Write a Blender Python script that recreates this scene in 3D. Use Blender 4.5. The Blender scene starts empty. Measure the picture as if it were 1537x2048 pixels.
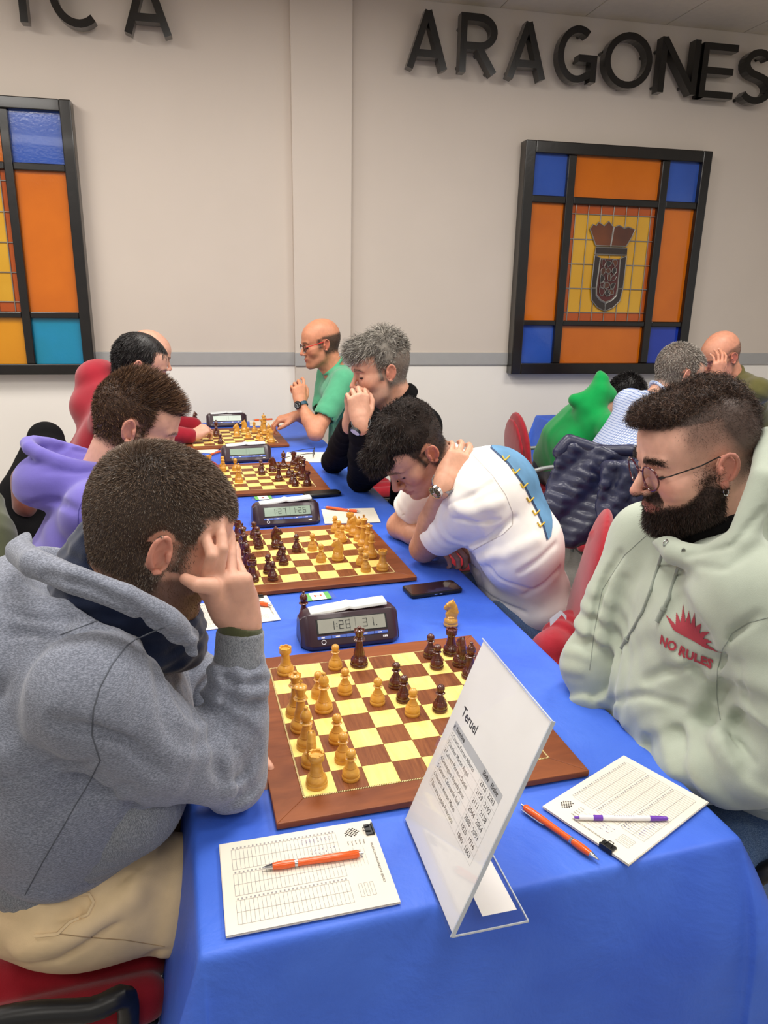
import bpy, math, random
import numpy as np
from mathutils import Vector, Matrix
random.seed(7); rng = np.random.default_rng(11)
sc = bpy.context.scene
COL = sc.collection
# ------------------------------------------------------------------ camera
CZ = 1.560                       # camera height above the floor
F_PX, PITCH, ROLL = 1481.4, 0.2907, 0.0193
_c, _s = math.cos(PITCH), math.sin(PITCH)
FW = np.array([0, _c, -_s]); _up = np.array([0, _s, _c]); _rt = np.array([1., 0, 0])
RT = _rt*math.cos(ROLL) + _up*math.sin(ROLL)
UP = -_rt*math.sin(ROLL) + _up*math.cos(ROLL)
cd = bpy.data.cameras.new('camera'); cam = bpy.data.objects.new('camera', cd); COL.objects.link(cam)
cd.sensor_fit = 'HORIZONTAL'; cd.sensor_width = 36.0; cd.lens = F_PX/1537*36.0
cd.clip_start = 0.02; cd.clip_end = 60
m = Matrix.Identity(4)
for i in range(3):
    m[i][0] = RT[i]; m[i][1] = UP[i]; m[i][2] = -FW[i]
m[2][3] = CZ
cam.matrix_world = m
sc.camera = cam
sc.view_settings.view_transform = 'Standard'; sc.view_settings.look = 'None'
sc.view_settings.gamma = 1; sc.view_settings.use_curve_mapping = False
sc.view_settings.exposure = 0.0
# ------------------------------------------------------------------ light
w = bpy.data.worlds.new('room_light'); sc.world = w; w.use_nodes = True
w.node_tree.nodes['Background'].inputs[0].default_value = (1.0, 0.965, 0.92, 1)
w.node_tree.nodes['Background'].inputs[1].default_value = 0.52
def area(name, loc, size, power, col=(1, .955, .89), rot=(0, 0, 0)):
    l = bpy.data.lights.new(name, 'AREA'); l.shape = 'RECTANGLE'; l.size, l.size_y = size
    l.energy = power; l.color = col
    o = bpy.data.objects.new(name, l); COL.objects.link(o); o.location = loc; o.rotation_euler = rot
    return o
# recessed fluorescent panels in the ceiling
for ly, pw in ((-1.0, 18), (1.2, 40), (3.05, 50)):
    for lx in (-2.4, 0.0, 2.4):
        area('ceiling_panel_light', (lx+.2-.21*ly, ly, 3.30), (1.2, .6), pw)

# ------------------------------------------------------------------ helpers
def ray(u, v): return FW + RT*(u-768.5)/F_PX - UP*(v-1024)/F_PX
def D(u, v, dep):                 # point seen at photo pixel (u,v), at depth dep metres
    return ray(u, v)*dep + np.array([0, 0, CZ])
def TZ(u, v, z=.75):              # point of the horizontal plane z
    d = ray(u, v); return d*((z-CZ)/d[2]) + np.array([0, 0, CZ])
TH = 0.285                        # the table's turn about the vertical
def TF(u, v, z=0.0):              # table coordinates -> world
    c, s = math.cos(TH), math.sin(TH); return np.array([u*c-v*s, u*s+v*c, z])
YAW = 0.212; WD = 5.3             # wall turn and distance
def WP(a, z, off=0.0):            # wall coordinates -> world (off: towards the room)
    c, s = math.cos(YAW), math.sin(YAW)
    return np.array([a*c-(WD-off)*s, a*s+(WD-off)*c, z])

def link(o, parent=None):
    COL.objects.link(o)
    if parent is not None: o.parent = parent
    return o
def mesh(name, V, F, mat=None, parent=None, smooth=False, kind=None):
    me = bpy.data.meshes.new(name)
    V = np.asarray(V, dtype=np.float64)
    if isinstance(F, np.ndarray):
        n, k = F.shape
        me.vertices.add(len(V)); me.vertices.foreach_set('co', V.astype(np.float32).ravel())
        me.loops.add(n*k); me.loops.foreach_set('vertex_index', F.astype(np.int32).ravel())
        me.polygons.add(n); me.polygons.foreach_set('loop_start', np.arange(0, n*k, k, dtype=np.int32))
        me.update(calc_edges=True)
    else:
        me.from_pydata([tuple(map(float, v)) for v in V], [], [tuple(int(i) for i in f) for f in F])
    if smooth: me.polygons.foreach_set('use_smooth', np.ones(len(me.polygons), dtype=bool))
    if mat:
        for mm in (mat if isinstance(mat, (list, tuple)) else [mat]): me.materials.append(mm)
    o = bpy.data.objects.new(name, me)
    if kind: o['kind'] = kind
    return link(o, parent)
def thing(name, label, cat, group=None, loc=None, rotz=0.0):
    o = bpy.data.objects.new(name, None); COL.objects.link(o); o.empty_display_size = .05
    if loc is not None: o.location = tuple(map(float, loc))
    o.rotation_euler = (0, 0, rotz)
    return tag(o, label, cat, group)
def tag(o, label, cat, group=None, kind=None):
    if label: o['label'] = label
    if cat: o['category'] = cat
    if group: o['group'] = group
    if kind: o['kind'] = kind
    return o
def struct(o): o['kind'] = 'structure'; return o
BOXF = [(0, 3, 2, 1), (4, 5, 6, 7), (0, 1, 5, 4), (1, 2, 6, 5), (2, 3, 7, 6), (3, 0, 4, 7)]
class MB:
    """collects simple solids into one mesh"""
    def __init__(s): s.V = []; s.F = []; s.M = []
    def add(s, V, F, mi=0):
        b = len(s.V); s.V += [tuple(map(float, v)) for v in V]; s.F += [tuple(int(i)+b for i in f) for f in F]; s.M += [mi]*len(F)
    def box(s, x0, x1, y0, y1, z0, z1, mi=0, fn=None):
        V = [(x0, y0, z0), (x1, y0, z0), (x1, y1, z0), (x0, y1, z0), (x0, y0, z1), (x1, y0, z1), (x1, y1, z1), (x0, y1, z1)]
        if fn: V = [fn(*v) for v in V]
        s.add(V, BOXF, mi)
    def prism(s, pts, z0, z1, mi=0, fn=None):   # pts 2D polygon, extruded along z
        n = len(pts); V = [(p[0], p[1], z0) for p in pts]+[(p[0], p[1], z1) for p in pts]
        if fn: V = [fn(*v) for v in V]
        s.add(V, [tuple(range(n))[::-1], tuple(range(n, 2*n))]+[(i, (i+1) % n, n+(i+1) % n, n+i) for i in range(n)], mi)
    def tube(s, pts, r, n=10, mi=0, close=False):
        pts = [np.array(p, float) for p in pts]; N = len(pts); rr = r if hasattr(r, '__len__') else [r]*N
        V = []; prev = None
        for i in range(N):
            if close: t = pts[(i+1) % N]-pts[i-1]
            else: t = pts[min(i+1, N-1)]-pts[max(i-1, 0)]
            t = t/(np.linalg.norm(t)+1e-9)
            if prev is None:
                a = np.array([0, 0, 1.]) if abs(t[2]) < .9 else np.array([1., 0, 0])
            else: a = prev
            x = a-t*(a@t); x /= np.linalg.norm(x)+1e-9; prev = x; y = np.cross(t, x)
            for k in range(n):
                q = 2*math.pi*k/n; V.append(pts[i]+rr[i]*(x*math.cos(q)+y*math.sin(q)))
        F = []
        for i in range(N if close else N-1):
            for k in range(n):
                j = (i+1) % N
                F.append((i*n+k, i*n+(k+1) % n, j*n+(k+1) % n, j*n+k))
        if not close: F += [tuple(range(n))[::-1], tuple(range((N-1)*n, N*n))]
        s.add(V, F, mi)
    def lathe(s, prof, n=28, mi=0, c=(0, 0, 0)):
        V = []; F = []
        for r, z in prof:
            for k in range(n):
                q = 2*math.pi*k/n; V.append((c[0]+r*math.cos(q), c[1]+r*math.sin(q), c[2]+z))
        m_ = len(prof)
        for i in range(m_-1):
            for k in range(n): F.append((i*n+k, i*n+(k+1) % n, (i+1)*n+(k+1) % n, (i+1)*n+k))
        F += [tuple(range(n))[::-1], tuple(range((m_-1)*n, m_*n))]
        s.add(V, F, mi)
    def build(s, name, mat=None, parent=None, smooth=False, bevel=0, kind=None, subs=0):
        o = mesh(name, s.V, s.F, mat, parent, smooth, kind)
        if any(s.M): o.data.polygons.foreach_set('material_index', s.M)
        if bevel:
            b = o.modifiers.new('bevel', 'BEVEL'); b.width = bevel; b.segments = 2; b.limit_method = 'ANGLE'
        if subs:
            b = o.modifiers.new('subsurf', 'SUBSURF'); b.levels = subs; b.render_levels = subs
        if smooth and not subs:
            try:
                o.data.set_sharp_from_angle(angle=math.radians(40))
            except Exception: pass
        return o
def copy_tree(o, parent=None):
    c = o.copy(); COL.objects.link(c); c.parent = parent
    for ch in list(o.children): copy_tree(ch, c)
    return c

# ------------------------------------------------------------------ materials
def srgb(r, g, b):
    f = lambda c: ((c/255)/12.92 if c/255 <= .04045 else ((c/255+.055)/1.055)**2.4)
    return (f(r), f(g), f(b))
class NT:
    def __init__(s, name):
        s.m = bpy.data.materials.new(name); s.m.use_nodes = True; s.t = s.m.node_tree; s.b = s.t.nodes['Principled BSDF']
    def n(s, typ, **kw):
        x = s.t.nodes.new(typ)
        for k, v in kw.items():
            if k in x.inputs: x.inputs[k].default_value = v
            else: setattr(x, k, v)
        return x
    def l(s, a, b): s.t.links.new(a, b)
    def coord(s, scale=(1, 1, 1), kind='Object', rot=(0, 0, 0)):
        tc = s.n('ShaderNodeTexCoord'); mp = s.n('ShaderNodeMapping')
        mp.inputs['Scale'].default_value = scale; mp.inputs['Rotation'].default_value = rot
        s.l(tc.outputs[kind], mp.inputs[0]); return mp.outputs[0]
    def noise(s, co, scale, detail=4, rough=.5, dist=0):
        x = s.n('ShaderNodeTexNoise'); x.inputs['Scale'].default_value = scale; x.inputs['Detail'].default_value = detail
        x.inputs['Roughness'].default_value = rough; x.inputs['Distortion'].default_value = dist
        s.l(co, x.inputs['Vector']); return x.outputs['Fac']
    def ramp(s, fac, stops):
        x = s.n('ShaderNodeValToRGB'); e = x.color_ramp.elements
        while len(e) < len(stops): e.new(.5)
        for q, (p, c) in zip(e, stops): q.position = p; q.color = (*c, 1) if len(c) == 3 else c
        s.l(fac, x.inputs[0]); return x.outputs[0]
    def bump(s, h, strength=.3, dist=.001):
        x = s.n('ShaderNodeBump'); x.inputs['Strength'].default_value = strength; x.inputs['Distance'].default_value = dist
        s.l(h, x.inputs['Height']); s.l(x.outputs[0], s.b.inputs['Normal']); return x
    def set(s, **kw):
        for k, v in kw.items(): s.b.inputs[k.replace('_', ' ')].default_value = v
        return s
def flat(name, rgb, rough=.6, metal=0, spec=.5, coat=0, var=.06, bscale=0, bstr=.2, nscale=20):
    t = NT(name); c = srgb(*rgb); co = t.coord()
    f = t.noise(co, nscale, 3)
    t.l(t.ramp(f, [(.3, tuple(x*(1-var) for x in c)), (.7, tuple(min(1, x*(1+var)) for x in c))]), t.b.inputs['Base Color'])
    t.set(Roughness=rough, Metallic=metal); t.b.inputs['Specular IOR Level'].default_value = spec
    t.b.inputs['Coat Weight'].default_value = coat; t.b.inputs['Coat Roughness'].default_value = .08
    if bscale: t.bump(t.noise(co, bscale, 3), bstr, .001)
    return t.m
def fabric(name, rgb, var=.12, weave=900, bstr=.5, rough=.95, mottled=30, sheen=.3, heather=None, hs=(600, 600, 120)):
    t = NT(name); c = srgb(*rgb); co = t.coord(); f = t.noise(co, mottled, 4)
    base = t.ramp(f, [(.3, tuple(x*(1-var) for x in c)), (.7, tuple(min(1, x*(1+var)) for x in c))])
    if heather:
        co2 = t.coord(hs); g = t.noise(co2, 1.0, 3, .7)
        h = srgb(*heather); mx = t.n('ShaderNodeMix', data_type='RGBA')
        t.l(t.ramp(g, [(.42, (0, 0, 0)), (.62, (1, 1, 1))]), mx.inputs['Factor']); t.l(base, mx.inputs['A']); mx.inputs['B'].default_value = (*h, 1)
        base = mx.outputs['Result']
    t.l(base, t.b.inputs['Base Color']); t.set(Roughness=rough); t.b.inputs['Specular IOR Level'].default_value = .15
    t.b.inputs['Sheen Weight'].default_value = sheen; t.b.inputs['Sheen Roughness'].default_value = .5
    t.bump(t.noise(co, weave, 2), bstr, .0008)
    return t.m
def wood(name, dark, light, scale=(3, 30, 30), rough=.35, coat=.3, rot=(0, 0, 0), dist=1.5, rnd=False):
    t = NT(name); co = t.coord(scale, rot=rot)
    if rnd:
        oi = t.n('ShaderNodeObjectInfo'); vm = t.n('ShaderNodeVectorMath', operation='MULTIPLY_ADD')
        t.l(oi.outputs['Random'], vm.inputs[0]); vm.inputs[1].default_value = (37, 53, 11); t.l(co, vm.inputs[2]); co = vm.outputs[0]
    f = t.noise(co, 1.6, 6, .62, dist)
    t.l(t.ramp(f, [(.28, srgb(*dark)), (.72, srgb(*light))]), t.b.inputs['Base Color'])
    t.set(Roughness=rough); t.b.inputs['Coat Weight'].default_value = coat; t.b.inputs['Coat Roughness'].default_value = .18; t.b.inputs['Specular IOR Level'].default_value = .5 if coat > .1 else .28
    return t.m
M = {}
M['wall_up'] = flat('wall_paint_beige', (212, 200, 188), .75, var=.02, bscale=160, bstr=.08, nscale=2)
M['wall_low'] = flat('wall_paint_pale', (244, 239, 232), .6, var=.02, bscale=160, bstr=.08, nscale=2)
M['rail'] = flat('rail_grey', (168, 167, 166), .5, var=.02)
M['ceil'] = flat('ceiling_tile', (222, 212, 194), .9, var=.03, bscale=300, bstr=.3)
M['tee_bar'] = flat('ceiling_bar', (232, 226, 214), .5)
M['floor'] = flat('floor_terrazzo', (150, 145, 138), .35, var=.12, nscale=60)
M['black_gloss'] = flat('black_lacquer', (9, 8, 8), .22, coat=.25, var=.2, bscale=25, bstr=.12)
M['black_wood'] = flat('black_varnished_wood', (18, 13, 10), .28, coat=.25, var=.35, bscale=40, bstr=.35, nscale=12)
M['lead'] = flat('lead_came', (150, 146, 140), .4, metal=.6)
def glass_mat(name, a, b, bs=60, rough=.12):
    t = NT(name); co = t.coord(); f = t.noise(co, 2.5, 3)
    t.l(t.ramp(f, [(.3, srgb(*a)), (.7, srgb(*b))]), t.b.inputs['Base Color'])
    t.set(Roughness=rough); t.b.inputs['Coat Weight'].default_value = .25
    t.bump(t.noise(co, bs, 3), .25, .002); return t.m
M['g_orange'] = glass_mat('orange_glass', (196, 98, 8), (214, 112, 12))
M['g_blue'] = glass_mat('blue_glass', (42, 78, 165), (52, 92, 185))
M['g_deep'] = glass_mat('deep_blue_glass', (22, 50, 150), (32, 62, 175))
M['g_teal'] = glass_mat('teal_glass', (20, 130, 150), (24, 140, 190))
M['g_yellow'] = glass_mat('yellow_glass', (205, 150, 28), (216, 165, 45), 25)
M['g_amber'] = glass_mat('amber_glass', (214, 140, 14), (220, 150, 20), 40)
M['g_rust'] = glass_mat('rust_glass', (168, 72, 14), (185, 84, 18), 40)
M['g_brown'] = glass_mat('brown_glass', (62, 30, 20), (120, 62, 24), 60)
M['g_smoke'] = glass_mat('smoked_glass', (34, 26, 24), (54, 40, 34), 60)
M['g_wine'] = glass_mat('wine_glass', (60, 16, 14), (96, 30, 24), 60)
M['cloth_blue'] = None
t = NT('blue_tablecloth'); co = t.coord(); f = t.noise(co, 6, 3)
t.l(t.ramp(f, [(.3, srgb(58, 100, 214)), (.7, srgb(72, 116, 226))]), t.b.inputs['Base Color'])
t.set(Roughness=.5); t.b.inputs['Specular IOR Level'].default_value = .45; t.b.inputs['Sheen Weight'].default_value = .0
_a = t.noise(t.coord((1, 1, 1)), 7, 5, .6, .4); _b = t.noise(co, 1500, 1)
ad = t.n('ShaderNodeMath', operation='MULTIPLY_ADD'); t.l(_b, ad.inputs[0]); ad.inputs[1].default_value = .03; t.l(_a, ad.inputs[2])
t.bump(ad.outputs[0], .5, .012); M['cloth_blue'] = t.m
M['board'] = wood('walnut_border', (104, 50, 24), (150, 84, 44), (2.2, 9, 9), .5, .06, rot=(0, 0, .6), dist=.8)
M['board_side'] = wood('walnut_edge', (92, 42, 26), (122, 62, 38), (3, 3, 20), .4, .2)
M['sq_dark'] = wood('walnut_square', (104, 52, 24), (142, 84, 44), (60, 5, 5), .48, .08, rnd=True, rot=(0, 0, 1.57))
M['sq_light'] = wood('maple_square', (246, 216, 116), (252, 230, 140), (30, 4, 4), .5, .06, rnd=True, rot=(0, 0, 1.57))
M['pc_light'] = wood('boxwood', (206, 146, 52), (226, 170, 74), (20, 20, 60), .3, .45)
M['pc_dark'] = wood('rosewood', (58, 24, 16), (112, 50, 28), (20, 20, 60), .22, .7)
M['inlay'] = flat('inlay_pale', (222, 200, 140), .4)
M['felt'] = flat('green_felt', (24, 90, 40), .9)
M['paper'] = flat('white_paper', (250, 246, 242), .75, var=.015)
M['paper_cream'] = flat('cream_paper', (236, 228, 212), .75, var=.015)
M['ink'] = flat('grey_ink', (158, 155, 156), .8)
M['ink_dark'] = flat('dark_ink', (50, 46, 46), .8)
M['ink_blue'] = flat('violet_ink', (150, 145, 185), .8)
M['head_grey'] = flat('table_header_grey', (196, 196, 198), .8)
M['clock_body'] = flat('dark_plum_plastic', (56, 36, 46), .34, coat=.2, var=.05, bscale=900, bstr=.1)
M['clock_blue'] = flat('blue_button_strip', (70, 100, 190), .4)
M['lcd'] = flat('lcd_grey', (150, 152, 142), .3, coat=.3)
M['lcd_green'] = flat('lcd_green_grey', (136, 158, 140), .3, coat=.3)
M['lcd_ink'] = flat('lcd_digits', (30, 34, 34), .5)
M['lever'] = flat('pale_lever_plastic', (226, 232, 232), .35)
M['orange_plastic'] = flat('orange_plastic', (232, 92, 18), .28, coat=.4)
M['purple_plastic'] = flat('purple_plastic', (112, 60, 180), .3, coat=.3)
M['white_plastic'] = flat('white_plastic', (236, 234, 236), .3, coat=.3)
M['chrome'] = flat('chrome', (200, 200, 202), .16, metal=1)
M['black_plastic'] = flat('black_plastic', (16, 16, 17), .38, var=.1)
M['black_metal'] = flat('black_metal', (20, 20, 22), .3, metal=.4)
M['screen'] = flat('phone_glass', (44, 26, 22), .07, coat=1, var=.3, nscale=8)
M['card_green'] = flat('card_green', (110, 185, 100), .5)
M['red_fabric'] = fabric('red_upholstery', (152, 30, 42), .08, 500, .6)
M['grey_metal'] = flat('grey_tube', (150, 155, 155), .35, metal=.3)
def clear(name, tint, gloss):
    t = NT(name); tr = t.n('ShaderNodeBsdfTransparent'); tr.inputs[0].default_value = (*tint, 1); gs = t.n('ShaderNodeBsdfGlossy'); gs.inputs['Roughness'].default_value = .04
    mx = t.n('ShaderNodeMixShader'); fr = t.n('ShaderNodeLayerWeight'); fr.inputs['Blend'].default_value = .5; pw = t.n('ShaderNodeMath', operation='POWER'); t.l(fr.outputs['Facing'], pw.inputs[0]); pw.inputs[1].default_value = 4.0
    ml = t.n('ShaderNodeMath', operation='MULTIPLY_ADD'); t.l(pw.outputs[0], ml.inputs[0]); ml.inputs[1].default_value = gloss; ml.inputs[2].default_value = .025; t.l(ml.outputs[0], mx.inputs[0]); t.l(tr.outputs[0], mx.inputs[1]); t.l(gs.outputs[0], mx.inputs[2])
    t.l(mx.outputs[0], t.t.nodes['Material Output'].inputs['Surface']); return t.m
M['acrylic'] = clear('clear_acrylic', (.985, .99, .995), .5); M['lens'] = clear('thin_lens', (.97, .96, .97), .25)
# ================================================================== ROOM
def wallbox(mb, a0, a1, z0, z1, o0, o1, mi=0):
    mb.box(a0, a1, o0, o1, z0, z1, mi, fn=lambda a, o, z: WP(a, z, o))
b = MB(); wallbox(b, -5.5, 7.5, 1.10, 3.42, -.15, 0); struct(b.build('wall_back', M['wall_up']))
b = MB(); wallbox(b, -5.5, 7.5, 0, 1.10, -.15, 0); struct(b.build('wall_back_lower', M['wall_low'])).name = 'wall_lower'
b = MB(); wallbox(b, .478, .868, 0, 3.34, 0, .055); b2 = b; struct(b.build('wall_pilaster', M['wall_up'], bevel=.004))
for nm, a0, a1, o0 in (('trim_1', -5.5, .478, 0), ('trim_2', .475, .871, .055), ('trim_3', .868, 7.5, 0)):
    b = MB(); wallbox(b, a0, a1, 1.045, 1.135, o0, o0+.014); struct(b.build(nm, M['rail'], bevel=.003))
b = MB(); wallbox(b, -5.5, 7.5, 0, .09, 0, .012); struct(b.build('baseboard_back', M['rail']))
b = MB(); b.box(-7, 9, -5, 9, -.05, 0); struct(b.build('floor', M['floor']))
CEIL = 3.335
b = MB(); b.box(-7, 9, -4, 8, CEIL+.014, CEIL+.06); ceil = struct(b.build('ceiling', M['tee_bar']))
# ceiling tiles: the visible ones as pieces, bars between them
cy, sy = math.cos(YAW), math.sin(YAW)
tb = MB(); tb.box(-.297, .297, -.297, .297, 0, .012); tile0 = None
for i in range(-2, 11):
    for j in range(0, 4):
        a = .35+.6*i; dd = WD-.3-.6*j
        if tile0 is None:
            tile0 = tb.build('ceiling_tile', M['ceil'], ceil, bevel=.003); o = tile0
        else:
            o = tile0.copy(); COL.objects.link(o)
        o.parent = ceil; o.location = (a*cy-dd*sy, a*sy+dd*cy, CEIL); o.rotation_euler = (0, 0, YAW)

# ---- wall letters --------------------------------------------------
LH = .335
def stroke(pts, w, closed=False):
    """mitred ribbon polygon quads of a 2-D polyline"""
    pts = [np.array(p, float) for p in pts]; pts = [p for i, p in enumerate(pts) if i == 0 or np.linalg.norm(p-pts[i-1]) > 1e-5]; N = len(pts); L = []; R = []
    for i in range(N):
        if closed: a = pts[i]-pts[i-1]; c = pts[(i+1) % N]-pts[i]
        else:
            a = pts[i]-pts[i-1] if i else pts[1]-pts[0]; c = pts[i+1]-pts[i] if i < N-1 else pts[-1]-pts[-2]
        a = a/np.linalg.norm(a); c = c/np.linalg.norm(c)
        na = np.array([-a[1], a[0]]); nc = np.array([-c[1], c[0]]); n = na+nc; n /= np.linalg.norm(n)
        k = w/2/max(.35, n@na); L.append(pts[i]+n*k); R.append(pts[i]-n*k)
    return L, R
def ribbon(mb, pts, w, o0, o1, fn, closed=False):
    L, R = stroke(pts, w, closed); N = len(L); V = []
    for o in (o0, o1):
        V += [fn(p[0], p[1], o) for p in L]+[fn(p[0], p[1], o) for p in R]
    F = []
    for i in range(N if closed else N-1):
        j = (i+1) % N
        F += [(i, j, N+j, N+i), (2*N+i, 3*N+i, 3*N+j, 2*N+j), (i, 2*N+i, 2*N+j, j), (N+i, N+j, 3*N+j, 3*N+i)]
    if not closed: F += [(0, N, 3*N, 2*N), (N-1, 3*N-1, 4*N-1, 2*N-1)]
    mb.add(V, F)
def arc(cx, cz, rx, rz, a0, a1, n=18):
    return [(cx+rx*math.cos(math.radians(a0+(a1-a0)*i/n)), cz+rz*math.sin(math.radians(a0+(a1-a0)*i/n))) for i in range(n+1)]
W_ = .043
def letter(ch, a0, a1, z0, lab, h=LH):
    c = (a0+a1)/2; wd = a1-a0; zt = z0+h; t = thing('wall_letter', lab, 'letter', 'letters of the wall sign')
    S = []; k = W_/2
    if ch == 'A': S = [[(a0+k, z0), (c, zt-.01)], [(a1-k, z0), (c, zt-.01)], [(a0+.055, z0+h*.26), (a1-.055, z0+h*.26)]]
    if ch == 'I': S = [[(c, z0), (c, zt)]]
    if ch == 'R': S = [[(a0+k, z0), (a0+k, zt)], [(a0+k, zt-k), (a0+wd*.5, zt-k)]+arc(a0+wd*.5, zt-k-h*.24, wd*.42, h*.24, 90, -90)+[(a0+k, zt-k-h*.48)], [(c, zt-k-h*.48), (a1-k*.5, z0)]]
    if ch == 'N': S = [[(a0+k, z0), (a0+k, zt)], [(a1-k, z0), (a1-k, zt)], [(a0+k, zt-.01), (a1-k, z0+.01)]]
    if ch == 'E': S = [[(a0+k, z0), (a0+k, zt)], [(a0, zt-k), (a1, zt-k)], [(a0, z0+k), (a1, z0+k)], [(a0, c0 := z0+h*.5), (a1-.02, c0)]]
    if ch == 'O': S = [arc(c, z0+h/2, wd/2-k, h/2-k, 0, 348, 29)]
    if ch == 'G': S = [arc(c, z0+h/2, wd/2-k, h/2-k, 55, 300, 22)+[(a1-k, z0+h*.2)], [(a1-k, z0+.01), (a1-k, z0+h*.47)], [(c+.01, z0+h*.44), (a1, z0+h*.44)]]
    if ch == 'C': S = [arc(c, z0+h/2, wd/2-k, h/2-k, 50, 310, 22)]
    if ch == 'S':
        up = arc(c, z0+h*.73, wd*.36, h*.27-k, 35, 250, 12); lo = arc(c, z0+h*.27, wd*.42, h*.29-k, 70, -150, 12); S = [up+lo]
    mb = MB()
    for j, q in enumerate(S): ribbon(mb, q, W_, .045-.0006*j, .12+.0006*j, lambda a, z, o: WP(a, z, o), closed=(ch == 'O'))
    mb.build('letter_body', M['black_gloss'], t)
    lp = lambda p, q, f: (p[0]*(1-f)+q[0]*f, p[1]*(1-f)+q[1]*f)
    lug = [(S[0][1] if len(S[0]) > 3 else lp(S[0][0], S[0][1], .14)), (S[0][-2] if len(S[0]) > 3 else lp(S[0][0], S[0][1], .8)), (S[-1][1] if len(S[-1]) > 3 else lp(S[-1][0], S[-1][1], .2)), (S[-1][-2] if len(S[-1]) > 3 else lp(S[-1][0], S[-1][1], .85))] if ch != 'O' else [(a0+k, z0+h*.66), (a1-k, z0+h*.66), (c, z0+k)]
    for a, z in lug[:4]:
        mb = MB(); mb.tube([WP(a-.006, z, 0), WP(a-.006, z, .05)], .011, 8); mb.build('standoff', M['black_gloss'], t)
for ch, a0, a1, z0, lab in (
    ('A', 1.205, 1.475, 2.92, 'black wall letter A, leftmost of the right-hand word'),
    ('R', 1.555, 1.80, 2.92, 'black wall letter R, second letter of the right-hand word'),
    ('A', 1.88, 2.15, 2.91, 'black wall letter A between the R and the G'),
    ('G', 2.225, 2.508, 2.91, 'black wall letter G between an A and the O'),
    ('O', 2.562, 2.912, 2.90, 'round black wall letter O above the right stained glass panel'),
    ('N', 2.972, 3.262, 2.895, 'black wall letter N between the O and the E'),
    ('E', 3.288, 3.552, 2.885, 'black wall letter E between the N and the S'),
    ('S', 3.60, 3.86, 2.875, 'black wall letter S cut by the right edge of the photo'),
    ('I', -1.068, -1.018, 2.99, 'foot of a black wall letter I at the top left corner'),
    ('C', -.90, -.60, 2.985, 'lower curve of a black wall letter C at the top left'),
    ('A', -.50, -.228, 2.98, 'black wall letter A, last letter of the left-hand word')):
    letter(ch, a0, a1, z0, lab)

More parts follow.
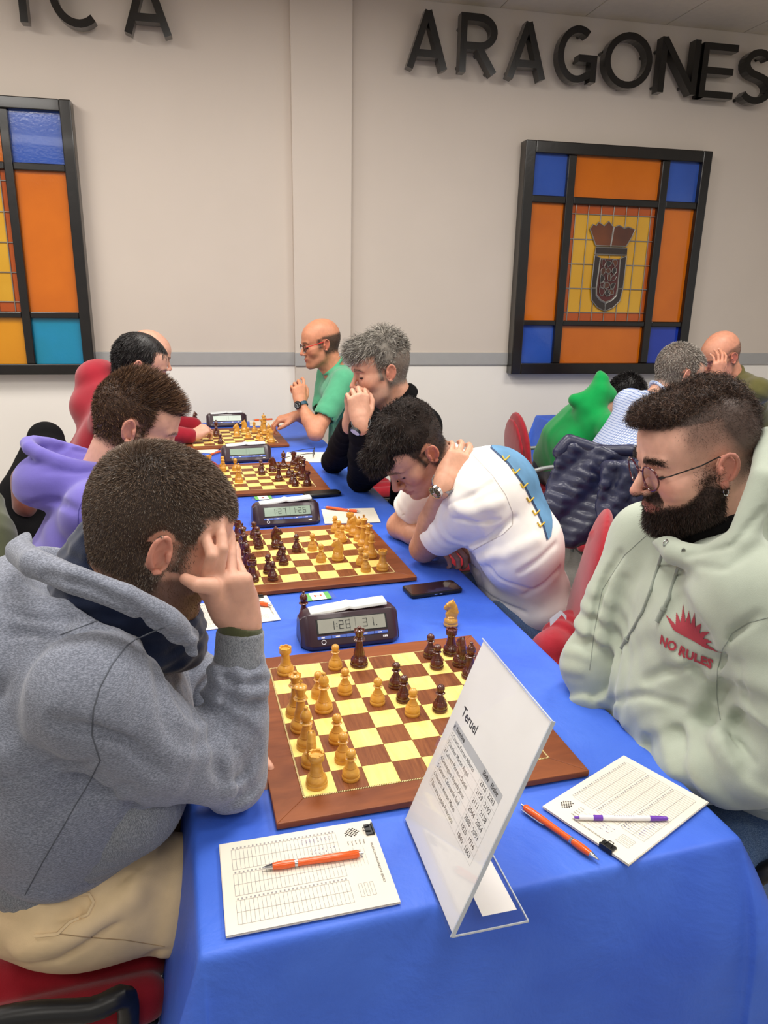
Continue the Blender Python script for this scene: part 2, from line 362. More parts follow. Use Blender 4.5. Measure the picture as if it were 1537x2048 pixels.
# ---- stained glass panels -------------------------------------------
def pane(name, a0, a1, z0, z1, mat, parent, off=.055, label=None):
    mb = MB(); wallbox(mb, a0, a1, z0, z1, off, off+.006); o = mb.build(name, mat, parent)
    if label: o['label'] = label
    return o
def leadline(pts, parent, r=.004, off=.066):
    mb = MB(); mb.tube([WP(a, z, off) for a, z in pts], r, 6); return mb.build('lead_line', M['lead'], parent)
def stained(A0, A1, Z0, Z1, cols, rows, mats, lab, crest=None):
    t = thing('stained_glass_panel', lab, 'stained glass')
    fr = MB(); e = .06
    # outer frame members, mullions
    def member(nm, a0, a1, z0, z1, o0=.0, o1=.10):
        mb = MB(); wallbox(mb, a0, a1, z0, z1, o0, o1); return mb.build(nm, M['black_wood'], t, bevel=.006)
    member('frame_stile', A0, cols[0][0], Z0, Z1); member('frame_stile', cols[2][1], A1, Z0, Z1)
    member('frame_rail', cols[0][0], cols[2][1], Z0, rows[2][0]); member('frame_rail', cols[0][0], cols[2][1], rows[0][1], Z1)
    for i in (0, 1): member('mullion', cols[i][1], cols[i+1][0], rows[2][0], rows[0][1], .045, .092)
    for i in (0, 1):
        for c in range(3): member('mullion', cols[c][0], cols[c][1], rows[i+1][1], rows[i][0], .046, .09)
    bk = MB(); wallbox(bk, A0+.02, A1-.02, Z0+.02, Z1-.02, .002, .03); bk.build('backboard', M['white_plastic'], t)
    for r in range(3):
        for c in range(3):
            if r == 1 and c == 1: continue
            pane('pane', cols[c][0], cols[c][1], rows[r][0], rows[r][1], M[mats[r][c]], t)
    c0, c1 = cols[1]; r0, r1 = rows[1]
    # leaded centre
    ca, cz = (c0+c1)/2, (r0+r1)/2
    xs = [c0]+[c0+.035+(c1-c0-.07)*i/6 for i in range(7)]+[c1]
    zs = [r0]+[r0+.06+(r1-r0-.12)*i/4 for i in range(5)]+[r1]
    for i in range(len(xs)-1):
        for j in range(len(zs)-1):
            edge = i in (0, len(xs)-2) or j in (0, len(zs)-2)
            pane('quarry', xs[i]+.001, xs[i+1]-.001, zs[j]+.001, zs[j+1]-.001, M['g_rust' if edge else 'g_yellow'], t)
    for x in xs[1:-1]: leadline([(x, r0), (x, r1)], t, .0035)
    for z in zs[1:-1]: leadline([(c0, z), (c1, z)], t, .0035)
    def gpiece(pts, mat, nm='crest_glass', off=.068):
        mb = MB(); mb.prism([(a, z) for a, z in pts], off, off+.006, fn=lambda a, z, o: WP(a, z, o)); mb.build(nm, mat, t)
        leadline(list(pts)+[pts[0]], t, .0045, off+.005)
    if crest:
        g = lambda pts: [(ca+x, cz+z) for x, z in pts]
        gpiece(g([(-.12, .13), (-.175, .24), (-.155, .27), (-.13, .262), (-.115, .285), (-.09, .275), (-.07, .262), (-.035, .295), (-.005, .265), (.005, .26), (-.005, .13)]), M['g_brown'])
        gpiece(g([(0, .13), (.01, .255), (.045, .27), (.07, .262), (.09, .25), (.12, .262), (.175, .245), (.16, .20), (.12, .13)]), M['g_brown'])
        gpiece(g([(-.12, .07), (-.118, .118), (.13, .118), (.132, .07)]), M['g_smoke'])
        gpiece(g([(-.12, .062), (-.125, -.16), (-.085, -.16), (-.075, .045)]), M['g_smoke'])
        gpiece(g([(.132, .062), (.13, -.16), (.088, -.16), (.085, .045)]), M['g_smoke'])
        gpiece(g([(-.125, -.165), (-.11, -.25), (-.06, -.30), (0, -.325), (0, -.27), (-.045, -.25), (-.08, -.215), (-.085, -.165)]), M['g_smoke'])
        gpiece(g([(.13, -.165), (.115, -.25), (.065, -.30), (.005, -.325), (.005, -.27), (.05, -.25), (.085, -.215), (.088, -.165)]), M['g_smoke'])
        gpiece(g([(-.072, .04), (.082, .04), (.085, -.16), (.078, -.21), (.045, -.245), (0, -.262), (-.04, -.245), (-.076, -.21), (-.082, -.16)]), M['g_wine'], 'shield_glass')
        rr = random.Random(3)
        for k in range(15):      # irregular shards of the shield, each with its own edges
            x = -.045+.045*(k % 3)+rr.uniform(-.008, .008); z = .012-.052*(k//3)+rr.uniform(-.006, .006)
            n = 6; ph = rr.random()*6; pts = [(ca+x+.021*math.cos(ph+6.283*i/n)*rr.uniform(.55, 1.45), cz+z+.026*math.sin(ph+6.283*i/n)*rr.uniform(.6, 1.35)) for i in range(n)]
            mb = MB(); mb.prism(pts, .074, .078, fn=lambda a, z, o: WP(a, z, o)); mb.build('shard', M[rr.choice(['g_wine', 'g_smoke', 'g_brown'])], t)
            leadline(pts+[pts[0]], t, .003, .079)
    return t
stained(2.055, 3.475, .985, 2.555, [(2.13, 2.378), (2.438, 3.095), (3.155, 3.403)], [(2.213, 2.478), (1.372, 2.165), (1.065, 1.334)],
        [['g_blue', 'g_orange', 'g_blue'], ['g_orange', None, 'g_orange'], ['g_blue', 'g_orange', 'g_deep']],
        'black framed stained glass panel with crowned crest on the right of the wall', crest=True)
stained(-2.30, -.838, .995, 2.612, [(-2.225, -1.94), (-1.885, -1.25), (-1.198, -.905)], [(2.257, 2.545), (1.388, 2.214), (1.063, 1.350)],
        [['g_blue', 'g_orange', 'g_blue'], ['g_orange', None, 'g_orange'], ['g_teal', 'g_amber', 'g_teal']],
        'black framed stained glass panel with teal corner pane at the left edge')
# ================================================================== SOFT-SURFACE ENGINE
def nrm(v): v = np.asarray(v, float); return v/(np.linalg.norm(v)+1e-12)
def frame(F, U):
    """columns: right, forward, up"""
    F = nrm(F); R = nrm(np.cross(F, U)); U2 = np.cross(R, F)
    return np.stack([R, F, U2], 1)
class Soft:
    def __init__(s): s.P = []; s.R = np.eye(3); s.o = np.zeros(3); s.sc = 1.0; s.disp = None
    def at(s, o=(0, 0, 0), R=None, sc=1.0): s.o = np.array(o, float); s.R = np.eye(3) if R is None else R; s.sc = sc; return s
    def w(s, p): return s.R@(np.asarray(p, float)*s.sc)+s.o
    def cap(s, a, b, ra, rb=None, k=.012, op='+', m=0, sq=None):
        rb = ra if rb is None else rb; a = s.w(a); b = s.w(b); ra *= s.sc; rb *= s.sc; r = max(ra, rb)
        s.P.append(('c', a, b, ra, rb, np.minimum(a, b)-r, np.maximum(a, b)+r, k, op, m, sq)); return s
    def chain(s, pts, rad, k=.012, op='+', m=0, **kw):
        if not hasattr(rad, '__len__'): rad = [rad]*len(pts)
        W = [s.w(p) for p in pts]; r = [q*s.sc for q in rad]; mr = max(r)
        s.P.append(('h', W, r, None, None, np.min(W, 0)-mr, np.max(W, 0)+mr, k, op, m, kw.get('sq'))); return s
    def ell(s, c, r, R=None, k=.012, op='+', m=0):
        c = s.w(c); r = np.array(r, float)*s.sc; Rm = s.R if R is None else s.R@R
        e = np.sqrt(((Rm*r)**2).sum(1)); s.P.append(('e', c, r, Rm, None, c-e, c+e, k, op, m, None)); return s
    def cut(s, p, n, k=.004, m=None, lo=None, hi=None):
        """remove what lies on the +n side of the plane"""
        p = s.w(p); n = s.R@nrm(n); s.P.append(('p', p, n, None, None, lo, hi, k, '&', m, None)); return s
    def fn(s, f, lo, hi, k=.01, op='+', m=0):
        s.P.append(('f', f, None, None, None, np.array(lo, float), np.array(hi, float), k, op, m, None)); return s
    def ev(s, X, mats=False, disp=True):
        N = len(X); d = np.full(N, .5, np.float32); mid = np.zeros(N, np.int16); raw = np.full(N, 9., np.float32)
        for (t, a, b, c, e, lo, hi, k, op, m, sq) in s.P:
            if lo is not None:
                mg = k+.035
                msk = np.ones(N, bool)
                for q in range(3): msk &= (X[:, q] > lo[q]-mg) & (X[:, q] < hi[q]+mg)
                I = np.nonzero(msk)[0]
                if not len(I): continue
                Y = X[I]
            else: I = slice(None); Y = X
            if t == 'c':
                ab = (b-a).astype(np.float32); pa = Y-a.astype(np.float32); L = float(ab@ab)+1e-12
                u = np.clip((pa@ab)/L, 0, 1)
                q = pa-u[:, None]*ab; dd = np.sqrt((q*q).sum(1))-(c+(e-c)*u)
                if sq is not None: dd = dd+sq(Y, u)
            elif t == 'h':
                dd = None
                for i in range(len(a)-1):
                    p0 = a[i].astype(np.float32); ab = (a[i+1]-a[i]).astype(np.float32); pa = Y-p0; L = float(ab@ab)+1e-12
                    u = np.clip((pa@ab)/L, 0, 1); q = pa-u[:, None]*ab; e1 = np.sqrt((q*q).sum(1))-(b[i]+(b[i+1]-b[i])*u)
                    if dd is None: dd = e1
                    else:
                        kk = .35*min(b[i], b[i+1]); hh = np.maximum(kk-np.abs(dd-e1), 0)/kk; dd = np.minimum(dd, e1)-hh*hh*kk*.08
                if sq is not None: dd = dd+sq(Y, None)
            elif t == 'e':
                q = (Y-a.astype(np.float32))@c.astype(np.float32)
                q1 = q/b.astype(np.float32); k0 = np.sqrt((q1*q1).sum(1)); q2 = q1/b.astype(np.float32)
                k1 = np.sqrt((q2*q2).sum(1))+1e-9; dd = k0*(k0-1)/k1
            elif t == 'p': dd = (Y-a.astype(np.float32))@b.astype(np.float32)
            else: dd = a(Y)
            dd = dd.astype(np.float32); cur = d[I]
            if op == '+':
                hh = np.maximum(k-np.abs(cur-dd), 0)/k; d[I] = np.minimum(cur, dd)-hh*hh*k*.25
                if mats:
                    mm = dd < raw[I]; r2 = raw[I]; r2[mm] = dd[mm]; raw[I] = r2; m2 = mid[I]; m2[mm] = m; mid[I] = m2
            else:
                if op == '-': dd = -dd
                hh = np.maximum(k-np.abs(cur-dd), 0)/k; d[I] = np.maximum(cur, dd)+hh*hh*k*.25
                if mats and m is not None and op == '-':
                    mm = dd > cur-.003; m2 = mid[I]; m2[mm] = m; mid[I] = m2
        if disp and s.disp is not None: d = d+s.disp(X).astype(np.float32)
        return (d, mid) if mats else d
    def bounds(s):
        lo = np.min([p[5] for p in s.P if p[5] is not None and p[8] == '+'], 0); hi = np.max([p[6] for p in s.P if p[6] is not None and p[8] == '+'], 0)
        return lo, hi
    def mesh(s, h, clip=None):
        B = 6; lo, hi = s.bounds(); pad = .03
        if clip is not None: lo = np.maximum(lo, clip[0]); hi = np.minimum(hi, clip[1])
        lo = lo-pad; hi = hi+pad
        nb = np.ceil((hi-lo)/(h*B)).astype(int)+1
        g = np.stack(np.meshgrid(*[np.arange(n) for n in nb], indexing='ij'), -1).reshape(-1, 3)
        C = (lo+(g+.5)*B*h).astype(np.float32); dc = s.ev(C, disp=False)
        keep = np.abs(dc) < .87*B*h*1.25+.012
        base = np.where(dc < 0, -1, 1).astype(np.float32).reshape(nb)
        A = base.repeat(B, 0).repeat(B, 1).repeat(B, 2)
        off = np.stack(np.meshgrid(*[np.arange(B)]*3, indexing='ij'), -1).reshape(-1, 3)
        idx = (g[keep][:, None, :]*B+off[None]).reshape(-1, 3)
        for a in range(0, len(idx), 400000):
            q = idx[a:a+400000]; X = (lo+q*h).astype(np.float32); A[q[:, 0], q[:, 1], q[:, 2]] = s.ev(X)
        A[0] = A[-1] = 1; A[:, 0] = A[:, -1] = 1; A[:, :, 0] = A[:, :, -1] = 1
        sg = (A < 0).astype(np.int8)
        cnt = sg[:-1, :-1, :-1]+sg[1:, :-1, :-1]+sg[:-1, 1:, :-1]+sg[:-1, :-1, 1:]+sg[1:, 1:, :-1]+sg[1:, :-1, 1:]+sg[:-1, 1:, 1:]+sg[1:, 1:, 1:]
        ci = np.argwhere((cnt > 0) & (cnt < 8)); del cnt
        co = np.array([(i, j, k) for i in (0, 1) for j in (0, 1) for k in (0, 1)])
        vals = np.stack([A[ci[:, 0]+c[0], ci[:, 1]+c[1], ci[:, 2]+c[2]] for c in co], 1)
        acc = np.zeros((len(ci), 3)); n = np.zeros(len(ci))
        for i in range(8):
            for j in range(i+1, 8):
                if np.abs(co[i]-co[j]).sum() == 1:
                    x, y = vals[:, i], vals[:, j]; mk = (x < 0) != (y < 0)
                    tt = np.where(mk, x/np.where(mk, x-y, 1), 0)
                    acc += mk[:, None]*(co[i]+tt[:, None]*(co[j]-co[i])); n += mk
        V = lo+(ci+acc/n[:, None])*h
        vi = np.full(np.array(A.shape)-1, -1, np.int32); vi[ci[:, 0], ci[:, 1], ci[:, 2]] = np.arange(len(ci))
        Q = []
        for ax in range(3):
            o1 = [0, 0, 0]; o1[ax] = 1; e1, e2 = [q for q in range(3) if q != ax]
            ok = (ci[:, e1] > 0) & (ci[:, e2] > 0); c = ci[ok]
            s0 = sg[c[:, 0], c[:, 1], c[:, 2]]; s1 = sg[c[:, 0]+o1[0], c[:, 1]+o1[1], c[:, 2]+o1[2]]
            mk = s0 != s1; c = c[mk]; s0 = s0[mk]
            def at(d1, d2):
                q = c.copy(); q[:, e1] -= d1; q[:, e2] -= d2; return vi[q[:, 0], q[:, 1], q[:, 2]]
            q = np.stack([at(0, 0), at(1, 0), at(1, 1), at(0, 1)], 1)
            fl = (s0 == 1) != (ax == 1)
            q[~fl] = q[~fl][:, ::-1]
            Q.append(q)
        Q = np.concatenate(Q); Q = Q[(Q >= 0).all(1)]
        return V, Q
    def build(s, name, h, mat, parent=None, color=None, clip=None):
        V, Q = s.mesh(h, clip)
        # drop crumbs: keep vertices used
        o = mesh(name, V, Q, mat, parent, smooth=True)
        if color is not None:
            X = V.astype(np.float32); _, mid = s.ev(X, mats=True)
            c = color(X, mid); at = o.data.color_attributes.new('Col', 'FLOAT_COLOR', 'POINT')
            at.data.foreach_set('color', np.concatenate([c, np.ones((len(c), 1))], 1).astype(np.float32).ravel())
        return o
# cheap smooth noise made of warped waves, roughly -1..1
_ND = [(nrm(rng.normal(size=3)), rng.uniform(0, 6.28), rng.uniform(.7, 1.5)) for _ in range(24)]
def wav(X, f, seed=0, n=5, warp=1.4):
    a = 0
    for i in range(n):
        d1, p1, m1 = _ND[(seed*5+i) % 24]; d2, p2, m2 = _ND[(seed*7+i*3+11) % 24]
        a = a+np.sin((X@d1.astype(np.float32))*f*m1+p1+warp*np.sin((X@d2.astype(np.float32))*f*m2*.6+p2))
    return a/n*1.5
def ridge(v): return (1-np.abs(v))**2      # thin crests where v crosses zero
def attr_mat(name, rough=.5, spec=.4, sss=.0, bs=400, bstr=.15, sheen=0, aniso=0, vary=.0):
    t = NT(name); a = t.n('ShaderNodeAttribute', attribute_name='Col'); out = a.outputs['Color']
    if vary:
        f = t.noise(t.coord(), 60, 4); mx = t.n('ShaderNodeMix', data_type='RGBA', blend_type='MULTIPLY'); mx.inputs['Factor'].default_value = 1
        t.l(out, mx.inputs['A']); t.l(t.ramp(f, [(.3, (1-vary, 1-vary*1.25, 1-vary*1.3)), (.7, (1, 1, 1))]), mx.inputs['B']); out = mx.outputs['Result']
    t.l(out, t.b.inputs['Base Color']); t.set(Roughness=rough); t.b.inputs['Specular IOR Level'].default_value = spec
    if sss:
        t.b.inputs['Subsurface Weight'].default_value = sss; t.b.inputs['Subsurface Radius'].default_value = (1, .35, .2); t.b.inputs['Subsurface Scale'].default_value = .006
    if bs: t.bump(t.noise(t.coord(), bs, 3), bstr, .0006)
    if sheen: t.b.inputs['Sheen Weight'].default_value = sheen
    return t.m
M['skin'] = attr_mat('skin', .48, .42, .12, 500, .22, vary=.10)
M['hair'] = attr_mat('hair', .55, .35, 0, 0)
M['hair_mass'] = attr_mat('hair_mass', .8, .2, 0, 300, .8)
# ================================================================== TABLE
TU0, TU1, TV0, TV1, TZ0 = 0.0, .815, .775, 4.72, .7468
tt = thing('long_table', 'long folding table hidden beneath the blue tablecloth', 'table')
mb = MB(); mb.box(TU0+.01, TU1-.01, TV0+.01, TV1-.01, TZ0-.03, TZ0-.001, fn=lambda u, v, z: TF(u, v, z)); mb.build('tabletop', M['sq_light'], tt)
for u in (.08, .73):
    for v in (.95, 2.6, 2.9, 4.55):
        mb = MB(); mb.tube([TF(u, v, 0), TF(u, v, TZ0-.031)], .018, 10); mb.build('leg', M['grey_metal'], tt)
def cloth(name, u0, u1, v0, v1, z0, hang, mp, mat, du=.025, seed=0, puck=None):
    us = list(np.arange(u0-hang, u0, .03))+list(np.linspace(u0, u1, 40))+list(np.arange(u1+.03, u1+hang+.02, .03))
    vs = list(np.arange(v0-hang, v0, .03))+list(np.linspace(v0, v1, int((v1-v0)/.035)))+list(np.arange(v1+.03, v1+hang*.8, .03))
    # finer lines close to the edges
    us = sorted(set([round(x, 4) for x in us+[u0-.006, u0-.014, u0+.01, u1+.006, u1+.014, u1-.01]])); vs = sorted(set([round(x, 4) for x in vs+[v0-.006, v0-.014, v0+.01, v1+.006, v1+.014]]))
    G = np.array([[(u, v) for v in vs] for u in us]).reshape(-1, 2)
    cu = np.clip(G[:, 0], u0, u1); cv = np.clip(G[:, 1], v0, v1); ox = G[:, 0]-cu; oy = G[:, 1]-cv
    d = np.maximum(np.hypot(ox, oy)*.75+.25*np.maximum(abs(ox), abs(oy)), 0); cor = (abs(ox) > 1e-6) & (abs(oy) > 1e-6)
    ang = np.arctan2(oy, ox); dx = np.where(d > 0, np.cos(ang), 0); dy = np.where(d > 0, np.sin(ang), 0)
    per = G[:, 1]*np.where(abs(ox) > 0, 1, 0)+G[:, 0]*np.where(abs(oy) > 0, 1, 0)
    r = .010; arcd = np.minimum(d, r*1.57); out = r*np.sin(arcd/r); dz = r*(1-np.cos(arcd/r))+np.maximum(d-r*1.57, 0)
    rest = np.maximum(d-r*1.57, 0)
    # folds grow towards the hem; corners flare into a soft cone
    fold = np.sin(per*9+seed)*.5+np.sin(per*17+2+seed+2*np.sin(per*3))*.35
    crn = np.exp(-(np.minimum(abs(G[:, 0]-u1), abs(G[:, 0]-u0))/.22)**2-(abs(G[:, 1]-v0)/.22)**2)
    out = out+rest*(.17+.10*fold+.26*crn*(G[:, 0] > (u0+u1)/2)+.12*cor)
    dz = dz*np.sqrt(np.maximum(1-(.1+.1*fold*.5)**2, .5))
    x = cu+dx*out; y = cv+dy*out; z = z0-dz
    # gentle wrinkles on the flat part
    X3 = np.stack([x*1.0, y*.8, 0*x], 1)
    flatw = (d < 1e-6)
    wr = np.maximum(wav(X3, 9, 3), 0)*.0010+.0012*np.maximum(wav(X3, 30, 4), 0)**2*np.exp(-((y-v0)/.6)**2)+.0011*ridge(wav(X3, 6, 8))**3
    if puck is not None: wr = wr+puck(x, y)
    z = z+np.where(flatw, wr, 0)
    W = np.array([mp(a, b_, c) for a, b_, c in zip(x, y, z)])
    nu, nv = len(us), len(vs); F = [(i*nv+j, (i+1)*nv+j, (i+1)*nv+j+1, i*nv+j+1) for i in range(nu-1) for j in range(nv-1)]
    o = mesh(name, W, F, mat, smooth=True)
    sb = o.modifiers.new('subsurf', 'SUBSURF'); sb.levels = 1; sb.render_levels = 1
    return o
def pk(x, y):    # creases running in from the left player's elbow
    r = np.hypot(x-.07, y-1.10); a = np.arctan2(y-1.10, x-.07)
    return .004*np.exp(-((r-.12)/.09)**2)*np.maximum(np.sin(a*7+.6), 0)*(y < 1.06)
tag(cloth('tablecloth', TU0, TU1, TV0, TV1, TZ0+.0010, .42, lambda a, b_, c: TF(a, b_, c), M['cloth_blue'], puck=pk),
    'royal blue cloth draped over the long table with four chessboards', 'tablecloth')
ZT = .7505
# ---- boards ---------------------------------------------------------
BD = [(-.1211, 1.0287, .2784), (-.3869, 1.9191, .3003), (-.714, 2.8972, .2782), (-.9997, 3.7958, .296)]
SQ, BB, BZ = .055, .0533, .7625
G8 = 8*SQ
_base = None; _sq = {}
def square_mesh(kind):
    if kind not in _sq:
        mb = MB(); g = .00025; mb.box(g, SQ-g, g, SQ-g, -.003, .0004); me = mb.build('square', M['sq_'+kind]); _sq[kind] = me.data; bpy.data.objects.remove(me)
    return _sq[kind]
LB = ['walnut chessboard nearest the camera, partly behind the name sign', 'walnut chessboard in front of the young man in the white T-shirt',
      'walnut chessboard beside the black case, third from the camera', 'farthest walnut chessboard, under the reaching hand']
def board(k):
    x, y, th = BD[k]
    t = thing('chessboard', LB[k], 'chessboard', 'chessboards along the table', (x, y, BZ), th)
    for nm, (a0, a1, c0, c1) in (('l', (-BB, 0, 0, 0)),):
        pass
    # four mitred border planks
    o0, o1, i0, i1 = -BB, G8+BB, -.003, G8+.003
    for P in ([(o0, o0), (o1, o0), (i1, i0), (i0, i0)], [(o1, o0), (o1, o1), (i1, i1), (i1, i0)], [(o1, o1), (o0, o1), (i0, i1), (i1, i1)], [(o0, o1), (o0, o0), (i0, i0), (i0, i1)]):
        mb = MB(); mb.prism(P, -.0115, 0); mb.build('border', M['board'], t, bevel=.0012)
    mb = MB(); mb.box(i0, i1, i0, i1, -.0115, -.0032); mb.build('base', M['board_side'], t)
    # inlay line: pale ladder stringing
    mb = MB(); w_ = .0028
    for a in range(4):
        n = 150 if k == 0 else 1
        for j in range(n):
            s0, s1 = -w_+(G8+2*w_)*j/n, -w_+(G8+2*w_)*(j+(.55 if n > 1 else 1))/n
            z1 = .0003
            q = {0: (s0, s1, -w_, 0), 1: (s0, s1, G8, G8+w_), 2: (-w_, 0, s0, s1), 3: (G8, G8+w_, s0, s1)}[a]
            mb.box(q[0], q[1], q[2], q[3], -.003, z1)
    mb.build('inlay', M['inlay'], t, kind='stuff')
    for i in range(8):
        for j in range(8):
            o = bpy.data.objects.new('square', square_mesh('light' if (i+j) % 2 == 0 else 'dark')); link(o, t); o.location = (i*SQ, j*SQ, 0)
    return t
for k in range(4): board(k)
# ---- chess pieces (metres) -------------------------------------------
def prof_base(r, h0): return [(r*.96, 0), (r, .0015), (r, .006), (r*.93, .0075), (r*.96, .009), (r*.95, .013), (r*.86, .0175), (r*.66, .021), (r*.62, .0222), (r*.66, .0235), (r*.60, .025)]
PR = {
 'pawn': prof_base(.0155, 0)+[(.0075, .028), (.0055, .033), (.0052, .0365), (.0085, .0375), (.0098, .0388), (.0085, .040), (.0050, .0408), (.0070, .0430), (.0088, .047), (.0084, .051), (.0062, .0545), (.003, .0562), (.0005, .0566)],
 'rook': prof_base(.0185, 0)+[(.0110, .030), (.0092, .038), (.0090, .044), (.0098, .047), (.0128, .049), (.0132, .0505), (.0132, .0595), (.0128, .0605), (.0095, .0605), (.0090, .0575), (.0005, .0572)],
 'bishop': prof_base(.0182, 0)+[(.0100, .030), (.0068, .042), (.0062, .048), (.0110, .0492), (.0122, .0508), (.0108, .0524), (.0066, .0535), (.0082, .057), (.0104, .062), (.0100, .0675), (.0070, .0735), (.0036, .0768), (.0026, .0778), (.0040, .0793), (.0042, .0812), (.0026, .083), (.0004, .0836)],
 'queen': prof_base(.0200, 0)+[(.0125, .031), (.0085, .046), (.0072, .060), (.0120, .0615), (.0132, .0632), (.0112, .065), (.0098, .0662), (.0108, .0678), (.0076, .0692), (.0080, .072), (.0118, .084), (.0122, .0852), (.0108, .0858), (.0096, .0838), (.0062, .0868), (.0030, .088), (.0036, .0898), (.0042, .0915), (.0028, .0935), (.0004, .094)],
 'king': prof_base(.0205, 0)+[(.0128, .031), (.0088, .047), (.0076, .062), (.0125, .0635), (.0136, .0652), (.0115, .067), (.0100, .0682), (.0110, .0698), (.0078, .0712), (.0084, .075), (.0120, .0875), (.0126, .089), (.0118, .0905), (.0050, .0935), (.0020, .0945), (.0005, .0948)],
}
def finial(mb, kind):
    if kind == 'king': mb.box(-.0014, .0014, -.0012, .0012, .0935, .1055); mb.box(-.0042, .0042, -.0012, .0012, .099, .1018)
    if kind == 'queen':
        for a in range(9):
            q = a*math.tau/9; mb.tube([(.0105*math.cos(q), .0105*math.sin(q), .0835), (.0113*math.cos(q), .0113*math.sin(q), .0866)], [.0026, .0012], 6)
    if kind == 'rook':
        for a in range(6):
            q = a*math.tau/6; c, s_ = math.cos(q), math.sin(q)
            mb.box(-.0018, .0018, -.0022, .0022, 0, .0016, fn=lambda x, y, z: (c*(.0113+x)-s_*y*1.6, s_*(.0113+x)+c*y*1.6, .0603+z))
def knight_mesh():
    s = Soft()
    s.chain([(-.003, 0, .018), (-.006, 0, .034), (-.004, 0, .048), (.0, 0, .058)], [.0120, .0112, .0090, .0075], k=.004)
    s.chain([(.006, 0, .020), (.0075, 0, .030), (.003, 0, .040)], [.0085, .0075, .006], k=.006)
    s.chain([(.0, 0, .058), (.008, 0, .054), (.0155, 0, .0465)], [.0078, .0068, .0048], k=.004)
    s.chain([(.004, 0, .050), (.013, 0, .0445)], [.006, .0042], k=.003)
    for y in (-.0035, .0035): s.cap((-.001, y, .062), (-.004, y*1.1, .0695), .0030, .0012, k=.002)
    s.chain([(-.010, 0, .024), (-.0155, 0, .036), (-.012, 0, .050), (-.005, 0, .062)], [.0035, .003, .003, .0028], k=.003)
    for y in (-.0075, .0075): s.ell((.006, y, .0565), (.0016, .0016, .0016), op='-', k=.001); s.ell((.0165, y*.6, .0475), (.0012, .0012, .0012), op='-', k=.001)
    s.cap((.012, -.01, .0475), (.022, .0, .0465), .0008, op='-', k=.001); s.cap((.012, .01, .0475), (.022, .0, .0465), .0008, op='-', k=.001)
    s.fn(lambda X: np.abs(X[:, 1])-.0085, (-.03, -.03, .0), (.03, .03, .08), op='&', k=.003)
    V, Q = s.mesh(.0011)
    return V, Q
_pc = {}
KV, KQ = knight_mesh()
for kind in PR:
    mb = MB(); mb.lathe(PR[kind], 32); finial(mb, kind); _pc[kind] = mb
mb = MB(); mb.lathe(prof_base(.0185, 0)+[(.0100, .0262), (.0005, .0268)], 32); _pc['knight'] = mb
_pm = {}
def piece_mesh(kind, tone):
    if (kind, tone) not in _pm:
        mb = _pc[kind]; V, F = list(mb.V), list(mb.F)
        if kind == 'knight':
            b0 = len(V); V += [tuple(v) for v in KV]; F += [tuple(int(i)+b0 for i in q) for q in KQ]
        o = mesh('piece_shape', V, F, M['pc_'+tone], smooth=True); o.data.set_sharp_from_angle(angle=math.radians(48)); _pm[(kind, tone)] = o.data; bpy.data.objects.remove(o)
    return _pm[(kind, tone)]
FILES = ['first', 'second', 'third', 'fourth', 'fifth', 'sixth', 'seventh', 'eighth']
BN = ['nearest board', 'second board', 'third board', 'farthest board']
def piece(kind, tone, k, i, j, dx=0, dy=0, rz=None, lab=None, on=None):
    o = bpy.data.objects.new('chess_'+kind, piece_mesh(kind, tone)); COL.objects.link(o)
    if on is None:
        x, y, th = BD[k]; c, s_ = math.cos(th), math.sin(th); a, b_ = (i+.5)*SQ+dx, (j+.5)*SQ+dy
        o.location = (x+c*a-s_*b_, y+s_*a+c*b_, BZ+.0004)
    else: o.location = on; th = 0
    o.rotation_euler = (0, 0, (rng.uniform(0, 6.28) if rz is None else rz))
    nm = ('pale boxwood ' if tone == 'light' else 'dark rosewood ')+kind
    if lab is None: lab = f'{nm} on {BN[k]}, {FILES[i]} column from left, {FILES[j]} row from front'
    tag(o, lab, 'chess piece', f'chess pieces of the {BN[k]}' if on is None else 'captured chess pieces')
    return o
P_, R_, N_, B_, Q_, K_ = 'pawn', 'rook', 'knight', 'bishop', 'queen', 'king'
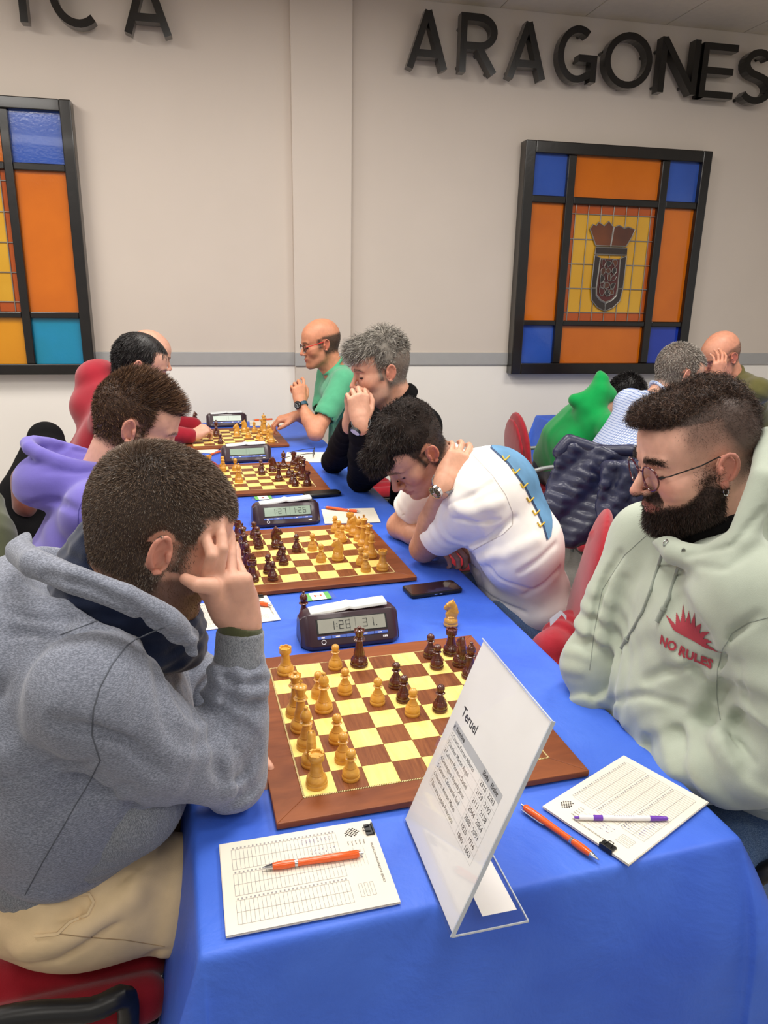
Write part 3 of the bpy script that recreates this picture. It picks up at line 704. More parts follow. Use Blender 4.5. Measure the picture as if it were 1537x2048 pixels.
SET = {0: dict(light=[(R_, 0, 0), (N_, 0, 1), (B_, 0, 2), (K_, 0, 3), (Q_, 0, 4), (R_, 0, 7), (P_, 1, 0), (P_, 1, 1), (P_, 1, 2), (B_, 1, 4), (P_, 1, 5), (P_, 2, 5), (P_, 3, 4), (P_, 2, 7), (P_, 4, 3)],
               dark=[(Q_, 3, 7), (P_, 4, 5), (P_, 4, 4), (P_, 5, 3), (P_, 6, 7), (P_, 6, 6), (R_, 7, 7), (N_, 7, 6), (B_, 7, 5)]),
       1: dict(dark=[(R_, 0, 0), (N_, 0, 1), (B_, 0, 2), (Q_, 0, 3), (K_, 0, 4), (B_, 0, 5), (R_, 0, 7), (P_, 1, 0), (P_, 1, 1), (P_, 2, 2), (P_, 2, 3), (P_, 3, 4), (N_, 2, 5), (P_, 1, 5), (P_, 1, 6), (P_, 1, 7)],
               light=[(P_, 4, 4), (P_, 4, 2), (N_, 5, 2), (P_, 6, 1), (P_, 6, 0), (R_, 7, 0), (B_, 7, 2), (Q_, 7, 3), (K_, 7, 4), (B_, 7, 5), (N_, 7, 6), (R_, 7, 7), (P_, 6, 5), (P_, 6, 6), (P_, 6, 7)]),
       2: dict(light=[(P_, 2, 6), (B_, 2, 2), (P_, 2, 3), (P_, 1, 7), (P_, 1, 6), (R_, 0, 7)],
               dark=[(P_, 4, 4), (P_, 4, 5), (N_, 5, 5), (B_, 6, 6), (B_, 5, 2), (P_, 6, 0), (P_, 6, 1), (P_, 6, 3), (R_, 7, 0), (K_, 7, 2), (Q_, 7, 3), (N_, 7, 5), (R_, 7, 7)]),
       3: dict(dark=[(B_, 2, 5), (P_, 2, 0), (P_, 2, 4)],
               light=[(N_, 4, 4), (P_, 5, 3), (N_, 5, 6), (P_, 6, 6), (K_, 7, 6), (Q_, 7, 5), (P_, 6, 0), (P_, 6, 2), (B_, 7, 2), (R_, 7, 0), (N_, 7, 1), (R_, 7, 7)])}
for k in SET:
    for tone in SET[k]:
        for (kind, i, j) in SET[k][tone]:
            rz = None
            if kind == N_: rz = BD[k][2]+(0 if i < 4 else math.pi)+rng.uniform(-.5, .5)
            if (k, kind, i, j) == (0, N_, 0, 1): rz = 1.7
            if (k, kind, i, j) == (0, N_, 7, 6): rz = 2.0
            piece(kind, tone, k, i, j, rng.uniform(-.003, .003), rng.uniform(-.003, .003), rz)
p_ = TZ(902, 1250, ZT); piece(N_, 'light', 0, 0, 0, on=(p_[0], p_[1], ZT), rz=3.1, lab='captured pale knight standing on the blue cloth behind the nearest board')
p_ = TZ(608, 1243, ZT); piece(B_, 'dark', 0, 0, 0, on=(p_[0], p_[1], ZT), lab='captured dark bishop standing on the cloth left of the nearest clock')
p_ = TZ(391, 845, ZT); piece(N_, 'dark', 0, 0, 0, on=(p_[0], p_[1], ZT), rz=1.0, lab='captured dark piece behind the reaching hand at the far board')
# ---- chess clocks ----------------------------------------------------
def seg7(mb, ch, x, y, s, z):
    SG = {'0': 'abcdef', '1': 'bc', '2': 'abged', '3': 'abgcd', '6': 'afgedc', '7': 'abc', ':': ''}
    w_, h_, t_ = .55*s, s, .11*s
    B4 = dict(a=(0, w_, h_-t_, h_), g=(0, w_, h_/2-t_/2, h_/2+t_/2), d=(0, w_, 0, t_), b=(w_-t_, w_, h_/2, h_), c=(w_-t_, w_, 0, h_/2), f=(0, t_, h_/2, h_), e=(0, t_, 0, h_/2))
    if ch == ':':
        for q in (.3, .6): mb.box(x, x+t_, y+h_*q, y+h_*q+t_, z, z+.0002)
        return .3*s
    if ch == '.': mb.box(x, x+t_, y, y+t_, z, z+.0002); return .3*s
    if ch == ' ': return .5*s
    for q in SG[ch]:
        a = B4[q]; g = t_*.12; mb.box(x+a[0]+g, x+a[1]-g, y+a[2]+g, y+a[3]-g, z, z+.0002)
    return .78*s
def clock(loc, rz, lab, left, right, lcd, tilt=.012, sc=1.0):
    t = thing('chess_clock', lab, 'clock', 'digital chess clocks', loc, rz); t.scale = (sc,)*3
    W2, DP, H = .098, .118, .074
    # side profile (y depth, z) : slanted face toward -y
    prof = lambda f: [(-.058*f+.0, .0), (-.060*f, .010), (-.016*f, H*.98), (-.004, H), (.022*f, H), (.034*f, H*.93), (.060*f, .018), (.060*f, .0)]
    mb = MB(); st = [(-W2-.022, .55, .80), (-W2-.014, .80, .93), (-W2, 1, 1), (W2, 1, 1), (W2+.014, .80, .93), (W2+.022, .55, .80)]
    V = []; n = 8
    for x, f, hz in st: V += [(x, p[0], p[1]*hz) for p in prof(f)]
    F = []
    for i in range(len(st)-1):
        for j in range(n): F.append((i*n+j, (i+1)*n+j, (i+1)*n+(j+1) % n, i*n+(j+1) % n))
    F += [tuple(range(n))[::-1], tuple(range((len(st)-1)*n, len(st)*n))]
    mb.add(V, F); mb.build('case', M['clock_body'], t, smooth=True, bevel=.002)
    # face plane
    p0 = np.array([0, -.060, .010]); p1 = np.array([0, -.016, H*.98]); up = nrm(p1-p0); nn = nrm(np.cross([1, 0, 0], up)); L = np.linalg.norm(p1-p0)
    fc = lambda x, y, z: np.array([x, 0, 0])+p0+up*y+nn*z
    mb = MB(); mb.box(-.084, .088, L*.36, L*.84, 0, .0016, fn=fc); mb.build('bezel', M['black_plastic'], t, bevel=.0006)
    mb = MB(); mb.box(-.080, .084, L*.39, L*.81, .0012, .0020, fn=fc); mb.build('display', lcd, t)
    mb = MB(); s_ = L*.27; x = -.052 if not left.startswith(' ') else -.06
    for ch in left: x += seg7(mb, ch, x, 0, s_, 0) if ch != ' ' else .3*s_
    x = .018
    for ch in right: x += seg7(mb, ch, x, 0, s_, 0)
    mb.V = [tuple(fc(v[0], L*.47+v[1], .0021+v[2])) for v in mb.V]; mb.build('digits', M['lcd_ink'], t, kind='stuff')
    mb = MB(); mb.box(-.004, -.0034, L*.41, L*.79, .0021, .0023, fn=fc); mb.box(.010, .0106, L*.41, L*.79, .0021, .0023, fn=fc); mb.build('display_divider', M['lcd_ink'], t)
    for i in range(5):
        mb = MB(); x0 = -.084+.0345*i; mb.box(x0, x0+.0335, L*.21, L*.30, 0, .0016, fn=fc); mb.build('button', M['clock_blue'], t, bevel=.0005)
    mb = MB()
    for i, wd in ((0, .008), (1, .010), (3, .008), (4, .009)):
        x0 = -.075+.0345*i; mb.box(x0, x0+wd, L*.24, L*.27, .0017, .0019, fn=fc)
    mb.build('button_mark', M['white_plastic'], t, kind='stuff')
    mb = MB(); mb.tube([fc(-.070+.005*math.cos(q), L*.12+.005*math.sin(q), .0004) for q in np.linspace(0, 6.28, 15)[:-1]], .0008, 5, close=True); mb.build('round_emblem', M['white_plastic'], t)
    mb = MB()
    for q in range(3): mb.box(.074+.004*q, .077+.004*q, L*.09, L*.15, .0002, .0006, fn=fc)
    mb.build('corner_mark', M['white_plastic'], t, kind='stuff')
    # rocking lever on top, lower on the left
    mb = MB(); V = []
    for x, z in ((-W2+.004, H+.004-tilt*.2), (-.012, H+.009), (0, H+.0125), (.012, H+.009), (W2-.004, H+.010+tilt*.3)):
        V += [(x, -.016, z-.008), (x, .028, z-.008), (x, .026, z), (x, -.013, z)]
    F = []
    for i in range(4):
        for j in range(4): F.append((i*4+j, i*4+(j+1) % 4, (i+1)*4+(j+1) % 4, (i+1)*4+j))
    F += [(0, 3, 2, 1), (16, 17, 18, 19)]
    mb.add(V, F); mb.build('lever', M['lever'], t, bevel=.002)
    for x in (-.07, .07):
        mb = MB(); mb.box(x-.006, x+.006, -.045, .045, -.0008, .0005); mb.build('foot', M['black_plastic'], t)
    return t
def mid(a, b): p = (TZ(*a, ZT)+TZ(*b, ZT))/2; return p
def clock_at(uv0, uv1, back=.060):
    p = TZ(*uv0, ZT); q = TZ(*uv1, ZT); c = (p+q)/2; d = nrm(q-p); a = math.atan2(d[1], d[0]); wdt = np.linalg.norm(q-p)
    c = c+np.array([-d[1], d[0], 0])*back; return (c[0], c[1], ZT+.0008), a, wdt
for (a, b_, lab, l, r, m_, ti) in (
    ((632, 1303), (781, 1286), 'digital chess clock behind the nearest board, display reading 1:26', '1:26', ' 31.', M['lcd'], .012),
    ((528, 1056), (626, 1049), 'digital chess clock with green display behind the second board', ' 1:27', '1:26', M['lcd_green'], .016),
    ((457, 927), (535, 923), 'dark digital chess clock behind the third board, blank display', ' ', ' ', M['lcd_green'], .004),
    ((425, 855), (486, 853), 'farthest digital chess clock, close to the wall', ' ', ' ', M['lcd_green'], .002)):
    loc, an, wd = clock_at(a, b_); print('clock width', round(wd, 3), round(an, 3)); clock(loc, TH if abs(an-TH) > .15 else an, lab, l, r, m_, ti)
# ---- pens -------------------------------------------------------------
def pen(a, b, z, body, lab, style='orange', rad=.0058):
    """a: click end, b: writing tip"""
    a = np.array(a); b = np.array(b); a[2] = b[2] = z+rad*1.0; d = b-a; L = np.linalg.norm(d)
    t = thing('pen', lab, 'pen', 'ballpoint pens on the table', a, math.atan2(d[1], d[0]))
    ax = lambda prof, nm, mt: (lambda mb: (mb.lathe([(r, x) for x, r in prof], 18), setattr(mb, 'V', [(v[2], v[0], v[1]) for v in mb.V]), mb.build(nm, mt, t, smooth=True)))(MB())
    r = rad
    if style == 'orange':
        ax([(0, r*.35), (L*.05, r*.38)], 'push_button', M['chrome']); ax([(L*.045, r*.8), (L*.06, r), (L*.3, r*.98), (L*.55, r*.8), (L*.66, r*.86)], 'barrel', body)
        ax([(L*.655, r*.9), (L*.685, r*.9)], 'ring', M['chrome']); ax([(L*.685, r*.88), (L*.75, r*1.02), (L*.83, r), (L*.90, r*.8)], 'grip', body)
        ax([(L*.90, r*.78), (L*.97, r*.35), (L, r*.12)], 'tip', M['chrome'])
        mb = MB(); mb.tube([(L*.02, 0, r*.5), (L*.04, 0, r*1.3), (L*.30, 0, r*1.25), (L*.34, 0, r*1.05)], .0011, 6)
        mb.V = [(v[0], v[1]*math.cos(1.9)-v[2]*math.sin(1.9), v[1]*math.sin(1.9)+v[2]*math.cos(1.9)) for v in mb.V]; mb.build('clip', M['chrome'], t)
    else:
        ax([(0, r*.45), (L*.05, r*.5), (L*.055, r*.8)], 'push_button', body); ax([(L*.05, r*.85), (L*.2, r*.95), (L*.21, r*.95)], 'cap_sleeve', M['white_plastic'])
        ax([(L*.20, r*.97), (L*.30, r)], 'band', body); ax([(L*.30, r*.96), (L*.55, r), (L*.80, r*.95)], 'barrel', M['white_plastic']); ax([(L*.80, r*.97), (L*.9, r*.9), (L*.985, r*.7), (L, r*.2)], 'grip', body)
        mb = MB()
        for q in range(9): mb.box(L*(.42+.025*q), L*(.435+.025*q), -.001, .0008, r*.99, r*1.01)
        mb.build('imprint', M['ink'], t, kind='stuff')
    return t
pen(TZ(727, 1718), TZ(525, 1748), ZT+.0045, M['orange_plastic'], 'orange pen lying across the score sheet at bottom left')
pen(TZ(1043, 1616), TZ(1198, 1727), ZT, M['orange_plastic'], 'orange pen lying on the blue cloth right of the name sign')
pen(TZ(1148, 1645), TZ(1336, 1647), ZT+.0045, M['purple_plastic'], 'purple and white pen lying on the right score pad', 'purple', .0045)
pen(TZ(650, 1019), TZ(722, 1028), ZT+.003, M['orange_plastic'], 'orange pen on the sheet beside the second clock')
pen(TZ(468, 1205), TZ(546, 1217), ZT+.003, M['orange_plastic'], 'orange pen on the sheet behind the grey-hoodie man\'s wrist')
pen(TZ(450, 902), TZ(418, 913), ZT, M['orange_plastic'], 'red-orange pen left of the third clock')
pen(TZ(547, 841), TZ(505, 843), ZT+.003, M['orange_plastic'], 'red-orange pen on the farthest sheet beyond the last board')
# ---- text helper ------------------------------------------------------
def text_mesh(txt, size, bold=0.0):
    c = bpy.data.curves.new('t', 'FONT'); c.body = txt; c.size = size; c.offset = bold; c.resolution_u = 2
    o = bpy.data.objects.new('t', c); COL.objects.link(o); dg = bpy.context.evaluated_depsgraph_get(); me = bpy.data.meshes.new_from_object(o.evaluated_get(dg))
    V = [tuple(v.co) for v in me.vertices]; F = [tuple(p.vertices) for p in me.polygons]
    bpy.data.objects.remove(o); bpy.data.curves.remove(c); bpy.data.meshes.remove(me); return V, F
def put_text(mb, txt, x, y, size, bold=0.0, sx=1.0, ang=0.0, z=0.0):
    V, F = text_mesh(txt, size, bold); c, s_ = math.cos(ang), math.sin(ang)
    mb.add([(x+c*v[0]*sx-s_*v[1], y+s_*v[0]*sx+c*v[1], z) for v in V], F)
# ---- score sheets -----------------------------------------------------
def rect(mb, x0, y0, x1, y1, z=0): mb.add([(x0, y0, z), (x1, y0, z), (x1, y1, z), (x0, y1, z)], [(0, 1, 2, 3)])
def scorepad(c4, lab, thick, filled, clip=None, detail=True, group='score pads on the table'):
    """c4: four photo corners in order: origin, along x, diagonal, along y. x runs along the long side."""
    P = [TZ(*q, ZT) for q in c4]; ex = P[1]-P[0]; ey = P[3]-P[0]; L = np.linalg.norm(ex); H = np.linalg.norm(ey)
    a = math.atan2(ex[1], ex[0]); t = thing('score_pad', lab, 'score sheet', group, P[0], a)
    sgn = 1 if np.cross(ex, ey)[2] > 0 else -1
    H = min(max(H, .12), .18) if detail else H
    b3 = MB(); n = 4 if thick > .003 else 1
    for i in range(n):
        mb = MB(); e = .0006*math.sin(i*2.3); mb.box(e, L+e, min(0, sgn*H)-e, max(0, sgn*H)-e, thick*i/n, thick*(i+.85)/n); mb.build('sheet', M['paper_cream'], t)
    z = thick+.0001
    mb = MB(); w_ = .00028
    if detail:
        # print is laid out in a frame with x along the long side, y up from the near edge
        X0, X1 = L*.07, L*.74
        Y = lambda f: sgn*H*f
        def hl(x0, x1, y, ww=w_): rect(mb, x0, Y(y)-ww, x1, Y(y)+ww, z)
        def vl(x, y0, y1, ww=w_): rect(mb, x-ww, min(Y(y0), Y(y1)), x+ww, max(Y(y0), Y(y1)), z)
        for (y0, y1) in ((.08, .32), (.37, .61), (.66, .90)):
            for f in (0, .5, 1): hl(X0, X1, y0+(y1-y0)*f)
            N = 27
            for i in range(N+1): vl(X0+(X1-X0)*i/N, y0, y1)
            for i in range(N): rect(mb, X0+(X1-X0)*(i+.3)/N, Y(y1+.008), X0+(X1-X0)*(i+.7)/N, Y(y1+.026), z)
        for i in range(3):
            x = L*(.79+.035*i); vl(x, .12, .26); vl(x+L*.02, .12, .26); hl(x, x+L*.02, .12); hl(x, x+L*.02, .26)
        for i in range(6):
            x = L*(.78+.022*i); vl(x, .45, .62+.03*(i % 3), .0002)
        mb.build('print_grid', M['ink'], t, kind='stuff')
        mb = MB()
        put_text(mb, 'FEDERACION ARAGONESA DE AJEDREZ', L*.945, Y(.70), .0045, ang=-math.pi/2*sgn, z=z)
        for i in range(5): put_text(mb, ['Fecha', 'Torneo', 'Ronda', 'Blancas', 'Negras'][i], L*(.80+.026*i), Y(.88 if i < 5 else .5)-.02*sgn, .0034, ang=-math.pi/2*sgn, z=z)
        # chequered map-shaped emblem by the clip
        for i in range(9):
            for j in range(9):
                if (i+j) % 2 == 0 and ((i-4)/4.6)**2+((j-4)/3.6)**2 < 1+.2*math.sin(i*2.1+j): rect(mb, L*.80+i*.0026, Y(.86)+j*.0026*sgn-.010*sgn, L*.80+i*.0026+.0024, Y(.86)+(j*.0026+.0024)*sgn-.010*sgn, z)
        mb.build('print_text', M['ink_dark'], t, kind='stuff')
        mb = MB(); r4 = random.Random(5)
        for k2, (fx, fy) in enumerate(filled):
            x = L*fx; y = Y(fy); pts = [np.array([x+r4.uniform(-.0012, .0012), y+r4.uniform(-.003, .003), z+.0001]) for _ in range(4)]
            for a_, b_ in zip(pts, pts[1:]):
                dd = b_-a_; nn = nrm([-dd[1], dd[0], 0])*.00025; mb.add([a_-nn, b_-nn, b_+nn, a_+nn], [(0, 1, 2, 3)])
        if mb.V: mb.build('handwriting', M['ink_blue'], t, kind='stuff')
    else:
        for f in (.2, .35, .5, .65, .8): rect(mb, L*.12, sgn*H*f-.0002, L*.88, sgn*H*f+.0002, z)
        mb.build('print_grid', M['ink'], t, kind='stuff')
    if clip is not None:
        q = clip; cx, cyy, ca = L*q[0], sgn*H*q[1], q[2]
        mb = MB(); c_, s_ = math.cos(ca), math.sin(ca); tr = lambda x, y, zz: (cx+c_*x-s_*y, cyy+s_*x+c_*y, zz)
        mb.prism([(-.0115, -.002), (-.0115, .009), (.0115, .009), (.0115, -.002)], thick, thick+.0028, fn=lambda x, y, zz: tr(x, y, zz)); mb.box(-.0115, .0115, -.005, -.002, -.0002, thick+.0045, fn=tr)
        cb = mb.build('binder_clip', M['black_plastic'], t, bevel=.0006)
        mb = MB(); mb.tube([tr(-.006, .001, thick+.004), tr(-.0035, .012, thick+.0035), tr(.0035, .012, thick+.0035), tr(.006, .001, thick+.004)], .0007, 6); mb.build('clip_wire', M['black_metal'], cb)
    return t
hw = [(.52+.025*(i % 8), .86-.03*(i//8)) for i in range(16)]+[(.56+.025*(i % 7), .72-.03*(i//7)) for i in range(14)]+[(.80+.03*(i % 3), .55+.03*(i//3)) for i in range(12)]
scorepad([(453, 1877), (801, 1808), (748, 1652), (442, 1693)], 'stapled score sheets with binder clip at bottom left under an orange pen', .0045, hw, clip=(.975, .86, math.pi/2))
scorepad([(1417, 1608), (1258, 1733), (1083, 1612), (1248, 1515)], 'score sheets with binder clip at right under a purple pen', .0045, [(a, 1-b_) for a, b_ in hw], clip=(.985, .25, math.pi/2))
scorepad([(385, 1265), (562, 1240), (532, 1192), (375, 1212)], 'score sheet with black clip behind the grey-hoodie man\'s wrist', .002, hw, clip=(.90, .97, math.pi))
scorepad([(650, 1048), (762, 1045), (745, 1015), (625, 1020)], 'score sheet at the elbow of the white T-shirt player', .002, [], detail=False)
scorepad([(570, 925), (652, 925), (630, 903), (556, 905)], 'score sheet under the folded black glasses', .002, [], detail=False)
scorepad([(500, 852), (572, 851), (560, 841), (490, 842)], 'score sheet at the far right end of the table', .002, [], detail=False)
scorepad([(388, 905), (425, 907), (418, 899), (388, 898)], 'score sheet left of the third clock', .002, [], detail=False)
# ---- name sign in acrylic holder ---------------------------------------
HO = np.array([.100, .769, ZT+.001]); ht = .256; hd = np.array([-math.sin(ht), math.cos(ht), 0]); hn = np.array([math.cos(ht), math.sin(ht), 0])
SW, SH, LEAN = .231, .327, .366; hup = np.array([0, 0, math.cos(LEAN)])+hn*math.sin(LEAN); hnrm = np.cross(hd, hup)
HF = lambda x, y, z: HO+hd*(SW-x)+hup*y-hnrm*z     # x reads left to right for the viewer at the left, z toward that viewer
sg = thing('name_sign', 'white team list in an upright clear acrylic stand by the nearest board', 'sign')
if np.dot(HF(0, 0, 1)-HF(0, 0, 0), -hn) < 0: HF = lambda x, y, z: HO+hd*(SW-x)+hup*y+hnrm*z
mb = MB(); mb.box(.004, SW-.004, .004, SH-.003, 0, .0008, fn=HF); mb.build('paper_sheet', M['paper'], sg)
mb = MB(); mb.box(0, SW, 0, SH, .0012, .0030, fn=HF); mb.build('front_panel', M['acrylic'], sg, bevel=.0008)
mb = MB(); mb.box(0, SW, .0, SH, -.0028, -.0008, fn=HF); mb.build('back_panel', M['acrylic'], sg, bevel=.0008)
mb = MB(); ft = .108; mb.box(0, SW, 0, ft, 0, .0024, fn=lambda x, y, z: HO+hd*(SW-x)+hn*y+np.array([0, 0, z-.0005])); mb.build('foot_panel', M['acrylic'], sg, bevel=.0008)
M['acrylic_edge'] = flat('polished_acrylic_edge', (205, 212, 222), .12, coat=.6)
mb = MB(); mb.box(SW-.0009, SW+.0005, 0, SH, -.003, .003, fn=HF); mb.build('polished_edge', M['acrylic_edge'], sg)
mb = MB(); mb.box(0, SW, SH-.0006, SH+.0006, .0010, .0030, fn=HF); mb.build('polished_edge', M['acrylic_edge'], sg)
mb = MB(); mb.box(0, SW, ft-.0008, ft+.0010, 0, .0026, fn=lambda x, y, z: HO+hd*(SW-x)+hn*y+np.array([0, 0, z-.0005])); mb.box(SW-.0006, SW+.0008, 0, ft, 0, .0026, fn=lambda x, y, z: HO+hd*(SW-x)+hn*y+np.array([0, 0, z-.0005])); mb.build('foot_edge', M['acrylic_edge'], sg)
mb = MB(); mb.box(0, SW, -.003, .003, -.002, .002, fn=lambda x, y, z: HO+hd*(SW-x)+hn*y+np.array([0, 0, z+.0015])); mb.build('bend', M['acrylic'], sg, bevel=.001)
mb = MB()   # glare on the clear foot panel, put in as a thin white sheet
mb.box(.02, SW-.002, .050, .100, .0026, .0030, fn=lambda x, y, z: HO+hd*x+hn*y+np.array([0, 0, z])); mb.build('foot_glare', M['paper'], sg)
mb = MB(); z = .00095
def ST(txt, x, y, size, bold=0, sx=1): put_text(mb, txt, x, y, size, bold, sx, 0, z)
ST('Teruel', .030, .213, .0215, .0003)
rows = [('Chueca Forcen Alberto', '2316', '2283'), ('Sanchez Martin Angel', '2159', '2192'), ('Cabrera Moreno Daniel', '2111', '2138'), ('Dominguez Buyeda Jesus', '2044', '2064'),
        ('Gomez Calomarde Saul', '2080', '2093'), ('Navarro Remon Mario', '1825', '1916'), ('Barcena Laguia Francisco', '1840', '1863')]
rh = .0138; ytop = .198
ST('#', .026, ytop-rh+.004, .0085, .0002); ST('Nombre', .036, ytop-rh+.004, .0095, .0003); ST('EloN', .143, ytop-rh+.004, .0095, .0003); ST('EloInt', .171, ytop-rh+.004, .0095, .0003)
for i, (nm, a_, b_) in enumerate(rows):
    y = ytop-rh*(i+2)+.004
    ST(str(i+1), .027, y, .0095); ST(nm, .034, y, .0098, sx=.93); ST(a_, .146, y, .0105); ST(b_, .174, y, .0105)
mb.V = [tuple(HF(*v)) for v in mb.V]; mb.build('lettering', M['ink_dark'], sg, kind='stuff')
mb = MB(); mb.box(.025, .203, ytop-rh, ytop, .00085, .0009, fn=HF); mb.build('header_band', M['head_grey'], sg)
mb = MB()
for i in range(9): mb.box(.025, .203, ytop-rh*i-.0001, ytop-rh*i+.0001, .0009, .00095, fn=HF)
for x in (.025, .033, .142, .170, .203): mb.box(x-.0001, x+.0001, ytop-rh*8, ytop, .0009, .00095, fn=HF)
mb.build('table_rules', M['ink'], sg, kind='stuff')
# ---- phone, case, table cards, folded glasses ---------------------------
def slab(uvs, th, name, lab, cat, mat, r=.010, z=ZT):
    P = [TZ(*q, z)[:2] for q in uvs]; c = sum(P)/4; t = thing(name, lab, cat, None, (c[0], c[1], z))
    ex = nrm(P[1]-P[0]); ang = math.atan2(ex[1], ex[0]); t.rotation_euler[2] = ang
    L = (np.linalg.norm(P[1]-P[0])+np.linalg.norm(P[2]-P[3]))/2; Wd = (np.linalg.norm(P[3]-P[0])+np.linalg.norm(P[2]-P[1]))/2
    return t, L, Wd
def rrect(L, Wd, r, n=6):
    pts = []
    for cx, cy_, a0 in ((L/2-r, Wd/2-r, 0), (-L/2+r, Wd/2-r, 90), (-L/2+r, -Wd/2+r, 180), (L/2-r, -Wd/2+r, 270)):
        for i in range(n+1):
            q = math.radians(a0+90*i/n); pts.append((cx+r*math.cos(q), cy_+r*math.sin(q)))
    return pts
t, L, Wd = slab([(805, 1192), (870, 1204), (926, 1184), (872, 1160)], .009, 'smartphone', 'black smartphone lying face up near the right table edge', 'phone', None)
pc = TZ(865, 1181, ZT); t.location = (pc[0], pc[1], ZT+.0002); p1 = TZ(812, 1190, ZT); p2 = TZ(920, 1176, ZT); t.rotation_euler[2] = math.atan2(p2[1]-p1[1], p2[0]-p1[0]); print('phone', np.linalg.norm(p2-p1))
mb = MB(); mb.prism(rrect(.158, .076, .011), 0, .0095); mb.build('case', M['black_plastic'], t, bevel=.002)
mb = MB(); mb.prism(rrect(.149, .067, .007), .0094, .0100); mb.build('screen', M['screen'], t)
for x in (-.005, .010):
    mb = MB(); mb.box(x-.005, x+.004, -.0388, -.0374, .003, .006); mb.build('side_button', M['chrome'], t, bevel=.0006)
pc = TZ(645, 991, ZT); t = thing('glasses_case', 'flat black glasses case beside the third board', 'case', None, (pc[0], pc[1], ZT), TH+.1)
mb = MB(); mb.prism(rrect(.155, .062, .022), 0, .016); mb.build('shell', M['black_plastic'], t, smooth=True, bevel=.006)
mb = MB(); mb.prism(rrect(.1565, .0635, .0225), .0085, .0095); mb.build('seam', M['black_metal'], t)
def card(uv, lab, num):
    pc = TZ(*uv, ZT); t = thing('board_number_card', lab, 'card', 'board number cards', (pc[0], pc[1], ZT), TH+.05)
    mb = MB(); mb.box(-.047, .047, -.027, .027, 0, .0012); mb.build('sleeve', M['acrylic'], t)
    mb = MB(); mb.box(-.034, .034, -.025, .025, .0012, .0014); mb.build('insert', M['card_green'], t)
    mb = MB(); mb.box(-.020, .020, -.0252, .0252, .0014, .0016); mb.build('label_patch', M['paper'], t)
    mb = MB(); put_text(mb, num, -.010, -.009, .030, .0008, ang=0, z=.0018)
    mb.V = [(v[1], -v[0], v[2]) for v in mb.V] if num == '2' else mb.V
    mb.build('number', M['orange_plastic'] if num == '2' else M['red_fabric'], t)
card((636, 1193), 'green and white board number card behind the nearest clock', '2'); card((527, 996), 'green and white card behind the second clock', '3')
# folded spectacles on the sheet
pc = TZ(628, 912, ZT+.003); t = thing('folded_glasses', 'folded black-rimmed glasses lying on a score sheet', 'glasses', None, (pc[0], pc[1], ZT+.003), TH+1.3)
for sx in (-1, 1):
    mb = MB(); mb.tube([(sx*.033+.024*math.cos(q), .0, .020+.018*math.sin(q)) for q in np.linspace(0, 6.28, 19)[:-1]], .0014, 6, close=True); mb.build('rim', M['black_plastic'], t)
    mb = MB(); mb.tube([(sx*.060, 0, .026), (sx*.062, .03, .024), (sx*.058, .10, .012), (sx*.052, .135, .002)], .0017, 6); mb.build('temple', M['black_plastic'], t)
mb = MB(); mb.tube([(-.010, 0, .022), (0, -.002, .026), (.010, 0, .022)], .0014, 6); mb.build('bridge', M['black_plastic'], t)
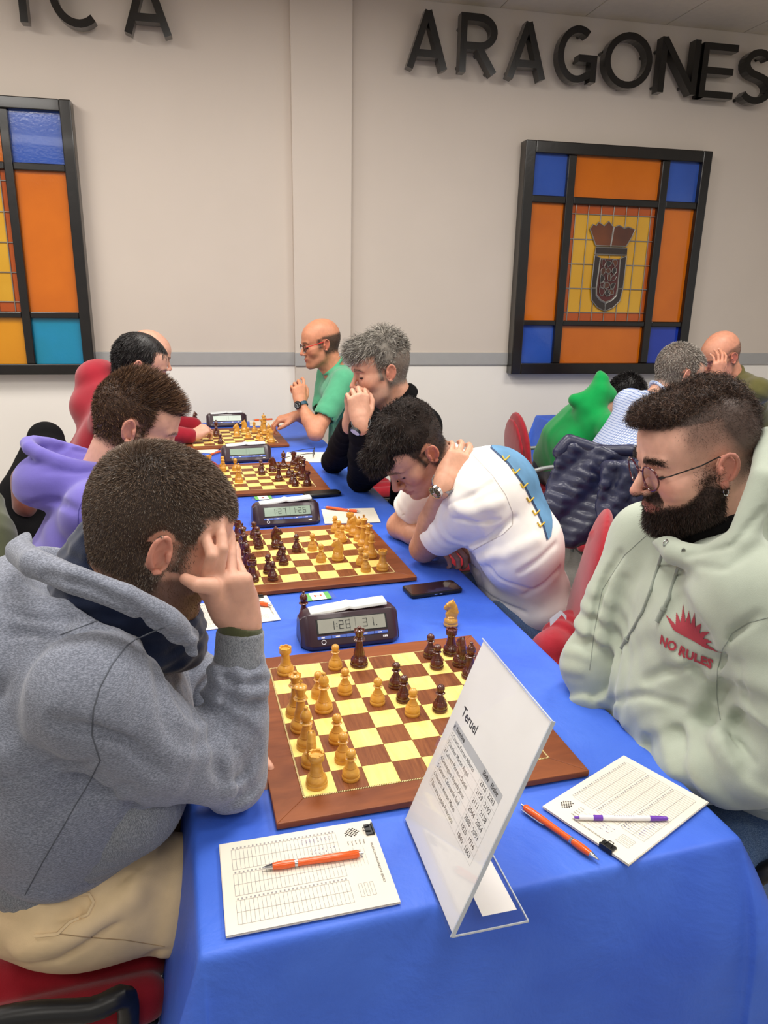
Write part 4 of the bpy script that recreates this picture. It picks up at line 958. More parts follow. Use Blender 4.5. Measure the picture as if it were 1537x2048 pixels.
# ================================================================== PEOPLE LIBRARY
# head-local coordinates: x person's right, y forward, z up; origin between the ears (metres)
SKIN, LIP, NAIL, SCLERA, HAND = 1, 2, 3, 4, 6
def add_head(s, o, R, sc=1.0, jaw=1.0, nose=1.0, brow=1.0, fat=0.0, eyes='down', chin=1.0):
    s.at(o, R, sc); m = SKIN
    s.ell((0, -.016, .042), (.0755, .098, .082), k=.01, m=m)                 # cranium
    s.ell((0, -.050, .010), (.062, .056, .062), k=.03, m=m)                  # occiput
    s.ell((0, .040, .030), (.060, .048, .058), k=.03, m=m)                   # forehead
    s.ell((0, .026, -.040), (.058+fat, .058, .066), k=.03, m=m)              # mid face
    s.chain([(-.060-fat, -.006, -.040), (-.052-fat, .018, -.078), (-.022, .066, -.104), (0, .076*chin, -.106), (.022, .066, -.104), (.052+fat, .018, -.078), (.060+fat, -.006, -.040)], [.014, .016*jaw, .017*jaw, .018*jaw, .017*jaw, .016*jaw, .014], k=.03, m=m)
    s.ell((0, .040, -.080), (.040, .042, .030), k=.02, m=m)                  # floor of the chin
    for x in (-1, 1):
        s.ell((x*.040, .056, -.030), (.024+fat*.5, .026, .024), k=.022, m=m) # cheek
        s.cap((x*.012, .088, .020), (x*.042, .074, .020), .0085*brow, .0075*brow, k=.012, m=m)   # brow
        s.cap((x*.044, .058, -.020), (x*.062, .020, -.016), .0065, .006, k=.020, m=m)      # cheekbone
    for x in (-1, 1):
        s.ell((x*.031, .093, -.002), (.0175, .014, .0115), op='-', k=.014)   # eye socket
        s.ell((x*.031, .0735, -.003), (.0135, .0135, .0130), k=.004, m=m)    # lid over the ball
        lid = -.0078 if eyes == 'down' else -.0055
        s.chain([(x*.0195, .0855, lid+.001), (x*.031, .0885, lid-.002), (x*.043, .0815, lid)], [.0010, .0012, .0010], k=.0012, op='-', m=5)
    # nose
    s.chain([(0, .083, .010), (0, .094*nose, -.010), (0, .110*nose, -.033)], [.0075, .0075, .0088], k=.010, m=m)
    s.ell((0, .108*nose, -.036), (.0098, .0098, .0082), k=.006, m=m)
    for x in (-1, 1):
        s.ell((x*.0120, .0965, -.0405), (.0078, .0098, .0072), k=.005, m=m)
        s.ell((x*.0062, .1025, -.0475), (.0030, .0045, .0030), k=.002, op='-', m=m)
    # mouth
    s.ell((0, .072, -.068), (.030, .024, .022), k=.016, m=m)
    s.chain([(-.023, .0835, -.0685), (-.009, .0955, -.0655), (0, .0962, -.0668), (.009, .0955, -.0655), (.023, .0835, -.0685)], [.0028, .0052, .0048, .0052, .0028], k=.004, m=LIP)
    s.chain([(-.021, .0835, -.0715), (0, .0945, -.0755), (.021, .0835, -.0715)], [.0028, .0062, .0028], k=.004, m=LIP)
    s.chain([(-.024, .0880, -.0700), (0, .1010, -.0708), (.024, .0880, -.0700)], [.0008, .0010, .0008], k=.0016, op='-', m=LIP)
    s.ell((0, .084, -.100), (.016, .014, .013), k=.014, m=m)                 # chin ball
    # ears
    for x in (-1, 1):
        c = np.array([x*.0765, -.008, -.006]); t = np.array([x*.42, -.90, 0]); t /= np.linalg.norm(t); u = nrm([x*.18, -.20, .96])
        pts = []
        for q in np.linspace(-50, 235, 13):
            a = math.radians(q); pts.append(c+np.array([x*.010, 0, 0])+t*(.0175*math.cos(a)*(1 if math.cos(a) > 0 else .72))+u*(.0285*math.sin(a)*(1.0 if q > 0 else .85)))
        s.ell(c+np.array([x*.005, -.003, 0]), (.0050, .0165, .0265), R=frame(t*-1, u), k=.008, m=m)
        s.chain(pts, [.0040]*3+[.0036]*7+[.0032]*3, k=.0035, m=m)
        s.ell(c+np.array([x*.0135, .003, .000]), (.0065, .0095, .0125), op='-', k=.004)
        s.chain([c+np.array([x*.010, .008, .004]), c+np.array([x*.011, .0105, -.004])], [.0042, .0036], k=.004, m=m)     # tragus
        s.ell(c+np.array([x*.0095, .004, -.0275]), (.0048, .0072, .0085), k=.005, m=m)   # lobe
    return s
def add_neck(s, o, R, base, r0=.058, r1=.062, sc=1.0):
    s.at(o, R, sc); a = s.w((0, -.030, -.045)); s.at(); s.cap(a, np.asarray(base, float), r0, r1, k=.03, m=SKIN)
    s.at(o, R, sc); a2 = s.w((0, .020, -.085)); s.at()
    s.cap(a2, np.asarray(base, float)+.25*(a2-a), .034, .050, k=.03, m=SKIN)
# ---- hands -------------------------------------------------------------
def add_hand(s, W, d, n, side, sc=1.0, curl=(25, 30, 20), spread=1.0, thumb=None, fingers=None, fcurl=None, elbow=None, rw=.027, fr=1.0):
    """W wrist, d wrist->knuckles, n back-of-hand normal, side +1 when the thumb lies towards cross(d,n)"""
    d = nrm(d); n = nrm(np.asarray(n)-d*(np.asarray(n)@d)); x = np.cross(d, n)*side; s.at(); W = np.asarray(W, float); m = HAND
    P = lambda a, b_, c: W+(x*a+d*b_+n*c)*sc
    # palm
    kn = [P(.030, .090, .002), P(.010, .095, .005), P(-.010, .091, .004), P(-.028, .082, .000)]
    for q, a in zip(kn, (.014, .004, -.006, -.016)):
        s.cap(P(a, .012, .0), q, .0150*sc, .0118*sc, k=.016, m=m)
    s.ell(P(.020, .040, -.012), np.array([.020, .032, .015])*sc, R=np.stack([x, d, n], 1), k=.016, m=m)
    s.ell(P(-.022, .040, -.010), np.array([.014, .034, .013])*sc, R=np.stack([x, d, n], 1), k=.014, m=m)
    s.cap(W-d*.02*sc, P(0, .02, 0), rw*.82*sc, .021*sc, k=.02, m=m)
    if elbow is not None:
        E = np.asarray(elbow, float); s.chain([W-d*.01, W+(E-W)*.12, W+(E-W)*.55, E], [rw*.80*sc, rw*.88*sc*(.5+.5*fr), .041*sc*fr, .042*sc*fr], k=.02, m=m)
    Ls = [(.042, .025, .019), (.047, .029, .020), (.043, .027, .020), (.034, .020, .018)]
    Rr = [(.0094, .0086, .0078, .0066), (.0096, .0088, .0079, .0068), (.0092, .0083, .0075, .0064), (.0082, .0074, .0066, .0056)]
    fan = [.16, .05, -.05, -.17]
    for f in range(4):
        if fingers is not None and fingers[f] is not None:
            pts = [kn[f]-n*.002]+[np.asarray(q, float) for q in fingers[f]]
        else:
            cu = fcurl[f] if fcurl else curl; a = 0; p = kn[f]; pts = [p]; dd = nrm(d+x*fan[f]*spread)
            for L, c in zip(Ls[f], cu):
                a += math.radians(c); p = p+(dd*math.cos(a)-n*math.sin(a))*L*sc; pts.append(p)
        rr = np.array(Rr[f])*sc; s.chain(pts, rr[:len(pts)], k=.005, m=m)
        for i in (1, 2):
            if i < len(pts)-1: s.ell(pts[i], (rr[i]*1.03,)*3, k=.001, m=m)
        dt = nrm(pts[-1]-pts[-2]); nt = nrm(n*math.cos(math.radians(sum(curl) if fingers is None else 20))+d*.0001+n*.2); nt = nrm(nt-dt*(nt@dt))
        s.ell(pts[-1]-dt*.001+nt*rr[-1]*.72, (.0050*sc, .0066*sc, .0022*sc), R=np.stack([np.cross(dt, nt), dt, nt], 1), k=.0008, m=NAIL)
    tb = P(.022, .018, -.006)
    if thumb is None: tp = [P(.046, .048, -.018), P(.056, .078, -.026), P(.054, .102, -.034)]
    elif isinstance(thumb, str): tp = [P(.040, .052, -.026), P(.028, .078, -.036), P(.008, .092, -.038)]
    else: tp = [np.asarray(q, float) for q in thumb]
    s.chain([tb]+tp, np.array([.0165, .0125, .0108, .0085])*sc, k=.008, m=m)
    return s
# ---- colour of a body --------------------------------------------------
def lerp(a, b, t): return a*(1-t[:, None])+b*t[:, None]
def sm(x, a, b): t = np.clip((x-a)/(b-a), 0, 1); return t*t*(3-2*t)
def lin(*c): return np.array(srgb(*c))
def paint(skin, o, R, sc=1, lipc=None, beard=None, beard_amt=0.0, beard_mask=None, browc=(50, 36, 28), scalp=None, scalp_mask=None, flush=1.0, lid=None, browk=1.0):
    skin = lin(*skin)
    def f(X, mid):
        N = len(X); C = np.tile(skin, (N, 1)); L = ((X-np.asarray(o, np.float32))@R.astype(np.float32))/sc
        x, y, z = np.abs(L[:, 0]), L[:, 1], L[:, 2]; head = (L[:, 2] > -.14) & (np.abs(y) < .14) & (x < .1) & (z < .16) & (mid != HAND) & (mid != NAIL)
        red = lin(200, 96, 80); w = np.zeros(N)
        w = np.maximum(w, .28*np.exp(-((x-.042)/.022)**2-((y-.07)/.03)**2-((z+.030)/.022)**2))
        w = np.maximum(w, .30*np.exp(-(x/.015)**2-((y-.112)/.02)**2-((z+.036)/.015)**2)); w = np.maximum(w, .34*sm(x, .077, .086)*(np.abs(y) < .05)*(np.abs(z) < .05))
        C = lerp(C, red, w*flush*head)
        C = C*(1+.05*wav(X, 160, 1)[:, None]+.03*wav(X, 420, 2)[:, None])
        C = lerp(C, skin*.72, .5*head*np.exp(-((x-.031)/.016)**2-((z+.001)/.010)**2)*(y > .05))      # darker lids
        if beard is not None:
            bm = beard_mask(x, y, z, L); C = lerp(C, lin(*beard), np.clip(bm, 0, 1)*beard_amt*head)
        if scalp is not None:
            C = lerp(C, lin(*scalp), np.clip(scalp_mask(x, y, z, L), 0, 1)*head)
        bw = sm(x, .010, .014)*(1-sm(x, .046, .052))*np.exp(-((z-.0215+.012*((x-.034)/.02)**2*(x > .034))/(.0048*browk))**4)*(y > .055)
        C = lerp(C, lin(*browc), np.clip(bw*(.75+.4*wav(X, 900, 3)), 0, 1)*head)
        lp = lin(*(lipc or (176, 92, 84))); C[mid == LIP] = lp*.6+C[mid == LIP]*.4
        C[mid == NAIL] = lin(236, 186, 168); C[mid == 5] = lin(46, 28, 22)
        return np.clip(C, 0, 1)
    return f
# ---- strands -------------------------------------------------------------
def strands(name, roots, dirs, length, width, colors, parent, droop=None, curl=0.0, segs=3, curlr=.003, kind='stuff', mat=None):
    """roots Nx3, dirs Nx3 unit, length N, colors Nx3 -> thin ribbons"""
    N = len(roots); side = np.cross(dirs, rng.normal(size=(N, 3))); side /= np.linalg.norm(side, axis=1)[:, None]+1e-9
    e2 = np.cross(dirs, side); ph = rng.uniform(0, 6.28, N); hand = rng.choice([-1, 1], N)
    P = []
    for i in range(segs+1):
        t = i/segs; p = roots+dirs*(length*t)[:, None]
        if droop is not None: p = p+droop*(length*t*t)[:, None]
        if curl: 
            a = ph+hand*curl*t; p = p+(side*(np.cos(a)-np.cos(ph))[:, None]+e2*(np.sin(a)-np.sin(ph))[:, None])*curlr*min(1, t*2)
        P.append(p)
    V = []
    for i in range(segs+1):
        wd = width*(1-.65*(i/segs)); V += [P[i]-side*wd/2, P[i]+side*wd/2]
    V = np.stack(V, 1).reshape(-1, 3); K = 2*(segs+1); b0 = np.arange(N)*K
    F = np.concatenate([np.stack([b0+2*i, b0+2*i+1, b0+2*i+3, b0+2*i+2], 1) for i in range(segs)])
    o = mesh(name, V, F, mat or M['hair'], parent, smooth=True, kind=kind)
    at = o.data.color_attributes.new('Col', 'FLOAT_COLOR', 'POINT'); c = np.repeat(colors, K, 0)
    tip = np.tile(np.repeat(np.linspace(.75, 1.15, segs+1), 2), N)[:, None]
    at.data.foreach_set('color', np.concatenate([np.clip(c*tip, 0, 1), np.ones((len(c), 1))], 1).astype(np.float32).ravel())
    return o
def scatter(V, Q, mask, n):
    """n random points (and normals) on quads whose centre passes mask"""
    c = V[Q].mean(1); ok = mask(c) ; Qs = Q[ok > 0]; pr = ok[ok > 0]
    a = V[Qs[:, 0]]; b_ = V[Qs[:, 1]]; d = V[Qs[:, 3]]; cn = np.cross(V[Qs[:, 2]]-a, V[Qs[:, 3]]-b_); ar = np.linalg.norm(cn, axis=1)+1e-12
    pr = pr*ar; k = rng.choice(len(Qs), n, p=pr/pr.sum()); u, v = rng.random(n), rng.random(n)
    p = a[k]+(b_[k]-a[k])*u[:, None]+(d[k]-a[k])*v[:, None]; nn = cn[k]/ar[k][:, None]
    return p, nn
def not_hand(b, V, Q, q): return q[~np.isin(b.ev(V[q[:, 0]].astype(np.float32), mats=True)[1], (HAND, NAIL))]
def local(X, o, R, sc=1): return ((X-np.asarray(o))@R)/sc
def mixcol(cols, n, var=.2):
    c = np.array([srgb(*q) for q in cols]); k = rng.integers(0, len(c), n); return np.clip(c[k]*(1+rng.normal(size=(n, 1))*var), 0.002, 1)
def person(lab, group=None, loc=(0, 0, 0)):
    t = thing('person', lab, 'person', group); return t
def crease(s, lines, up=1.0, h=.011):
    """press folds into a garment: each line is (depth_mm, width_mm, [(u, v), ...]) seen in the photo, laid on the garment's own surface"""
    from mathutils.bvhtree import BVHTree
    V, Q = s.mesh(h); bv = BVHTree.FromPolygons([Vector(v) for v in V], [tuple(int(i) for i in q) for q in Q])
    for dp, wd, px in lines:
        px = np.array(px, float); dd = np.r_[0, np.cumsum(np.hypot(*np.diff(px, axis=0).T))]; n = max(4, int(dd[-1]/14)); q = np.linspace(0, dd[-1], n); P = []; N_ = []
        for u, v in zip(np.interp(q, dd, px[:, 0]), np.interp(q, dd, px[:, 1])):
            dr = nrm(ray(u, v)); hh = bv.ray_cast(Vector((0, 0, CZ)), Vector(dr), 6)
            if hh[0] is None: continue
            p = np.array(hh[0]); nn = np.array(hh[1]); nn = nn if nn@dr < 0 else -nn
            if P and np.linalg.norm(p-P[-1]) > .12: continue
            P.append(p); N_.append(nn)
        if len(P) < 3: continue
        r = wd/1000; d = abs(dp)/1000; m_ = len(P); tp = [math.sin(math.pi*(i+.6)/(m_+.2))**.6 for i in range(m_)]
        if dp > 0: s.chain([p+n_*(r-d*t_) for p, n_, t_ in zip(P, N_, tp)], [r]*m_, k=.012+.5*r, op='-', m=0)
        else: s.chain([p-n_*(r-d*t_) for p, n_, t_ in zip(P, N_, tp)], [r]*m_, k=.014+.8*r)
def chk(nm, *pts):
    print(nm, [round(float(np.linalg.norm(np.asarray(a)-np.asarray(b_))), 3) for a, b_ in zip(pts, pts[1:])])
def child_geo(s, name, h, mat, parent, label=None, color=None, clip=None):
    o = s.build(name, h, mat, parent, color, clip)
    if label: o['label'] = label
    return o
# ================================================================== PEOPLE IN FRONT
def headat(yaw, pit, rol, lm, uv, dep, sc=1.0):
    F = np.array([math.cos(pit)*math.cos(yaw), math.cos(pit)*math.sin(yaw), -math.sin(pit)]); R = nrm(np.cross(F, [0, 0, 1])); U = np.cross(R, F)
    c, s_ = math.cos(rol), math.sin(rol); Rm = np.stack([c*R+s_*U, F, -s_*R+c*U], 1)
    return D(*uv, dep)-Rm@(np.array(lm)*sc), Rm
def slab_chain(s, pts, X, hw, r, k=.03, m=0, flat=1.0):
    pts = [np.asarray(p, float) for p in pts]; X = nrm(X); hw = hw if hasattr(hw, '__len__') else [hw]*len(pts)
    for t in (-1, -.5, 0, .5, 1):
        s.chain([p+X*h*t for p, h in zip(pts, hw)], [q*(1-.18*t*t) for q in r], k=k, m=m)
def folds(items, broad=(.004, 13, 0), fine=(.0022, 30, 4), A=None):
    def f(X):
        Y = X if A is None else (X@A.astype(np.float32))
        d = broad[0]*wav(Y, broad[1], broad[2]) - fine[0]*ridge(wav(Y, fine[1], fine[2]))*np.clip(.5+.8*wav(Y, 9, 6), 0, 1)*2
        for (c, Rr, lam, amp, sd) in items:
            q = X-np.asarray(c, np.float32); r = np.sqrt((q*q).sum(1)); w_ = np.exp(-(r/Rr)**2)
            d = d+amp*w_*sm(r, lam*.7, lam*1.8)*np.sin(r*6.283/lam+1.3*wav(X, 18, sd))
        return d
    return f
def hoodring(s, pts, r, k=.012): s.chain([np.asarray(p, float) for p in pts]+[np.asarray(pts[0], float)], [r]*(len(pts)+1), k=k)
def ribband(s, a, b, r0, r1, n=26, amp=.0012, k=.006, m=0):
    """ribbed cuff along a->b"""
    a = np.asarray(a, float); b = np.asarray(b, float); d = nrm(b-a); e = nrm(np.cross(d, [.31, .2, .9])); f2 = np.cross(d, e)
    def sq(Y, u):
        q = Y-a.astype(np.float32); an = np.arctan2(q@f2.astype(np.float32), q@e.astype(np.float32)); return amp*np.sin(an*n)
    s.cap(a, b, r0, r1, k=k, m=m, sq=sq)
def bvh_of(o):
    from mathutils.bvhtree import BVHTree
    me = o.data; V = [v.co for v in me.vertices]; F = [tuple(p.vertices) for p in me.polygons]; return BVHTree.FromPolygons(V, F)
def decal(name, V2, F, O, ex, ey, bvh, mat, parent, off=.0016, kind=None):
    """print: flat figure laid onto the garment's surface"""
    O = np.asarray(O, float); ex = nrm(ex); n = nrm(np.cross(ex, ey)); ey = np.cross(n, ex); out = []
    for v in V2:
        p = O+ex*v[0]+ey*v[1]+n*.15; h = bvh.ray_cast(Vector(p), Vector(-n), .4)
        q = np.array(h[0])+n*off if h[0] is not None else O+ex*v[0]+ey*v[1]
        out.append(q)
    return mesh(name, out, F, mat, parent, kind=kind)
def tri_grid(poly, step):
    """triangulated fill of a 2-D polygon on a fine grid (point-in-polygon cells)"""
    P = np.array(poly); x0, y0 = P.min(0); x1, y1 = P.max(0); nx = int((x1-x0)/step)+2; ny = int((y1-y0)/step)+2
    gx, gy = np.meshgrid(x0+np.arange(nx)*step, y0+np.arange(ny)*step, indexing='ij')
    cx, cy_ = gx+step/2, gy+step/2; ins = np.zeros(cx.shape, bool); n = len(P)
    for i in range(n):
        (a, b_), (c, d) = P[i], P[(i+1) % n]; cond = ((b_ > cy_) != (d > cy_)) & (cx < (c-a)*(cy_-b_)/(d-b_+1e-12)+a); ins ^= cond
    idx = np.arange(nx*ny).reshape(nx, ny); F = [(idx[i, j], idx[i+1, j], idx[i+1, j+1], idx[i, j+1]) for i in range(nx-1) for j in range(ny-1) if ins[i, j]]
    V = np.stack([gx.ravel(), gy.ravel()], 1); used = sorted(set(q for f in F for q in f)); mp = {u: i for i, u in enumerate(used)}
    return [tuple(V[u]) for u in used], [tuple(mp[q] for q in f) for f in F]
M['grey_hoodie'] = fabric('heather_grey_fleece', (106, 111, 124), .06, 700, .5, heather=(146, 151, 166), hs=(260, 260, 900))
M['grey_rib'] = fabric('grey_rib_knit', (104, 108, 116), .08, 900, .6, heather=(150, 154, 160), hs=(900, 900, 300))
M['navy_fleece'] = fabric('navy_fleece', (26, 36, 62), .12, 500, .5)
M['khaki'] = fabric('khaki_cotton', (224, 198, 156), .05, 900, .3, sheen=.1)
M['olive'] = fabric('olive_cotton', (74, 78, 52), .1, 700, .4)
M['sage'] = fabric('sage_fleece', (172, 181, 166), .035, 800, .35)
M['logo_red'] = flat('logo_print', (158, 52, 64), .8)
M['denim'] = fabric('blue_denim', (66, 92, 132), .25, 900, .5, heather=(110, 134, 168), hs=(500, 500, 900), mottled=14)
M['dark_denim'] = fabric('dark_denim', (40, 50, 70), .2, 900, .5)
M['white_tee'] = fabric('white_cotton', (250, 246, 240), .025, 900, .25, sheen=.1)
M['lilac'] = fabric('lilac_fleece', (112, 102, 186), .04, 700, .35)
M['crimson'] = fabric('crimson_fleece', (152, 28, 44), .06, 700, .35)
M['black_fleece'] = fabric('black_fleece', (13, 12, 14), .12, 600, .5, sheen=0)
M['mint'] = fabric('mint_pique', (86, 168, 128), .05, 900, .35)
M['green'] = fabric('green_fleece', (10, 150, 72), .05, 600, .35)
M['olive_tee'] = fabric('olive_jersey', (96, 92, 52), .06, 700, .3)
RTU = np.array([math.sin(TH), -math.cos(TH), 0])       # right-hand side of a player who faces +u
# ------------------------------------------------ grey hoodie, left front
def grey_hoodie_man():
    t = person('man in heather grey hoodie resting his forehead on his right hand, left front')
    sc = 1.07; o, R = headat(.42, .44, -.05, (.080, -.008, -.006), (322, 1108), 1.06, sc)
    c7 = np.array([-.445, 1.115, 1.085]); rs = np.array([-.40, .915, 1.02]); ls = np.array([-.50, 1.275, 1.03])
    el = TZ(466, 1556, .805); el[1] += .0; wr = D(482, 1246, 1.165); lel = TZ(418, 1395, .80); lwr = TZ(455, 1460, .785)
    chk('L1 arm', rs, el, wr)
    b = Soft(); add_head(b, o, R, sc, fat=.003); add_neck(b, o, R, c7+np.array([0, 0, -.03]), sc=sc)
    kdir = D(444, 1150, 1.10)-wr
    idx = [D(424, 1112, 1.078), D(415, 1086, 1.088), D(411, 1062, 1.10)]
    mid_ = [D(445, 1098, 1.09), D(443, 1070, 1.10), D(440, 1044, 1.112)]
    rng_ = [D(462, 1110, 1.13), D(463, 1088, 1.15), D(462, 1068, 1.165)]
    pky = [D(474, 1122, 1.16), D(474, 1104, 1.175), D(472, 1090, 1.19)]
    add_hand(b, wr, kdir, np.array([.15, -1, .1]), -1, 1.03, fingers=[idx, mid_, rng_, pky], thumb=[D(424, 1172, 1.078), D(396, 1170, 1.07), D(371, 1158, 1.078)], elbow=el, rw=.029, fr=.62)
    add_hand(b, lwr, TZ(500, 1530, .775)-lwr, np.array([0, 0, 1.]), 1, 1.0, curl=(20, 30, 20), elbow=lel, fr=.62)
    b.chain([c7-np.array([.0, 0, .04]), np.array([-.53, 1.09, .9]), np.array([-.52, 1.06, .62])], [.06, .08, .09], k=.03, m=SKIN)
    b.chain([rs, el], [.034, .026], k=.02, m=SKIN); b.chain([ls, lel], [.034, .026], k=.02, m=SKIN); b.chain([rs, c7-np.array([0, 0, .05]), ls], .035, k=.03, m=SKIN)
    def bm(x, y, z, L):     # short stubble beard and jaw
        return sm(z, -.126, -.108)*sm(-z, .035, .06)*sm(y, -.03, .0)+.8*sm(-z+.3*(y-.02), .03, .05)*(y > .0)*(x > .045)*(z < .0)+.9*np.exp(-((z+.055)/.012)**2)*(y > .07)*(x < .03)
    def scm(x, y, z, L):    # hair-bearing scalp
        hl = .072-.35*np.maximum(.06-np.abs(y-.055), 0)*0
        front = sm(z, .052, .066)+sm(-y, -.045, -.02)*sm(z, .012, .022)*(x > .03); back = sm(-y, -.012, .004)*sm(z+.08, .0, .02)
        side = np.exp(-((y-.022)/.012)**2)*(x > .055)*(z > -.03)*(z < .05)
        return np.clip(front*(y < .088)+back+side*.9, 0, 1)*(1-((x > .069)*(((y+.010)/.021)**2+((z+.004)/.029)**2 < 1)))
    ob = b.build('body', .0026, M['skin'], t, color=paint((222, 170, 146), o, R, sc, beard=(70, 50, 42), beard_amt=.8, beard_mask=bm, scalp=(70, 56, 48), scalp_mask=scm, flush=1.2))
    V = np.empty(len(ob.data.vertices)*3); ob.data.vertices.foreach_get('co', V); V = V.reshape(-1, 3); Q = np.empty(len(ob.data.polygons)*4, np.int32); ob.data.polygons.foreach_get('vertices', Q); Q = Q.reshape(-1, 4)
    headq = not_hand(b, V, Q, Q[(np.linalg.norm(V[Q[:, 0]]-o, axis=1) < .16)])
    def hmask(c):
        L = local(c, o, R, sc); x, y, z = np.abs(L[:, 0]), L[:, 1], L[:, 2]; return scm(x, y, z, L)
    pt, nn = scatter(V, headq, hmask, 44000); L = local(pt, o, R, sc)
    wh = np.array([.012, -.075, .085])      # whorl
    fl = L-wh; fl /= np.linalg.norm(fl, axis=1)[:, None]+1e-6; fl = fl+np.cross(fl, [0, 0, 1])*.5; fw = fl@R.T
    dr = nn*.62+fw*.75+rng.normal(size=nn.shape)*.22; dr /= np.linalg.norm(dr, axis=1)[:, None]
    top = sm(L[:, 2], .03, .09); ln = (.0045+.0075*top)*rng.uniform(.7, 1.25, len(pt))
    side = 1-top
    col = mixcol([(98, 78, 64), (112, 91, 75), (84, 67, 56), (126, 106, 88)], len(pt), .12); gr = rng.random(len(pt)) < (.06+.22*side*(L[:, 1] > -.02))
    col[gr] = mixcol([(170, 160, 150), (140, 128, 116)], int(gr.sum()), .1)
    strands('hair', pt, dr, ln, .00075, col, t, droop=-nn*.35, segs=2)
    def bmask(c):
        L = local(c, o, R, sc); x, y, z = np.abs(L[:, 0]), L[:, 1], L[:, 2]; return np.clip(bm(x, y, z, L), 0, 1)*(z < -.02)*(z > -.13)
    pt, nn = scatter(V, headq, bmask, 6000); dr = nn*.6+(-R[:, 2])*.6+rng.normal(size=nn.shape)*.25; dr /= np.linalg.norm(dr, axis=1)[:, None]
    strands('beard', pt, dr, rng.uniform(.0012, .0028, len(pt)), .0004, mixcol([(84, 60, 48), (120, 88, 68)], len(pt)), t, segs=2)
    # neck warmer
    s = Soft(); nb = c7*.45+(o+R@np.array([0, -.01, -.10]))*.55
    ax = nrm(o-c7)
    s.at(nb, frame(nrm(np.cross([0, 1, 0], ax)), ax)); s.at()
    ring = lambda c, r, tl, n=16: [np.asarray(c)+r*(math.cos(a)*nrm([.9, .28, tl])+math.sin(a)*nrm([-.28, .95, 0])) for a in np.linspace(0, math.tau, n, endpoint=False)]
    for c, r, rr in ((c7+np.array([.070, 0, .100]), .070, .015), (c7+np.array([.060, 0, .084]), .074, .017), (c7+np.array([.045, 0, .058]), .078, .019), (c7+np.array([.038, 0, .034]), .084, .021), (c7+np.array([.035, 0, .012]), .094, .024), (c7+np.array([.035, 0, -.018]), .102, .028), (c7+np.array([.03, 0, -.05]), .105, .03)): hoodring(s, ring(c, r, -.55), rr, k=.012)
    s.disp = lambda X: .003*wav(X, 40, 2)+.0016*np.sin(X[:, 2]*260+2*wav(X, 25, 1))
    s.build('neck_warmer', .004, M['navy_fleece'], t)
    # hoodie
    s = Soft()
    hipc = np.array([-.525, 1.11, .70]); X = RTU
    slab_chain(s, [c7+np.array([-.045, 0, -.06]), np.array([-.535, 1.09, .93]), np.array([-.54, 1.085, .82]), hipc+np.array([-.02, 0, .03])], X, [.10, .135, .13, .14], [.085, .115, .120, .118], k=.04)
    s.chain([ls+np.array([-.01, 0, -.01]), c7+np.array([-.02, 0, -.045]), rs+np.array([-.01, 0, -.01])], [.070, .075, .074], k=.04)
    s.ell(np.array([-.44, 1.09, .93]), (.10, .15, .12), k=.05)
    s.chain([rs+X*.005, rs*.55+el*.45+np.array([-.01, -.015, -.005]), el+np.array([-.005, 0, .004])], [.080, .074, .054], k=.035)
    s.chain([el, el*.6+wr*.4, wr-(wr-el)*.24], [.052, .054, .044], k=.012)
    s.chain([ls, ls*.5+lel*.5, lel, lel*.5+lwr*.5, lwr-(lwr-lel)*.1], [.070, .064, .052, .045, .038], k=.03)
    # bunched folds above the cuff
    u = nrm(wr-el)
    for i in range(4):
        c = wr-(wr-el)*(.30+.11*i); tn = nrm(np.cross(u, [.3, -1, .2])); s.ell(c+tn*.002*(-1)**i, (.0475+.003*math.sin(i*2), .0475, .010), R=frame(nrm(np.cross(u, [1, 0, 0])), u+tn*.22*(-1)**i), k=.012)
    # hood: soft sack with open rim
    hc = c7+np.array([-.085, -.035, -.015])
    s.ell(hc, (.145, .150, .075), R=frame([1, .25, -.25], [0, 0, 1]).T @ np.eye(3), k=.03)
    s.ell(hc+np.array([-.02, -.02, -.03]), (.15, .155, .062), k=.04)
    rimpts = [D(392, 1288, 1.09), D(335, 1240, 1.035), D(250, 1196, .995), D(150, 1160, .99), D(68, 1128, 1.03), D(38, 1104, 1.09), D(72, 1076, 1.16), D(140, 1062, 1.20), D(210, 1080, 1.24), D(310, 1130, 1.26), D(378, 1200, 1.22)]
    s.chain(rimpts[:7]+rimpts[7:], [.018]+[.0185]*9+[.014], k=.010)
    s.ell(c7+np.array([-.045, .0, .055]), (.115, .088, .055), R=frame([1, .2, -.35], [0, 0, 1]), op='-', k=.016)
    s.ell(o+R@np.array([0, -.02, -.11]), (.070, .082, .10), op='-', k=.012)
    s.ell(c7+np.array([.07, .0, .02]), (.075, .075, .075), op='-', k=.012)
    slab_chain(s, [hipc+np.array([-.05, 0, .06]), hipc+np.array([.10, -.01, .15])], X, [.13, .12], [.110, .100], k=.04)
    s.ell(D(240, 1560, 1.24), (.10, .14, .12), k=.05)
    s.disp = folds([(el*.7+wr*.15+rs*.15, .085, .030, .0050, 3), (rs*.7+el*.3+np.array([.05, .03, .02]), .09, .036, .0055, 1), (el+np.array([-.02, 0, .03]), .06, .022, .003, 4), (np.array([-.47, .98, .80]), .16, .06, .006, 2), (lel, .12, .028, .006, 2), (hc+np.array([0, -.1, -.05]), .12, .05, .005, 5)], (.0035, 12, 0), (.0018, 26, 4))
    s.ell(D(471, 1495, 1.222), (.045, .045, .045), k=.03); s.ell(el*.62+wr*.19+rs*.19, (.03, .03, .03), k=.03)
